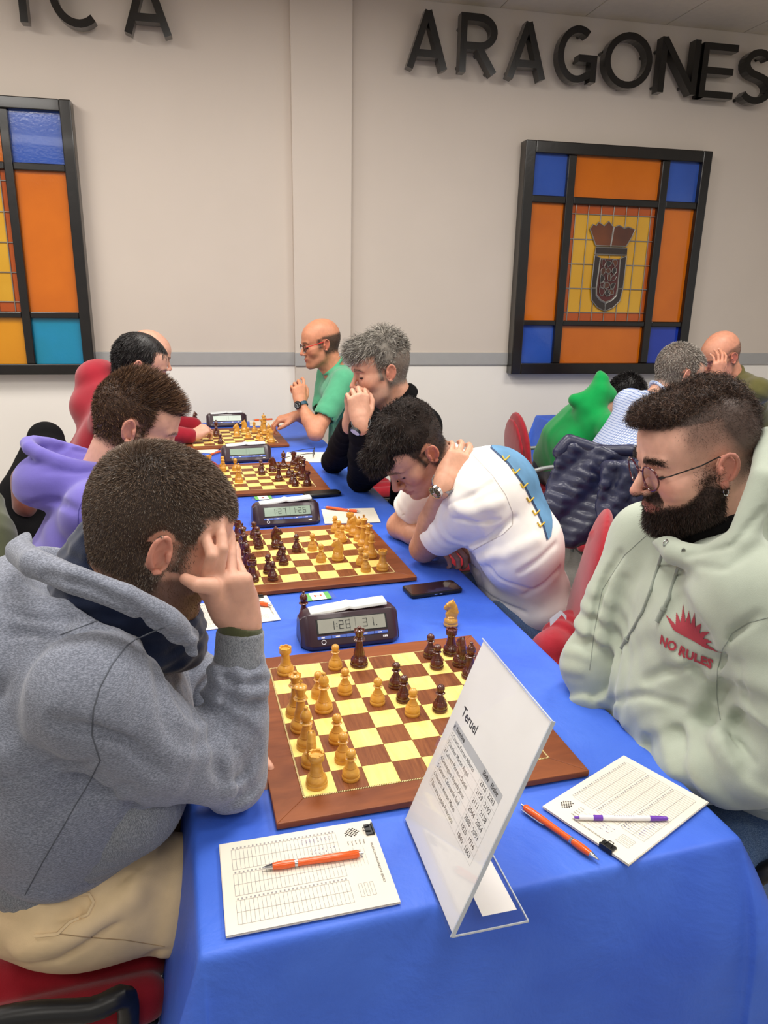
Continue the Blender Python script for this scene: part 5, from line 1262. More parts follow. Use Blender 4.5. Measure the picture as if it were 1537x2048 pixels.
    crease(s, [(12, 6, [(299, 1282), (350, 1300), (384, 1335)]), (8, 5, [(405, 1388), (430, 1418), (455, 1465)]), (-4, 8, [(395, 1400), (418, 1432), (440, 1478)]),
        (10, 5, [(441, 1545), (452, 1500), (449, 1455)]), (6, 4, [(477, 1596), (470, 1545), (458, 1505)]), (6, 4, [(500, 1585), (498, 1550), (490, 1520)]), (-3, 7, [(460, 1590), (462, 1545), (452, 1510)]),
        (15, 8, [(110, 1448), (200, 1468), (262, 1488), (325, 1548)]), (7, 5, [(265, 1600), (255, 1690), (190, 1755)]),
        (6, 4, [(392, 1262), (438, 1288)]), (6, 4, [(398, 1292), (446, 1312)]), (6, 4, [(400, 1330), (448, 1345)]), (6, 4, [(404, 1362), (440, 1372)]),
        (6, 4, [(440, 1322), (490, 1336), (536, 1330)]), (5, 4, [(438, 1350), (485, 1368), (530, 1362)]), (5, 4, [(448, 1392), (490, 1410), (530, 1405)]), (-3, 6, [(440, 1336), (490, 1352), (534, 1346)]), (-3, 6, [(445, 1376), (490, 1390), (532, 1384)]),
        (8, 5, [(30, 1262), (120, 1272), (230, 1236), (300, 1246), (380, 1300)]), (5, 4, [(90, 1150), (180, 1175), (260, 1215), (320, 1262)]), (5, 5, [(0, 1215), (60, 1236), (130, 1240)]), (6, 6, [(60, 1660), (160, 1600), (260, 1570)]), (4, 6, [(20, 1560), (120, 1530), (190, 1525)])])
    s.build('hoodie', .0040, M['grey_hoodie'], t)
    s = Soft(); slab_chain(s, [hipc+np.array([-.06, 0, -.015]), hipc+np.array([.10, -.01, .082])], X, [.132, .122], [.113, .102], k=.03)
    s.disp = lambda X_: .0012*np.sin((X_[:, 0]*.3+X_[:, 1])*900)+.003*wav(X_, 14, 0)
    s.build('hem_band', .0045, M['grey_rib'], t)
    s = Soft(); ribband(s, wr-(wr-el)*.235, wr-u*.012, .0385, .0375, 44, .0007)
    s.cut(wr-u*.012, u, k=.003); s.ell(wr, (.033, .033, .03), op='-', k=.003); s.build('cuff', .0032, M['grey_rib'], t)
    s = Soft(); s.cap(wr-u*.03, wr+u*.004, .0345, .0350, k=.004); s.cut(wr+u*.001-np.array([0, 0, .0]), nrm(u+np.array([.25, 0, 0])), k=.002); s.ell(wr+u*.004, (.031, .031, .02), op='-', k=.002); s.build('shirt_cuff', .003, M['olive'], t)
    # trousers
    s = Soft(); rh = hipc+X*.115+np.array([0, 0, -.115]); lh = hipc-X*.115+np.array([0, 0, -.115]); rk = np.array([-.165, 1.05, .55]); lk = np.array([-.235, 1.27, .50])
    s.chain([rh+np.array([-.05, 0, .01]), rh*.5+rk*.5, rk, rk+np.array([0, 0, -.42])], [.112, .090, .068, .048], k=.03); s.chain([lh, lh*.5+lk*.5, lk, lk+np.array([0, 0, -.42])], [.105, .088, .068, .048], k=.03); s.cap(rh, lh, .10, k=.04)
    s.disp = folds([(rh+np.array([.02, .0, .02]), .20, .045, .004, 3)], (.003, 9, 2), (.0055, 15, 7), A=np.array([[.35, .1, .1], [.15, 1.1, 0], [.2, 0, 1.3]]))
    crease(s, [(8, 6, [(60, 1880), (150, 1830), (250, 1760), (330, 1690)]), (6, 5, [(0, 1930), (120, 1920), (220, 1850), (320, 1790)]), (-5, 10, [(40, 1905), (150, 1860), (260, 1790)]), (7, 5, [(140, 1800), (170, 1845), (130, 1870)]), (5, 5, [(180, 1960), (260, 1930), (330, 1900)])])
    s.build('trousers', .005, M['khaki'], t)
    for kx in (rk, lk):
        mb = MB(); mb.add(*(lambda c: ([c+np.array(v) for v in [(-.10, -.045, 0), (.17, -.045, 0), (.17, .045, 0), (-.10, .045, 0), (-.10, -.04, .07), (.13, -.04, .05), (.13, .04, .05), (-.10, .04, .07)]], BOXF))(kx+np.array([0, 0, -.50]))); mb.build('shoe', M['black_plastic'], t, bevel=.02)
grey_hoodie_man()
# ------------------------------------------------ sage hoodie, right front
def sage_hoodie_man():
    t = person('bearded man in glasses and sage green hoodie, right front, looking down')
    sc = 1.05; o, R = headat(3.28, .27, .03, (-.080, -.008, -.006), (1449, 938), 1.29, sc)
    c7 = o+np.array([.085, .02, -.155]); ls = np.array([.625, 1.165, 1.075]); rs = np.array([.555, 1.47, 1.07])
    lel = np.array([.70, 1.03, .84]); lwr = D(1278, 1535, 1.43); rel = D(1178, 1330, 1.57); rwr = D(1200, 1460, 1.56)
    chk('R1 arm', ls, lel, lwr); chk('R1 far', rs, rel, rwr)
    b = Soft(); add_head(b, o, R, sc, nose=1.03, fat=.006, jaw=1.1); add_neck(b, o, R, c7+np.array([0, 0, -.04]), .060, .066, sc=sc)
    add_hand(b, lwr, np.array([-.25, .8, -.5]), np.array([-.9, -.3, .2]), 1, 1.0, curl=(50, 50, 30), elbow=lel, fr=.62); add_hand(b, rwr, np.array([.1, -.9, -.4]), np.array([-1, 0, .2]), -1, 1.0, curl=(50, 50, 30), elbow=rel, fr=.62)
    b.chain([c7-np.array([0, 0, .05]), np.array([.70, 1.37, .9]), np.array([.75, 1.36, .62])], [.06, .09, .1], k=.03, m=SKIN)
    b.chain([ls, lel], .026, k=.02, m=SKIN); b.chain([rs, rel], .026, k=.02, m=SKIN); b.chain([ls, c7, rs], .045, k=.03, m=SKIN)
    def bm(x, y, z, L):
        jl = sm(-z, .030+.028*sm(y, .02, .07)*(x > .028), .046+.028*sm(y, .02, .07)*(x > .028))*sm(y, -.018, -.006)
        mo = np.exp(-((z+.055)/.008)**2)*(y > .07)*(x < .032); sb = np.exp(-((y-.016)/.014)**2)*(x > .052)*sm(-z, -.012, .02)
        return np.clip(jl+mo+sb*.8, 0, 1)*(1-np.exp(-(x/.022)**2-((z+.071)/.008)**2)*(y > .08))
    def scm(x, y, z, L):
        top = sm(z-.25*np.maximum(x-.03, 0), .066, .078); fade = sm(z, -.01, .075)*.78*sm(-y, -.060, -.030)
        back = sm(-y, .005, .06)*sm(z, -.07, -.02)
        return np.clip(top*(y < .098)+fade*(x > .04)+back*.85, 0, 1)
    ob = b.build('body', .0026, M['skin'], t, color=paint((230, 178, 156), o, R, sc, beard=(34, 24, 20), beard_amt=.93, beard_mask=bm, scalp=(86, 68, 60), scalp_mask=scm, flush=1.5, lipc=(190, 104, 96), browc=(36, 26, 22), browk=1.35))
    V = np.empty(len(ob.data.vertices)*3); ob.data.vertices.foreach_get('co', V); V = V.reshape(-1, 3); Q = np.empty(len(ob.data.polygons)*4, np.int32); ob.data.polygons.foreach_get('vertices', Q); Q = Q.reshape(-1, 4)
    hq = not_hand(b, V, Q, Q[(np.linalg.norm(V[Q[:, 0]]-o, axis=1) < .165)])
    # curly crown: a lumpy mass with curls on it
    s = Soft(); s.at(o, R, sc)
    s.ell((0, -.012, .078), (.057, .084, .054), k=.02); s.ell((0, .058, .092), (.046, .036, .024), k=.02); s.ell((.0, .084, .086), (.032, .020, .017), k=.02); s.ell((0, -.082, .045), (.046, .032, .045), k=.03)
    s.cut((0, .05, .068), (0, .32, -1), k=.01, lo=None, hi=None)
    s.at(); s.disp = lambda X_: .0055*wav(X_, 95, 1)+.003*wav(X_, 190, 3)
    hm = s.build('hair_mass', .003, M['hair_mass'], t, color=lambda X_, mid: np.clip(np.tile(lin(58, 42, 35), (len(X_), 1))*(1+.35*wav(X_, 150, 2)[:, None]), .004, 1))
    V2 = np.empty(len(hm.data.vertices)*3); hm.data.vertices.foreach_get('co', V2); V2 = V2.reshape(-1, 3); Q2 = np.empty(len(hm.data.polygons)*4, np.int32); hm.data.polygons.foreach_get('vertices', Q2); Q2 = Q2.reshape(-1, 4)
    pt, nn = scatter(V2, Q2, lambda c: (local(c, o, R, sc)[:, 2] > .05).astype(float), 15000)
    fl = wav(pt, 60, 2)[:, None]*R[:, 0]+wav(pt, 60, 4)[:, None]*R[:, 1]; dr = nn*.7+fl*.6+rng.normal(size=nn.shape)*.35; dr /= np.linalg.norm(dr, axis=1)[:, None]
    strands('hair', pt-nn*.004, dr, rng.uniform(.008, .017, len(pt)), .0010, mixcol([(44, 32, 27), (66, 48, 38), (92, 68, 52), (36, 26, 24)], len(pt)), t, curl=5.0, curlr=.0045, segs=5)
    def fademask(c):
        L = local(c, o, R, sc); x, y, z = np.abs(L[:, 0]), L[:, 1], L[:, 2]; return np.clip(scm(x, y, z, L), 0, 1)*(z > -.06)*(y < .06)
    pt, nn = scatter(V, hq, fademask, 15000); L = local(pt, o, R, sc); dr = nn*.7-R[:, 2]*.4+rng.normal(size=nn.shape)*.3; dr /= np.linalg.norm(dr, axis=1)[:, None]
    strands('faded_sides', pt, dr, (.0008+.004*sm(L[:, 2], .03, .07)+.006*sm(-L[:, 1], .05, .08))*rng.uniform(.7, 1.3, len(pt)), .00038, mixcol([(50, 38, 32), (72, 54, 44)], len(pt)), t, segs=2)
    def bmask(c):
        L = local(c, o, R, sc); x, y, z = np.abs(L[:, 0]), L[:, 1], L[:, 2]; return np.clip(bm(x, y, z, L), 0, 1)*(z < .02)*(z > -.14)
    pt, nn = scatter(V, hq, bmask, 24000); L = local(pt, o, R, sc); dr = nn*.75-R[:, 2]*.75+rng.normal(size=nn.shape)*.3; dr /= np.linalg.norm(dr, axis=1)[:, None]
    ln = (.003+.010*sm(-L[:, 2], .05, .10))*rng.uniform(.6, 1.25, len(pt)); ln[(L[:, 1] > .08) & (L[:, 2] > -.066)] *= .5
    strands('beard', pt, dr, ln, .0008, mixcol([(46, 33, 28), (66, 47, 39), (36, 27, 24)], len(pt)), t, curl=1.5, curlr=.002, segs=4)
    # brow hair
    def brm(c):
        L = local(c, o, R, sc); x, y, z = np.abs(L[:, 0]), L[:, 1], L[:, 2]; return sm(x, .009, .014)*(1-sm(x, .046, .053))*np.exp(-((z-.0215)/.005)**2)*(y > .055)
    pt, nn = scatter(V, hq, brm, 900); L = local(pt, o, R, sc); dr = nn*.35+np.sign(L[:, 0])[:, None]*R[:, 0]*.8+rng.normal(size=nn.shape)*.2; dr /= np.linalg.norm(dr, axis=1)[:, None]
    strands('eyebrows', pt, dr, rng.uniform(.005, .008, len(pt)), .0006, mixcol([(34, 24, 20)], len(pt)), t, segs=2)
    # glasses (parts of his figure, like his clothes)
    g = frame(R[:, 1], R[:, 2]); gl = lambda p: o+R@(np.array(p)*sc)
    for sx in (-1, 1):
        c = np.array([sx*.032, .1005, -.006]); ri = [gl(c+np.array([.0235*math.cos(a), -.006*abs(math.cos(a))*(1 if math.cos(a)*sx > 0 else .2), .0215*math.sin(a)])) for a in np.linspace(0, math.tau, 28, endpoint=False)]
        mb = MB(); mb.tube(ri, .0016, 8, close=True); q = mb.build('glasses_rim', M['maroon'], t, smooth=True)
        mb = MB(); cc = gl(c+np.array([0, -.002, 0])); V_ = [cc]+ri; mb.add(V_, [(0, i+1, (i+1) % 28+1) for i in range(28)]); mb.build('lens', M['lens'], t)
        mb = MB(); mb.tube([gl((sx*.056, .094, .000)), gl((sx*.068, .080, .003)), gl((sx*.078, .030, .010)), gl((sx*.082, .0, .018)), gl((sx*.083, -.012, .010)), gl((sx*.082, -.020, -.012))], .0012, 8); mb.build('glasses_temple', M['black_metal'], t, smooth=True)
    mb = MB(); mb.tube([gl((-.010, .1005, .002)), gl((0, .1045, .005)), gl((.010, .1005, .002))], .0015, 8); mb.build('glasses_bridge', M['maroon'], t)
    mb = MB(); ec = gl((-.088, -.003, -.038)); mb.tube([ec+R@np.array([0, .0045*math.cos(a), -.006+.0065*math.sin(a)]) for a in np.linspace(0, math.tau, 14, endpoint=False)], .0010, 6, close=True); mb.build('earring', M['chrome'], t, smooth=True)
    # black collar beneath
    s = Soft(); hoodring(s, [c7+np.array([-.035, 0, .03])+.072*(math.cos(a)*nrm([.93, 0, .38])+math.sin(a)*np.array([0, 1., 0])) for a in np.linspace(0, math.tau, 14, endpoint=False)], .018); s.disp = lambda X_: .003*wav(X_, 40, 2); s.build('undershirt_collar', .004, M['black_fleece'], t)
    # hoodie
    s = Soft(); X = nrm(rs-ls); hip = np.array([.76, 1.35, .745]); fwd = nrm([-1, -.12, 0])
    slab_chain(s, [c7+np.array([.01, 0, -.09]), np.array([.665, 1.345, .93]), np.array([.675, 1.33, .78]), hip+np.array([-.05, 0, .03])], X, [.12, .15, .15, .155], [.090, .128, .142, .135], k=.04)
    s.ell(np.array([.585, 1.32, .80]), (.12, .17, .15), k=.05); s.ell(np.array([.585, 1.33, .96]), (.09, .17, .13), k=.05)
    s.chain([ls, c7+np.array([.0, 0, -.055]), rs], [.078, .080, .078], k=.04)
    s.chain([ls, ls*.5+lel*.5+np.array([.01, -.015, 0]), lel], [.085, .080, .070], k=.04)
    s.chain([lel, lel*.5+lwr*.5+np.array([0, -.01, .012]), lwr-(lwr-lel)*.16], [.068, .068, .050], k=.02)
    s.chain([rs, rs*.5+rel*.5+np.array([-.01, .0, 0]), rel, rel*.5+rwr*.5, rwr], [.072, .064, .056, .050, .040], k=.03)
    # collar and hood behind the neck
    col = [D(1350, 1104, 1.335), D(1420, 1122, 1.275), D(1484, 1078, 1.235), D(1528, 960, 1.24), D(1540, 880, 1.33), D(1500, 880, 1.46), D(1420, 940, 1.52), D(1345, 1020, 1.46), D(1318, 1075, 1.39)]
    s.chain(col+[col[0]], [.020, .018, .020, .022, .022, .022, .020, .016, .016, .020], k=.035)
    s.ell(c7+np.array([.055, 0, .01]), (.09, .14, .085), k=.04); s.ell(c7+np.array([.08, -.07, .0]), (.08, .11, .09), k=.04); s.ell(c7+np.array([-.03, -.10, -.03]), (.06, .07, .04), k=.03)
    s.ell(c7+np.array([-.030, 0, .06]), (.085, .088, .10), op='-', k=.014); s.ell(o+R@np.array([0, .06, -.12]), (.06, .06, .045), op='-', k=.01)
    s.disp = folds([(lel+np.array([-.05, .03, .02]), .13, .050, .0075, 3), (lwr+(lel-lwr)*.35, .09, .035, .0055, 1), (rel, .11, .034, .008, 2), (np.array([.50, 1.20, .86]), .14, .075, .004, 5), (ls+np.array([-.05, .03, -.07]), .09, .05, .006, 4), (np.array([.53, 1.38, .75]), .13, .07, .002, 0)], (.0038, 8, 1), (.0018, 15, 4), A=np.diag([1, 1, .7]))
    crease(s, [(14, 6, [(1181, 1290), (1190, 1215), (1212, 1150), (1240, 1110)]), (7, 4, [(1112, 1292), (1140, 1285), (1178, 1304)]), (8, 4, [(1108, 1322), (1130, 1313), (1172, 1328)]), (7, 4, [(1120, 1350), (1160, 1356)]), (-4, 6, [(1112, 1306), (1145, 1300), (1176, 1316)]), (-4, 6, [(1118, 1336), (1160, 1342)]),
        (14, 8, [(1292, 1360), (1333, 1342), (1385, 1336), (1419, 1369), (1439, 1386)]), (7, 6, [(1224, 1403), (1282, 1389), (1368, 1412)]), (9, 6, [(1186, 1400), (1220, 1440), (1252, 1462)]),
        (18, 8, [(1440, 1400), (1441, 1330), (1460, 1272), (1515, 1232)]), (8, 5, [(1292, 1471), (1299, 1512), (1322, 1556)]), (6, 5, [(1361, 1458), (1370, 1500)]), (13, 6, [(1385, 1436), (1430, 1446), (1472, 1480), (1505, 1522)]), (7, 4, [(1412, 1415), (1440, 1432), (1470, 1440)]), (-4, 8, [(1330, 1470), (1340, 1510), (1350, 1545)]), (-4, 8, [(1400, 1460), (1440, 1480), (1470, 1520)]),
        (7, 4, [(1375, 1112), (1463, 1092), (1527, 1022)]), (7, 5, [(1432, 1056), (1490, 1010), (1537, 976)]), (5, 5, [(1395, 1130), (1450, 1140), (1520, 1090)]), (6, 6, [(1250, 1160), (1232, 1240), (1222, 1320)]), (6, 6, [(1480, 1330), (1490, 1400), (1530, 1440)])])
    ho = s.build('hoodie', .0042, M['sage'], t)
    s = Soft(); slab_chain(s, [hip+np.array([-.06, 0, .02]), hip+np.array([-.05, 0, -.025])], X, [.157, .150], [.135, .126], k=.03); s.disp = lambda X_: .004*wav(X_, 10, 0)+.0008*np.sin(X_[:, 1]*800); s.build('hem_band', .005, M['sage'], t)
    bv = bvh_of(ho)
    # drawstrings
    def string(px, nm='drawstring'):
        pts = []
        for (u, v) in px:
            d = ray(u, v); h = bv.ray_cast(Vector((0, 0, CZ)), Vector(nrm(d)), 4); pts.append(np.array(h[0])-nrm(d)*.004 if h[0] is not None else D(u, v, 1.3))
        mb = MB(); mb.tube(pts, .0032, 8); st = mb.build(nm, M['sage_cord'], t, smooth=True)
        e = pts[-1]; dd = nrm(pts[-1]-pts[-2]); mb = MB(); mb.tube([e-dd*.004, e, e+dd*.022], [.0050, .0044, .0044], 10); mb.build('cord_tip', M['sage_cord'], st, smooth=True)
        mb = MB(); mb.tube([e-dd*.008, e-dd*.002], [.0055, .0058], 10); mb.build('cord_knot', M['sage_cord'], st, smooth=True)
    string([(1331, 1088), (1318, 1130), (1302, 1180), (1286, 1222), (1268, 1255), (1252, 1282)]); string([(1379, 1074), (1368, 1100), (1352, 1150), (1338, 1196), (1325, 1222)])
    for (u, v) in ((1379, 1072), (1332, 1084)):
        d = nrm(ray(u, v)); h = bv.ray_cast(Vector((0, 0, CZ)), Vector(d), 4)
        if h[0] is not None:
            c = np.array(h[0])-d*.002; n_ = np.array(h[1]); a_ = nrm(np.cross(n_, [0, 0, 1])); b_ = np.cross(n_, a_); mb = MB(); mb.tube([c+.0045*(a_*math.cos(q)+b_*math.sin(q)) for q in np.linspace(0, math.tau, 12, endpoint=False)], .0013, 6, close=True); mb.build('eyelet', M['chrome'], t)
    # chest print
    def hitp(u, v):
        d = nrm(ray(u, v)); h = bv.ray_cast(Vector((0, 0, CZ)), Vector(d), 4); return np.array(h[0])
    p0, p1, p2 = hitp(1337, 1262), hitp(1420, 1306), hitp(1385, 1215); ex = nrm(p1-p0); wdt = np.linalg.norm(p1-p0); print('logo width', wdt)
    ey = p2-p0; 
    sun = []; n = 9; R0, R1 = .40, .62
    for i in range(n+1):
        a = math.pi*(1-i/n); r0 = R0
        sun.append((.53+r0*math.cos(a)*1.05, .10+r0*math.sin(a)*.72))
        if i < n:
            am = math.pi*(1-(i+.5)/n); rt = R1*(1.12 if i % 2 == 0 else .95)
            sun.append((.53+(r0*1.18)*math.cos(am+.10), .10+(r0*1.18)*math.sin(am+.10)*.85)); sun.append((.53+rt*math.cos(am-.06)*1.08, .10+rt*math.sin(am-.06)*1.0)); sun.append((.53+(r0*1.12)*math.cos(am-.14), .10+(r0*1.12)*math.sin(am-.14)*.85))
    V_, F_ = tri_grid([(x*wdt, y*wdt) for x, y in sun], .0012)
    decal('sun_print', V_, F_, p0+ex*0, ex, ey, bv, M['logo_red'], t)
    mb = MB(); put_text(mb, 'NO RULES', -.01, -.028, .0235, .0011, sx=.93)
    Vt = [(v[0], v[1]-.010*math.sin(max(0, min(1, v[0]/wdt))*math.pi)*.0-.0) for v in mb.V]
    decal('lettering', Vt, mb.F, p0, ex, ey, bv, M['logo_red'], t, off=.0022, kind='stuff')
    # jeans
    s = Soft(); lh = hip-X*.12+np.array([0, 0, -.205]); rh = hip+X*.12+np.array([0, 0, -.205]); lk = np.array([.40, 1.10, .52]); rk = np.array([.36, 1.36, .52])
    s.chain([lh, lh*.5+lk*.5, lk, lk-np.array([0, 0, .42])], [.11, .092, .07, .05], k=.03); s.chain([rh, rh*.5+rk*.5, rk, rk-np.array([0, 0, .42])], [.11, .092, .07, .05], k=.03); s.cap(lh, rh, .105, k=.04)
    s.disp = folds([(lh, .15, .045, .006, 3)], (.004, 14, 2), (.004, 22, 7)); s.build('jeans', .0055, M['denim'], t)
    for kx in (lk, rk):
        mb = MB(); mb.add([kx+np.array([0, 0, -.50])+np.array(v)*np.array([-1, 1, 1]) for v in [(-.10, -.045, 0), (.17, -.045, 0), (.17, .045, 0), (-.10, .045, 0), (-.10, -.04, .07), (.13, -.04, .05), (.13, .04, .05), (-.10, .04, .07)]], BOXF); mb.build('shoe', M['white_plastic'], t, bevel=.02)
M['maroon'] = flat('maroon_acetate', (84, 20, 30), .2, coat=.5); M['sage_cord'] = fabric('sage_cord', (142, 150, 140), .08, 1500, .5)
sage_hoodie_man()
# ================================================================== THE OTHER PLAYERS
def VQ(ob):
    V = np.empty(len(ob.data.vertices)*3); ob.data.vertices.foreach_get('co', V); V = V.reshape(-1, 3); Q = np.empty(len(ob.data.polygons)*4, np.int32); ob.data.polygons.foreach_get('vertices', Q); return V, Q.reshape(-1, 4)
def ear0(x, y, z): return 1-((x > .069)*(((y+.010)/.021)**2+((z+.004)/.029)**2 < 1))
def scalp_full(x, y, z, L, front=.066, temple=.012, nape=-.075):
    f = sm(z-.9*np.maximum(.068-y, 0)*0, front-.006, front+.008)*(y < .094); s_ = sm(-y, -.040, -.022)*sm(z, temple, temple+.012); b = sm(-y, -.014, .004)*sm(z-.6*np.maximum(-y-.02, 0)*0, nape, nape+.03)
    sb = np.exp(-((y-.020)/.010)**2)*(x > .055)*(z > -.028)*(z < .05)
    return np.clip(f+s_+b+sb, 0, 1)*ear0(x, y, z)
def comb(L, nn, R, kind):
    if kind == 'short': a = -R[:, 2]*.25; w_ = L-np.array([.01, -.07, .09]); w_ = (w_/(np.linalg.norm(w_, axis=1)[:, None]+1e-6))@R.T; d = nn*.7+w_*.7+a
    elif kind == 'spiky': d = nn*.8+R[:, 2]*.5*(L[:, 2] > .06)[:, None]+R[:, 1]*.55
    elif kind == 'tousled': d = nn*.55+R[:, 1]*.45*(L[:, 1] > -.02)[:, None]-R[:, 2]*.35+wav(L, 60, 3)[:, None]*R[:, 0]*.5
    elif kind == 'down': d = nn*.35-R[:, 2]*.9-R[:, 1]*.2
    else: d = nn
    d = d+rng.normal(size=nn.shape)*.2; return d/np.linalg.norm(d, axis=1)[:, None]
def arm(s, a, e, w_, r, k=.03): s.chain([a, a*.5+e*.5, e], [r[0], r[1], r[2]], k=k); s.chain([e, e*.5+w_*.5, w_], [r[2]*.97, r[3], r[4]], k=.012)
def player(lab, side, head, sc, c7o, sh, hipw, els, wrs, top, hair=None, garment='hoodie', garm_name='hoodie', skin=(222, 170, 146), beard=None, scalp=None, glasses=None, hands=(None, None), hres=.0032, gres=.006, legs='dark_denim', head_kw={}, paint_kw={}, hood=None, rad=1.0, sleeves=(.24, .24), extra=None, mass=None, dispk=1.0, watch=None, belly=.0, cr=None):
    """side: 1 faces +u, -1 faces -u; index 0 = near (camera side) arm, 1 = far arm"""
    t = person(lab); o, R = headat(*head, sc=sc); F0 = np.array([math.cos(TH), math.sin(TH), 0])*side; near = RTU
    c7 = o+F0*c7o[0]+np.array([0, 0, c7o[1]])+near*(c7o[2] if len(c7o) > 2 else 0); hip = np.asarray(hipw, float)
    S = [c7+near*sh[0]+F0*sh[1]+np.array([0, 0, sh[2]]), c7-near*sh[0]+F0*sh[1]+np.array([0, 0, sh[2]])]
    chk(lab[:28], S[0], els[0], wrs[0]); chk('   far', S[1], els[1], wrs[1])
    b = Soft(); add_head(b, o, R, sc, **head_kw); add_neck(b, o, R, c7+F0*.01+np.array([0, 0, -.035]), .054*rad, .058*rad, sc=sc)
    for i in (0, 1):
        hd = hands[i]
        if hd: add_hand(b, wrs[i], hd['d'], hd['n'], hd['s'], hd.get('sc', 1.0), curl=hd.get('curl', (35, 45, 25)), elbow=els[i], thumb=hd.get('thumb'), fingers=hd.get('fingers'), fcurl=hd.get('fcurl'), rw=.028, fr=1.0 if garment in ('tee', 'polo') else .65)
        else: b.chain([wrs[i], els[i]], [.022, .026], k=.02, m=SKIN)
        q_ = 1.0 if garment in ('tee', 'polo') else .65; b.chain([S[i], els[i]], [.044*q_, .040*q_], k=.02, m=SKIN)
    b.chain([c7-np.array([0, 0, .06]), c7*.5+hip*.5-F0*.02, hip], [.06, .08, .09], k=.03, m=SKIN); b.chain([S[0]-np.array([0, 0, .02]), c7-np.array([0, 0, .03]), S[1]-np.array([0, 0, .02])], .04, k=.03, m=SKIN)
    ob = b.build('body', hres, M['skin'], t, color=paint(skin, o, R, sc, scalp=scalp, scalp_mask=(hair or {}).get('mask') if scalp else None, beard=(beard or (0, 0))[0] if beard else None, beard_amt=beard[1] if beard else 0, beard_mask=beard[2] if beard else None, **paint_kw))
    V, Q = VQ(ob); hq = not_hand(b, V, Q, Q[np.linalg.norm(V[Q[:, 0]]-o, axis=1) < .17*sc])
    if mass:
        s = Soft(); s.at(o, R, sc)
        for c, r in mass['ell']: s.ell(c, r, k=.02)
        for p, n in mass.get('cut', []): s.cut(p, n, k=.008)
        s.at(); am = mass.get('amp', .004); s.disp = lambda X_: am*wav(X_, mass.get('f', 90), 1)+am*.5*wav(X_, 190, 3)
        mc = lin(*mass['col']); hm = s.build('hair_mass', .0035, M['hair_mass'], t, color=lambda X_, mid: np.clip(mc*(1+.3*wav(X_, 140, 2)[:, None]), .004, 1))
    if hair:
        mk = hair['mask']
        def hmask(c): L = local(c, o, R, sc); x = np.abs(L[:, 0]); return np.clip(mk(x, L[:, 1], L[:, 2], L), 0, 1)
        if mass: V2, Q2 = VQ(hm); pt, nn = scatter(V2, Q2, lambda c: np.ones(len(c)), hair['n']); pt = pt-nn*.003
        else: pt, nn = scatter(V, hq, hmask, hair['n'])
        L = local(pt, o, R, sc); dr = comb(L, nn, R, hair['kind']); ln = rng.uniform(.7, 1.3, len(pt))*(hair['len'][0]+(hair['len'][1]-hair['len'][0])*sm(L[:, 2]+.4*L[:, 1], .03, .11))
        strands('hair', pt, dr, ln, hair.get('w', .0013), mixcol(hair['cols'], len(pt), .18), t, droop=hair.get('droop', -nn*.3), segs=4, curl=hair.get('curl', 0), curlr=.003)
        if mass and hair.get('fade'):
            pt, nn = scatter(V, hq, hmask, hair['fade']); L = local(pt, o, R, sc); dr = comb(L, nn, R, 'down'); strands('short_sides', pt, dr, rng.uniform(.002, .006, len(pt))+.006*sm(L[:, 2], .03, .08), .0009, mixcol(hair['cols'], len(pt), .15), t, segs=2)
    if beard and beard[3:]:
        bm = beard[2]; pt, nn = scatter(V, hq, lambda c: (lambda L: np.clip(bm(np.abs(L[:, 0]), L[:, 1], L[:, 2], L), 0, 1)*(L[:, 2] > -.13))(local(c, o, R, sc)), 3000); dr = nn*.6-R[:, 2]*.7; strands('beard', pt, dr, rng.uniform(.002, .004, len(pt)), .0006, mixcol([beard[3]], len(pt)), t, segs=2)
    # ---- garment
    s = Soft(); k = rad; mp = c7*.45+hip*.55-F0*(.035-belly*.5); ch = c7*.75+hip*.25+F0*.015
    slab_chain(s, [c7-F0*.012+np.array([0, 0, -.075]), ch, mp, hip+np.array([0, 0, .02])], near, [.085*k, .125*k, .12*k, .13*k], [.070*k, .100*k, (.108+belly)*k, .112*k], k=.04)
    s.chain([S[1], c7-F0*.005+np.array([0, 0, -.045]), S[0]], [.066*k, .064*k, .066*k], k=.035)
    for i in (0, 1):
        e, w_ = els[i], wrs[i]
        if garment in ('tee', 'polo'):
            q = .62; e2 = S[i]*(1-q)+e*q; s.chain([S[i], S[i]*.5+e2*.5, e2], [.070*k, .068*k, .066*k], k=.03)
        else:
            ct = w_+(e-w_)*sleeves[i]*.35; s.chain([S[i], S[i]*.5+e*.5, e], [.072*k, .066*k, .055*k], k=.03); s.chain([e, e*.5+ct*.5, ct], [.053*k, .050*k, .040*k], k=.012)
            ribband(s, ct, ct+(w_-ct)*.5, .038, .036, 30, .0006)
    if garment in ('tee', 'polo'):
        for i in (0, 1):
            e = els[i]; u = nrm(e-S[i]); q = S[i]+(e-S[i])*.60; s.cap(q-u*.02, q+u*.12, .052*k, .060*k, k=.004, op='-', m=0)
            s.P[-1] = s.P[-1]  # sleeve mouth hollowed, the arm runs through it
    s.ell(o+R@np.array([0, 0, -.09])*sc, (.064, .072, .075), op='-', k=.012)
    s.ell(c7+F0*.055+np.array([0, 0, .03]), (.056, .056, .056), op='-', k=.012)
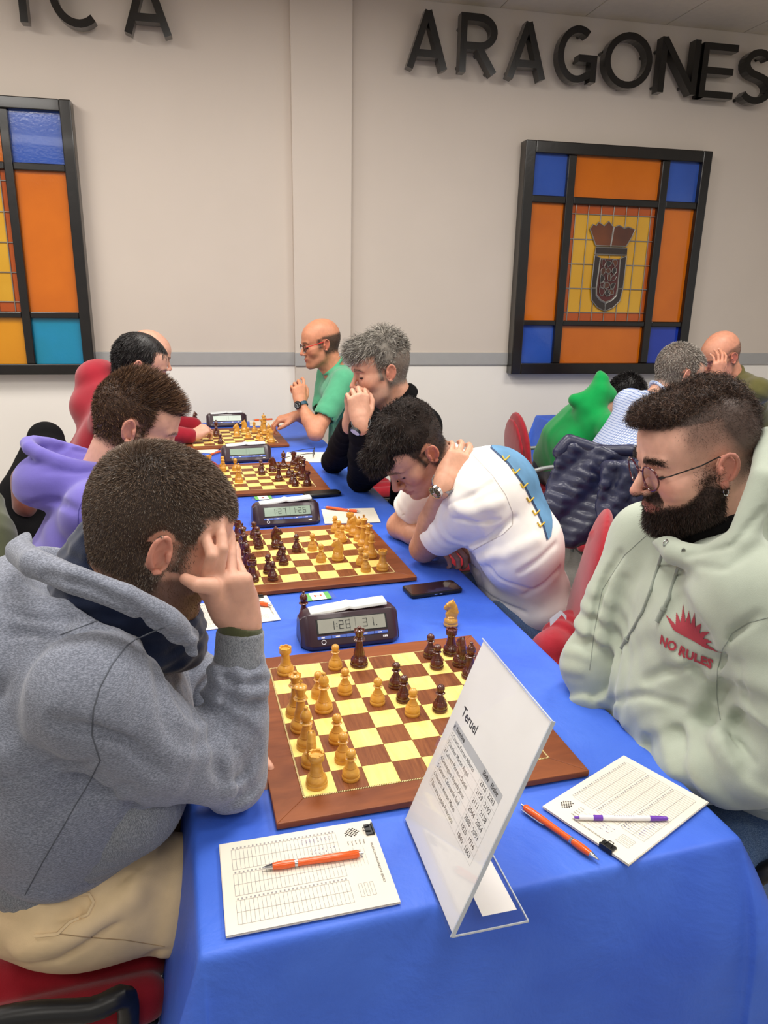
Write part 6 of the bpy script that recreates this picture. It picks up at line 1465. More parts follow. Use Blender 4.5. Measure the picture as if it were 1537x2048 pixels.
    if hood:
        h = hood; hc = c7-F0*h.get('b', .07)+np.array([0, 0, h.get('z', .0)]); s.ell(hc, (h.get('x', .11),)*1+(h.get('y', .12), h.get('h', .06)), R=np.stack([F0, near, [0, 0, 1]], 1), k=.03); s.ell(hc-F0*.02+np.array([0, 0, -.035]), (.10, .12, .05), R=np.stack([F0, near, [0, 0, 1]], 1), k=.03)
        ring = [c7+F0*(-.045+.105*math.cos(a)*1.0)+near*(.085*math.sin(a))+np.array([0, 0, .030-.045*math.cos(a)+h.get('rz', 0)]) for a in np.linspace(0, math.tau, 14, endpoint=False)]
        hoodring(s, ring, .0175, k=.012); s.ell(c7-F0*.03+np.array([0, 0, .055]), (.085, .07, .05), R=np.stack([F0, near, [0, 0, 1]], 1), op='-', k=.014)
    nk = nrm(o+R@np.array([0, -.03, -.05])*sc-(c7+F0*.01+np.array([0, 0, -.035]))); fx = nrm(F0-nk*(F0@nk)); cb = c7+F0*.01+np.array([0, 0, -.035])
    def nring(d, r, tilt, rr, k): hoodring(s, [cb+nk*(d-tilt*math.cos(a))+fx*(r*math.cos(a)+.004)+near*(r*.97*math.sin(a)) for a in np.linspace(0, math.tau, 14, endpoint=False)], rr, k=k)
    if garment == 'polo': nring(.050, .066, .022, .009, .010)
    if garment == 'tee': nring(.036, .067, .020, .006, .010)
    if garment == 'zip': nring(.046, .070, .014, .014, .014); nring(.066, .066, .012, .010, .010)
    if extra: extra(s, dict(o=o, R=R, c7=c7, hip=hip, S=S, F0=F0, near=near, sc=sc))
    it = [(els[0], .10, .032, .0045*dispk, 3), (els[1], .10, .032, .0045*dispk, 1), (S[0]+F0*.04-np.array([0, 0, .06]), .10, .045, .004*dispk, 4), (mp+near*.1, .14, .06, .005*dispk, 2)]
    s.disp = folds(it, (.0035*dispk, 11, 0), (.0022*dispk, 20, 4), A=np.diag([1, 1, .8]))
    if cr: crease(s, cr)
    g = s.build(garm_name, gres, M[top] if isinstance(top, str) else top, t)
    # ---- trousers
    s = Soft()
    for i, sg_ in ((0, 1), (1, -1)):
        h0 = hip+near*.105*sg_+np.array([0, 0, -.06]); kn = h0+F0*.40+np.array([0, 0, -.03]); s.chain([h0, h0*.5+kn*.5, kn, kn+np.array([0, 0, -.40])], [.102, .086, .065, .048], k=.03)
    s.cap(hip+near*.1+np.array([0, 0, -.04]), hip-near*.1+np.array([0, 0, -.04]), .102, k=.04)
    s.disp = folds([], (.004, 12, 2), (.003, 20, 7)); s.build('jeans' if 'denim' in legs else 'trousers', .008, M[legs], t)
    if glasses:
        gl = lambda p: o+R@(np.array(p)*sc)
        for sx in (-1, 1):
            mb = MB(); mb.tube([gl((sx*(.033+.024*math.cos(a)*1), .100-.006*abs(math.cos(a)), -.006+.018*math.sin(a))) for a in np.linspace(0, math.tau, 20, endpoint=False)], .0019, 6, close=True); mb.build('glasses_rim', M['black_plastic'], t, smooth=True)
            mb = MB(); mb.tube([gl((sx*.057, .094, .000)), gl((sx*.074, .070, .004)), gl((sx*.084, .0, .012)), gl((sx*.080, -.03, .004))], .0024, 6); mb.build('glasses_temple', glasses, t)
        mb = MB(); mb.tube([gl((-.010, .100, .002)), gl((0, .104, .004)), gl((.010, .100, .002))], .0018, 6); mb.build('glasses_bridge', M['black_plastic'], t)
    if watch:
        i, face, strap, fr, metal = watch; e, w_ = els[i], wrs[i]; u = nrm(e-w_); c = w_+u*fr; nz = np.asarray(metal, float); nz = nrm(nz-u*(nz@u)); v_ = np.cross(u, nz)
        for q in range(18):
            a0 = math.tau*q/18; a1 = a0+math.tau/18*.94; r0, r1 = .0318, .0350; mb = MB(); V_ = []
            for (rr, aa, uu) in ((r0, a0, -.009), (r1, a0, -.009), (r1, a1, -.009), (r0, a1, -.009), (r0, a0, .009), (r1, a0, .009), (r1, a1, .009), (r0, a1, .009)): V_.append(c+rr*(math.cos(aa)*nz+math.sin(aa)*v_)+u*uu)
            mb.add(V_, BOXF)
            if q > 0 and q < 17: mb.build('watch_link', strap, t)
        cc = c+nz*.0365; mb = MB(); disk = lambda r, h: [cc+nz*h+r*(math.cos(a)*u+math.sin(a)*v_) for a in np.linspace(0, math.tau, 24, endpoint=False)]
        def disc(r, h0, h1, mt, nm): mb = MB(); A_, B_ = disk(r, h0), disk(r, h1); mb.add(A_+B_, [tuple(range(24))[::-1], tuple(range(24, 48))]+[(i_, (i_+1) % 24, 24+(i_+1) % 24, 24+i_) for i_ in range(24)]); mb.build(nm, mt, t)
        disc(.0205, -.004, .005, M['chrome'] if strap is M['chrome'] else M['black_plastic'], 'watch_case'); disc(.0172, .005, .0056, face, 'watch_dial')
        mb = MB()
        for q in range(12):
            a = q*math.tau/12; p = cc+nz*.0060+.0145*(math.cos(a)*u+math.sin(a)*v_); d1 = (math.cos(a)*u+math.sin(a)*v_)*.002; d2 = (-math.sin(a)*u+math.cos(a)*v_)*.0006; mb.add([p-d1-d2, p+d1-d2, p+d1+d2, p-d1+d2], [(0, 1, 2, 3)])
        for a, L_ in ((.6, .012), (2.4, .009)):
            d1 = (math.cos(a)*u+math.sin(a)*v_); d2 = (-math.sin(a)*u+math.cos(a)*v_)*.0006; p = cc+nz*.0062; mb.add([p-d2, p+d1*L_-d2, p+d1*L_+d2, p+d2], [(0, 1, 2, 3)])
        mb.build('watch_marks', M['white_plastic'], t, kind='stuff')
    return t, g, dict(o=o, R=R, c7=c7, hip=hip, S=S, F0=F0, near=near, sc=sc)
full = lambda x, y, z, L: scalp_full(x, y, z, L)
def ring_hair(x, y, z, L): return np.clip(sm(-y, -.012, .006)*sm(z, -.07, -.04)*(1-sm(z, .028, .046))+np.exp(-((y-.020)/.012)**2)*(x > .055)*(z > -.02)*(z < .03), 0, 1)*ear0(x, y, z)
def jaw_stub(x, y, z, L): return np.clip(sm(-z, .035, .06)*sm(y, -.02, .0)+np.exp(-((z+.055)/.012)**2)*(y > .07)*(x < .03), 0, 1)
def lobe(s, q): s.ell(D(196, 756, 2.98), (.085, .10, .075), k=.03); s.ell(D(222, 785, 2.95), (.08, .10, .07), k=.03); s.ell(D(196, 812, 2.98), (.105, .13, .10), k=.04)
UPH = lambda u, v, z: TF(u, v, z)
# --- lilac hoodie, second on the left
player('man in lilac hoodie with spiky brown hair, second from the front on the left', 1, (.22, .46, 0, (.080, -.008, -.006), (260, 862), 1.83), 1.03,
       (-.115, -.115), (.185, .01, -.065), TF(-.30, 1.98, .60), [TF(-.06, 1.80, .80), TF(-.04, 2.15, .80)], [TF(-.02, 1.96, .88), TF(-.02, 2.04, .88)], 'lilac',
       hair=dict(mask=full, n=15000, kind='spiky', len=(.007, .026), cols=[(78, 56, 42), (104, 76, 56), (60, 44, 36), (130, 98, 72)], w=.0014, droop=None), scalp=(84, 62, 50), hood=dict(b=.075, z=-.005, x=.115, y=.125, h=.06), cr=[(8, 5, [(100, 940), (160, 945), (235, 930)]), (6, 5, [(110, 905), (150, 880), (165, 845)]), (5, 5, [(150, 900), (190, 905), (225, 890)]), (7, 6, [(60, 1010), (110, 1000), (150, 1020)])], beard=((90, 64, 50), .22, jaw_stub),
       gres=.0055, hres=.003)
# --- crimson hoodie, third on the left
player('dark-haired man in crimson hoodie, third from the front on the left', 1, (.30, .42, 0, (.080, -.008, -.006), (277, 736), 2.86), 1.0,
       (-.12, -.11), (.18, .01, -.07), TF(-.34, 3.14, .60), [TF(-.03, 2.95, .80), TF(.0, 3.32, .80)], [TF(.14, 3.10, .80), TF(.16, 3.2, .80)], 'crimson',
       hair=dict(mask=lambda x, y, z, L: scalp_full(x, y, z, L, front=.074), n=9000, kind='down', len=(.014, .022), cols=[(24, 21, 22), (38, 32, 32), (30, 26, 26)], w=.0022, droop=None), scalp=(30, 26, 26), hres=.004, gres=.007, extra=lobe)
# --- bald man, fourth on the left
player('bald man in crimson sleeves at the far left end, hand over the farthest board', 1, (.30, .35, 0, (0, -.02, .125), (308, 661), 3.95), 1.05,
       (-.12, -.11), (.18, .0, -.07), TF(-.30, 4.22, .60), [TF(-.08, 4.02, .82), TF(-.02, 4.40, .80)], [D(385, 872, 3.92), TF(.14, 4.35, .80)], 'crimson', garm_name='jumper', garment='zip',
       scalp=(120, 90, 74), hair=dict(mask=ring_hair, n=1500, kind='down', len=(.004, .006), cols=[(70, 56, 48)], w=.0014), hands=(dict(d=D(410, 858, 3.97)-D(385, 872, 3.92), n=(.1, -.5, 1), s=-1, curl=(50, 50, 30)), None), hres=.0045, gres=.008)
# --- white T-shirt, second on the right
def tee_extra(s, q): s.ell(D(985, 990, 2.08), (.135, .14, .14), k=.05); s.ell(D(1040, 1090, 2.08), (.12, .13, .13), k=.05)
lw = D(888, 968, 2.00); le = TZ(848, 1096, .80); re_ = TZ(800, 1052, .79); rw_ = TZ(868, 1085, .80)
tee_t, tee_g, tq = player('young man in white T-shirt bent over with hand behind his neck, second on the right', -1, (3.72, .86, 0, (-.080, -.008, -.006), (862, 908), 2.03), 1.03,
       (-.165, -.040), (.165, .02, -.075), np.array([.42, 2.10, .68]), [le, re_], [lw, rw_], 'white_tee', garment='tee', garm_name='t_shirt',
       mass=dict(ell=[((0, -.016, .052), (.0800, .105, .080)), ((0, .070, .078), (.050, .038, .032)), ((.01, .095, .064), (.040, .026, .028))], cut=[((0, .02, .034), (0, .10, -1))], col=(38, 29, 25), amp=.005, f=80),
       hair=dict(mask=lambda x, y, z, L: scalp_full(x, y, z, L, front=.066), n=12000, kind='tousled', len=(.008, .024), cols=[(34, 26, 23), (52, 39, 33), (26, 20, 19)], w=.0014, curl=2.5, fade=7000), scalp=(50, 38, 33), paint_kw=dict(browc=(34, 26, 22), browk=1.3, flush=1.5), skin=(216, 162, 134),
       hands=(dict(d=D(932, 897, 2.03)-lw, n=(.35, -.9, .45), s=1, curl=(25, 35, 20)), dict(d=(.35, -.5, .05), n=(-.3, 0, 1), s=-1, curl=(40, 60, 40))), legs='denim', gres=.0046, hres=.0028, extra=tee_extra,
       cr=[(11, 6, [(926, 1096), (982, 1074), (1029, 1036)]), (8, 5, [(930, 1122), (966, 1152), (950, 1172)]), (7, 6, [(1040, 1146), (1080, 1120), (1112, 1088)]), (6, 6, [(1050, 1190), (1090, 1170), (1118, 1140)]), (6, 4, [(899, 1009), (936, 996), (985, 966)]), (6, 4, [(909, 1036), (960, 1046), (999, 1040)]), (-4, 9, [(905, 1022), (950, 1022), (1000, 1005)]), (7, 5, [(975, 1130), (1000, 1160), (1060, 1180)]), (-4, 9, [(960, 1115), (1010, 1110), (1070, 1080)]), (5, 4, [(945, 1165), (990, 1200), (1050, 1225)])],
       watch=(0, M['watch_green'] if 'watch_green' in M else M.setdefault('watch_green', flat('green_dial', (18, 62, 44), .2, coat=.5)), M['chrome'], -.002, (-.35, -1, .30)), dispk=1.2)
# --- black fleece, third on the right
lw = D(722, 846, 2.60); le = D(735, 968, 2.72); re_ = D(668, 915, 2.92); rw_ = D(700, 845, 2.70)
le = TZ(722, 958, .80); re_ = TZ(668, 922, .80)
player('grey-haired man in black fleece with clasped hands at his mouth, third on the right', -1, (3.50, .22, 0, (-.080, -.008, -.006), (780, 746), 2.66), 1.05,
       (-.115, -.125), (.185, .01, -.06), TF(1.03, 2.95, .60), [le, re_], [lw, rw_], 'black_fleece', garment='zip', garm_name='fleece_jacket',
       mass=dict(ell=[((0, -.018, .055), (.078, .100, .078)), ((0, .062, .078), (.056, .040, .040))], cut=[((0, .07, .050), (0, .75, -1))], col=(122, 116, 108), amp=.006, f=80),
       hair=dict(mask=full, n=9000, kind='tousled', len=(.018, .042), cols=[(150, 145, 136), (112, 106, 98), (84, 78, 72), (176, 170, 160)], w=.0018, curl=1.5, fade=3000), scalp=(120, 108, 98), beard=((150, 140, 132), .35, jaw_stub), skin=(214, 160, 134),
       hands=(dict(d=D(716, 792, 2.60)-lw, n=(.25, -.9, .3), s=1, curl=(45, 60, 30)), dict(d=D(702, 790, 2.66)-rw_, n=(-.9, .1, .3), s=-1, curl=(50, 60, 30))), sleeves=(.18, .25), hres=.0036, gres=.0065,
       watch=(0, M['white_plastic'], M['black_plastic'], .0, (-.2, -1, .2)))
# --- mint polo, farthest right
lw = D(602, 808, 3.98); le = D(632, 866, 3.94); re_ = D(640, 850, 4.25); rw_ = D(592, 832, 4.08)
player('bald man with red glasses in mint green polo shirt, farthest on the right', -1, (3.50, .20, 0, (-.080, -.008, -.006), (652, 690), 4.05), 1.05,
       (-.105, -.135), (.185, .01, -.06), TF(1.00, 4.15, .60), [le, re_], [lw, rw_], 'mint', garment='polo', garm_name='polo_shirt',
       scalp=(96, 72, 58), hair=dict(mask=ring_hair, n=3000, kind='down', len=(.004, .007), cols=[(74, 60, 52), (96, 84, 76)], w=.0016), glasses=M.setdefault('red_plastic', flat('red_acetate', (205, 40, 38), .3)), skin=(212, 146, 112), paint_kw=dict(flush=1.4),
       hands=(dict(d=D(597, 768, 3.98)-lw, n=(.4, -.8, .2), s=1, fcurl=[(15, 40, 30), (40, 70, 40), (50, 75, 40), (55, 75, 40)]), dict(d=D(572, 836, 4.08)-rw_, n=(-.1, -.2, 1), s=-1, curl=(35, 40, 25))), hres=.0042, gres=.0075, beard=((96, 74, 64), .25, jaw_stub),
       watch=(0, M['black_plastic'], M.setdefault('teal_strap', flat('teal_strap', (40, 80, 100), .5)), .010, (-.5, -1, .2)))
# --- second table and its players
M['plaid'] = None
t_ = NT('blue_check_shirt'); co = t_.coord((1, 1, 1), rot=(0, 0, TH)); sx = t_.n('ShaderNodeSeparateXYZ'); t_.l(co, sx.inputs[0])
def stripes(o_):
    a = t_.n('ShaderNodeMath', operation='MULTIPLY'); t_.l(o_, a.inputs[0]); a.inputs[1].default_value = 95; f = t_.n('ShaderNodeMath', operation='FRACT'); t_.l(a.outputs[0], f.inputs[0]); g_ = t_.n('ShaderNodeMath', operation='LESS_THAN'); t_.l(f.outputs[0], g_.inputs[0]); g_.inputs[1].default_value = .24; return g_.outputs[0]
mx_ = t_.n('ShaderNodeMath', operation='ADD'); t_.l(stripes(sx.outputs['Y']), mx_.inputs[0]); t_.l(stripes(sx.outputs['Z']), mx_.inputs[1])
t_.l(t_.ramp(mx_.outputs[0], [(0, srgb(206, 214, 232)), (1.0, srgb(112, 136, 190))]), t_.b.inputs['Base Color']); t_.set(Roughness=.9); M['plaid'] = t_.m
player('grey-haired man in blue checked shirt at the back table, seen from behind', 1, (.10, .30, 0, (.080, -.008, -.006), (1374, 752), 3.35), 1.05,
       (-.13, -.10), (.185, .01, -.07), np.array([1.10, 3.45, .60]), [np.array([1.55, 3.25, .80]), np.array([1.52, 3.75, .80])], [np.array([1.70, 3.40, .80]), np.array([1.68, 3.62, .80])], 'plaid', garment='polo', garm_name='checked_shirt',
       hair=dict(mask=full, n=8000, kind='short', len=(.012, .018), cols=[(140, 132, 124), (110, 102, 96), (168, 160, 150)], w=.0022), scalp=(128, 114, 104), hres=.0048, gres=.008)
player('person in bright green hoodie hunched at the back table', 1, (.10, .95, 0, (0, -.02, .125), (1285, 762), 4.05), 1.0,
       (-.19, -.05), (.17, .02, -.09), np.array([1.02, 4.25, .60]), [np.array([1.34, 4.00, .80]), np.array([1.38, 4.45, .80])], [np.array([1.50, 4.1, .80]), np.array([1.52, 4.32, .80])], 'green',
       hair=dict(mask=full, n=4000, kind='short', len=(.02, .026), cols=[(26, 22, 22)], w=.003), scalp=(26, 22, 22), hres=.0055, gres=.009, extra=lambda s, q: (s.chain([D(1180, 815, 4.02), D(1200, 785, 4.0), D(1203, 760, 4.0), D(1201, 750, 4.0)], [.085, .066, .040, .022], k=.03), s.chain([D(1150, 800, 4.0), D(1222, 790, 4.0)], .035, k=.03)))
ow = D(1432, 760, 4.05)
player('bald man in olive T-shirt resting his face on his hand, far right', -1, (3.45, .50, 0, (-.080, -.008, -.006), (1467, 716), 4.1), 1.08,
       (-.13, -.10), (.19, .01, -.07), TF(3.40, 3.75, .60), [TZ(1440, 838, .80), TF(3.0, 4.0, .80)], [ow, TF(2.9, 3.9, .80)], 'olive_tee', garment='tee', garm_name='t_shirt',
       scalp=(150, 110, 90), hair=dict(mask=ring_hair, n=1500, kind='down', len=(.003, .004), cols=[(110, 90, 78)], w=.0014), skin=(214, 150, 122), paint_kw=dict(flush=1.5),
       hands=(dict(d=D(1438, 735, 4.03)-ow, n=(.2, -.9, .2), s=1, curl=(20, 35, 20)), None), hres=.0048, gres=.008)
# ================================================================== CHAIRS, COATS, SECOND TABLE
def egg_panel(s, c, X, Y, N, w_, h_, th, m=0):
    s.ell(c, (w_, h_, th), R=np.stack([nrm(X), nrm(Y), nrm(N)], 1), k=.02)
def chair(lab, c, face, arms=True, armmat='black_plastic', back=True, seat=True, group='red upholstered chairs', name='upholstered_chair', armh=.66, bh=0.0):
    """c seat centre on the floor plan, face the direction the sitter looks"""
    t = thing(name, lab, 'chair', group); F = nrm([face[0], face[1], 0]); S_ = np.cross(F, [0, 0, 1]); c = np.array([c[0], c[1], 0.]); U = np.array([0, 0, 1.])
    P = lambda a, b_, z: c+F*a+S_*b_+U*z
    if seat:
        s = Soft(); slab_chain(s, [P(-.17, 0, .435), P(.19, 0, .435)], S_, [.17, .17], [.045, .045], k=.03); s.cut(P(0, 0, .415), (0, 0, -1), k=.01); s.disp = lambda X_: .002*wav(X_, 10, 1); s.build('seat', .008, M['red_fabric'], t)
        mb = MB(); mb.box(-.19, .21, -.20, .20, .395, .415, fn=lambda a, b_, z: P(a, b_, z)); mb.build('seat_shell', M['black_plastic'], t, bevel=.01)
    if back:
        s = Soft(); bn = nrm(F*1+U*.12); s.ell(P(-.235, 0, .70+bh), (.215, .215, .040), R=np.stack([S_, nrm(U-F*.12), bn], 1), k=.02); s.ell(P(-.215, 0, .58+bh), (.19, .12, .035), R=np.stack([S_, nrm(U-F*.12), bn], 1), k=.04); s.build('backrest', .008, M['red_fabric'], t)
        s = Soft(); s.ell(P(-.262, 0, .68+bh), (.20, .20, .022), R=np.stack([S_, nrm(U-F*.12), bn], 1), k=.02); s.build('back_shell', .01, M['red_fabric'], t)
        for b_ in (-.09, .09): mb = MB(); mb.tube([P(-.15, b_, .40), P(-.26, b_, .42), P(-.285, b_, .60+bh)], .012, 8); mb.build('back_support', M[armmat], t)
    for b_ in (-.225, .225):
        if arms:
            mb = MB(); pts = [P(.16, b_*.95, .40), P(.17, b_*1.05, .52), P(.12, b_*1.1, armh-.02), P(.02, b_*1.1, armh), P(-.14, b_*1.08, armh-.01), P(-.25, b_*.95, armh-.05)]
            pp = [np.asarray(q) for q in pts]; cm = []
            for i in range(5):
                a_, b2, c_, d_ = pp[max(i-1, 0)], pp[i], pp[i+1], pp[min(i+2, 5)]
                for u_ in (0, .25, .5, .75): cm.append(.5*(2*b2+(c_-a_)*u_+(2*a_-5*b2+4*c_-d_)*u_**2+(3*b2-a_-3*c_+d_)*u_**3))
            cm.append(pp[-1]); mb.tube(cm, .017 if armmat == 'black_plastic' else .012, 10); mb.build('armrest', M[armmat], t, smooth=True)
    for a in (-.19, .19):
        for b_ in (-.2, .2): mb = MB(); mb.tube([P(a*.8, b_*.9, .40), P(a*1.15, b_*1.05, .0)], .012, 8); mb.build('leg', M[armmat], t)
    return t
c_l1 = TF(-.29, 1.175, 0); chair('red chair with black armrests under the grey-hoodie man', c_l1, (math.cos(TH), math.sin(TH)), armh=.545)
c_r1 = np.array([.80, 1.36, 0]); chair('red chair with black armrest under the bearded man', c_r1, (-1, -.15), armh=.60)
chair('red chair under the young man in white T-shirt', (.34, 1.94), (-.96, .26), arms=False, bh=.10)
chair('red chair under the lilac hoodie man', TF(-.34, 1.98)[:2], (math.cos(TH), math.sin(TH)), arms=False)
chair('red chair under the crimson hoodie man', TF(-.36, 3.14)[:2], (math.cos(TH), math.sin(TH)), arms=False, back=False)
chair('red chair under the bald man at the far left', TF(-.34, 4.22)[:2], (math.cos(TH), math.sin(TH)), arms=False, back=False)
chair('red chair under the black fleece man', TF(1.06, 2.95)[:2], (-math.cos(TH), -math.sin(TH)), arms=False, back=False)
chair('red chair under the mint polo man', TF(1.04, 4.15)[:2], (-math.cos(TH), -math.sin(TH)), arms=False, back=False)
chair('red chair with grey tube arms behind the green hoodie player', (1.00, 4.20), (1, .10), armmat='grey_metal', armh=.66)
chair('red chair under the checked shirt man', (1.08, 3.45), (1, .15), arms=False, back=False)
chair('red chair under the olive T-shirt man', TF(3.42, 3.75)[:2], (-1, -.2), arms=False, back=False)
# second table
U2, V20, V21 = 2.445, 2.62, 4.62
t2 = thing('long_table', 'second long table at the back right beneath a blue cloth', 'table'); mb = MB(); mb.box(U2+.01, U2+.80, V20+.01, V21-.01, .715, .746, fn=lambda u, v, z: TF(u, v, z)); mb.build('tabletop', M['sq_light'], t2)
for u in (U2+.08, U2+.72):
    for v in (V20+.15, V21-.15): mb = MB(); mb.tube([TF(u, v, 0), TF(u, v, .716)], .018, 8); mb.build('leg', M['grey_metal'], t2)
tag(cloth('tablecloth', U2, U2+.81, V20, V21, .749, .42, lambda a, b_, c: TF(a, b_, c), M['cloth_blue'], seed=2), 'blue cloth on the back table, hanging behind the green hoodie player', 'tablecloth')
# navy quilted jacket over a chair back
M['navy_puffer'] = flat('navy_nylon', (22, 27, 60), .42, coat=.1, var=.15, bscale=120, bstr=.5)
jt = thing('quilted_jacket', 'navy quilted jacket hung over a chair back between the two right players', 'jacket')
def quilt(A, B, thk, rows, nm, par):
    """A,B: top edge ends, list of rows downwards (each a pair of points); one padded baffle per row"""
    s = Soft(); rows = [q for a_, b_ in zip(rows, rows[1:]) for q in (a_, tuple((np.asarray(x)+np.asarray(y))/2 for x, y in zip(a_, b_)))]+[rows[-1]]
    for i in range(len(rows)-1):
        (a0, b0), (a1, b1) = rows[i], rows[i+1]; n = 7
        pts = [(np.asarray(a0)*.5+np.asarray(a1)*.5)*(1-q/n)+(np.asarray(b0)*.5+np.asarray(b1)*.5)*(q/n)+np.array([0, -.012*math.sin(q*1.7+i), .006*math.sin(q*2+i*1.3)]) for q in range(n+1)]
        r = np.linalg.norm(np.asarray(a1)-np.asarray(a0))*.68; s.chain(pts, r, k=.009)
    s.disp = lambda X_: .004*wav(X_, 30, 3)+.002*wav(X_, 70, 5)
    return s.build(nm, .006, M['navy_puffer'], par)
L_ = [(1128, 888), (1118, 920), (1108, 952), (1100, 985), (1094, 1018), (1092, 1050), (1090, 1085)]
R_2 = [(1262, 905), (1270, 935), (1276, 968), (1282, 1000), (1285, 1032), (1285, 1062), (1283, 1095)]
quilt(None, None, 0, [(D(*a, 2.28), D(*b_, 2.20)) for a, b_ in zip(L_, R_2)], 'back_panel', jt)
L2_ = [(1215, 925), (1210, 960), (1206, 995), (1202, 1030), (1204, 1062), (1210, 1090)]
R2_ = [(1275, 930), (1290, 965), (1300, 1000), (1300, 1035), (1296, 1065), (1290, 1092)]
quilt(None, None, 0, [(D(*a, 2.14), D(*b_, 2.10)) for a, b_ in zip(L2_, R2_)], 'sleeve', jt)
s = Soft(); s.chain([D(1118, 905, 2.27), D(1140, 882, 2.27), D(1200, 900, 2.24), D(1265, 902, 2.2)], [.02, .022, .020, .018], k=.01); s.disp = lambda X_: .003*wav(X_, 40, 2); s.build('collar', .005, M['navy_puffer'], jt)
ctr = D(1195, 1000, 2.36); chair('chair carrying the navy quilted jacket', (ctr[0]-.10, ctr[1]+.12), (-.95, .1), arms=False)
# red jacket hanging on the white T-shirt man's chair
rj = thing('red_jacket', 'red jacket with white label hung on the chair behind the white T-shirt man', 'jacket')
s = Soft(); P_ = [D(1142, 1246, 1.93), D(1122, 1272, 1.88), D(1104, 1300, 1.84), D(1094, 1330, 1.82)]
X_j = nrm(D(1210, 1100, 1.72)-D(1120, 1100, 1.86)); slab_chain(s, P_, X_j, [.015, .025, .028, .02], [.018, .026, .030, .028], k=.03)
s.disp = folds([(P_[2], .10, .03, .006, 2)], (.005, 12, 1), (.003, 24, 3)); s.build('jacket_body', .006, M['red_fabric'], rj)
mb = MB(); a, b_, c_ = D(1100, 1238, 1.80), D(1122, 1220, 1.795), D(1134, 1232, 1.80); mb.add([a, b_, b_+np.array([.004, 0, -.012]), a+np.array([.003, 0, -.02]), c_, c_+np.array([0, 0, -.012])], [(0, 1, 2, 3), (1, 4, 5, 2)]); mb.build('care_label', M['paper'], rj)
# coats at the left
M['rust'] = fabric('rust_brown_cloth', (112, 62, 50), .1, 700, .4)
ct = thing('black_coat', 'black coat hung over a chair back at the far left', 'coat')
s = Soft(); s.chain([D(62, 1110, 2.5), D(75, 1000, 2.55), D(92, 920, 2.6), D(92, 878, 2.62)], [.13, .12, .085, .06], k=.04); s.disp = folds([], (.006, 12, 1), (.004, 20, 2)); s.build('coat_body', .008, M['black_fleece'], ct)
rc = thing('brown_coat', 'rust brown coat lying over the black coat at the left', 'coat')
s = Soft(); s.chain([D(52, 1010, 2.42), D(60, 960, 2.44), D(80, 930, 2.48), D(104, 950, 2.46)], [.04, .05, .04, .03], k=.03); s.disp = folds([], (.005, 16, 1), (.004, 24, 2)); s.build('coat_body', .007, M['rust'], rc)
oc = thing('olive_coat', 'dark olive coat at the very left edge of the photo', 'coat')
s = Soft(); s.chain([D(-30, 1010, 2.1), D(-20, 1090, 2.0), D(-10, 1180, 1.95)], [.05, .07, .09], k=.03); s.disp = folds([], (.005, 16, 1), (.004, 24, 2)); s.build('coat_body', .008, M['olive'], oc)
# ================================================================== SEAMS AND PRINTS
def seam(parent, ob, px, r=.0009, mat=None, nm='seam', lift=-.0001, n=60):
    bv = bvh_of(ob); pts = []
    px = np.array(px, float); d = np.r_[0, np.cumsum(np.hypot(*np.diff(px, axis=0).T))]; q = np.linspace(0, d[-1], n)
    for u, v in zip(np.interp(q, d, px[:, 0]), np.interp(q, d, px[:, 1])):
        dr = nrm(ray(u, v)); h = bv.ray_cast(Vector((0, 0, CZ)), Vector(dr), 6)
        if h[0] is not None and (not pts or np.linalg.norm(np.array(h[0])-pts[-1]) < .08): pts.append(np.array(h[0])+np.array(h[1])*lift)
    if len(pts) > 2: mb = MB(); mb.tube(pts, r, 5); return mb.build(nm, mat, parent, smooth=True)
def part_of(label_bit, name):
    for o in bpy.data.objects:
        if o.parent is None and label_bit in str(o.get('label', '')):
            for c in o.children:
                if c.name.split('.')[0] == name: return o, c
M['seam_grey'] = flat('seam_grey', (84, 88, 98), .9); M['seam_sage'] = flat('seam_sage', (140, 148, 138), .9); M['seam_white'] = flat('seam_white', (205, 196, 190), .9); M['seam_lilac'] = flat('seam_lilac', (70, 62, 140), .9); M['seam_khaki'] = flat('seam_khaki', (168, 142, 106), .9)
t, g = part_of('heather grey hoodie', 'hoodie')
seam(t, g, [(330, 1255), (290, 1268), (255, 1290), (225, 1328), (200, 1375), (187, 1420), (184, 1470), (200, 1520)], .0011, M['seam_grey'])
seam(t, g, [(201, 1520), (180, 1562), (150, 1612), (118, 1668), (85, 1725), (50, 1790)], .0010, M['seam_grey'])
seam(t, g, [(120, 1270), (220, 1232), (300, 1252), (372, 1300)], .0010, M['seam_grey'])
t, g = part_of('heather grey hoodie', 'trousers')
seam(t, g, [(120, 1868), (180, 1875), (250, 1880), (330, 1893)], .0010, M['seam_khaki'])
seam(t, g, [(148, 1790), (178, 1788), (188, 1806), (176, 1830), (140, 1845), (115, 1868), (70, 1872)], .0030, M['khaki'], 'pocket_edge', .001)
t, g = part_of('sage green hoodie', 'hoodie')
seam(t, g, [(1537, 1235), (1500, 1245), (1466, 1266), (1446, 1298), (1436, 1340), (1434, 1390), (1442, 1440)], .0011, M['seam_sage'])
seam(t, g, [(1300, 1065), (1250, 1110), (1205, 1180), (1190, 1260), (1180, 1340)], .0010, M['seam_sage'])
t, g = part_of('lilac hoodie', 'hoodie')
seam(t, g, [(215, 935), (175, 975), (158, 1020), (155, 1070)], .0012, M['seam_lilac'])
t, g = part_of('white T-shirt bent', 't_shirt')
seam(t, g, [(942, 905), (985, 950), (1012, 990), (1026, 1025), (1026, 1050), (1005, 1070), (975, 1085), (930, 1110)], .0012, M['seam_white'])
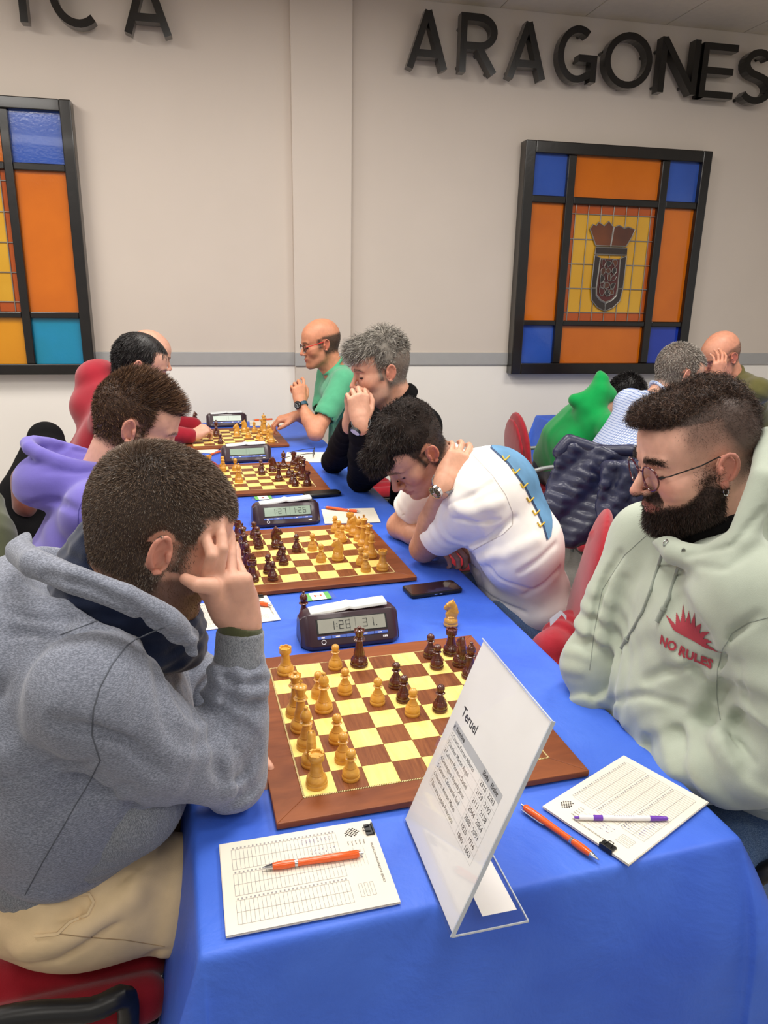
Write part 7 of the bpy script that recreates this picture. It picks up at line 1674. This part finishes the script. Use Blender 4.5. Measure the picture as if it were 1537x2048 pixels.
# strip of coloured artwork on the back of the T-shirt, plain stand-in
M['print_blue'] = flat('back_print_blue', (96, 146, 186), .7, var=.25, nscale=12); M['print_navy'] = flat('back_print_navy', (50, 70, 104), .7); M['print_yellow'] = flat('back_print_yellow', (216, 178, 50), .7)
bv = bvh_of(g)
def on_tee(P, n):
    h = bv.ray_cast(Vector(P+n*.25), Vector(-n), .5); return (np.array(h[0])+n*.0015) if h[0] is not None else None
def strip(px, wd, mt, nm, lift):
    px = np.array(px, float); d = np.r_[0, np.cumsum(np.hypot(*np.diff(px, axis=0).T))]; n = 30; q = np.linspace(0, d[-1], n); V_ = []; F_ = []
    n_ = nrm([.80, -.42, .42]); rows = []
    for i, (u, v) in enumerate(zip(np.interp(q, d, px[:, 0]), np.interp(q, d, px[:, 1]))):
        dr = nrm(ray(u, v)); h = bv.ray_cast(Vector((0, 0, CZ)), Vector(dr), 6)
        if h[0] is None: continue
        c = np.array(h[0]); w0 = wd*max(.02, math.sin(math.pi*min(1, (i+1)/(n+.5))))**.6; row = []
        for k in range(7):
            p = c+np.array([.15, .95, .15])*(k/6)*w0; hq = bv.find_nearest(Vector(p)); row.append(np.array(hq[0])+np.array(hq[1])*lift)
        rows.append(row)
    for i, row in enumerate(rows):
        V_ += row
        if i: F_ += [((i-1)*7+k, (i-1)*7+k+1, i*7+k+1, i*7+k) for k in range(6)]
    return mesh(nm, V_, F_, mt, t, smooth=True)
edge = [(985, 893), (1020, 925), (1052, 970), (1075, 1015), (1090, 1050), (1098, 1078)]
strip([(x-4, y+4) for x, y in edge], .13, M['print_navy'], 'back_print_border', .0012)
strip([(x-1, y+2) for x, y in edge], .12, M['print_blue'], 'back_print', .0018)
for (x, y, a) in ((1010, 922, 0), (1030, 948, 0), (1046, 976, 0), (1058, 1004, 0), (1070, 1030, 0), (1080, 1054, 0)):
    for sgn in (-1, 1):
        seam(t, g, [(x, y), (x-7*sgn+2, y-9)], .0022, M['print_yellow'], 'print_chevron', .0022, 5)
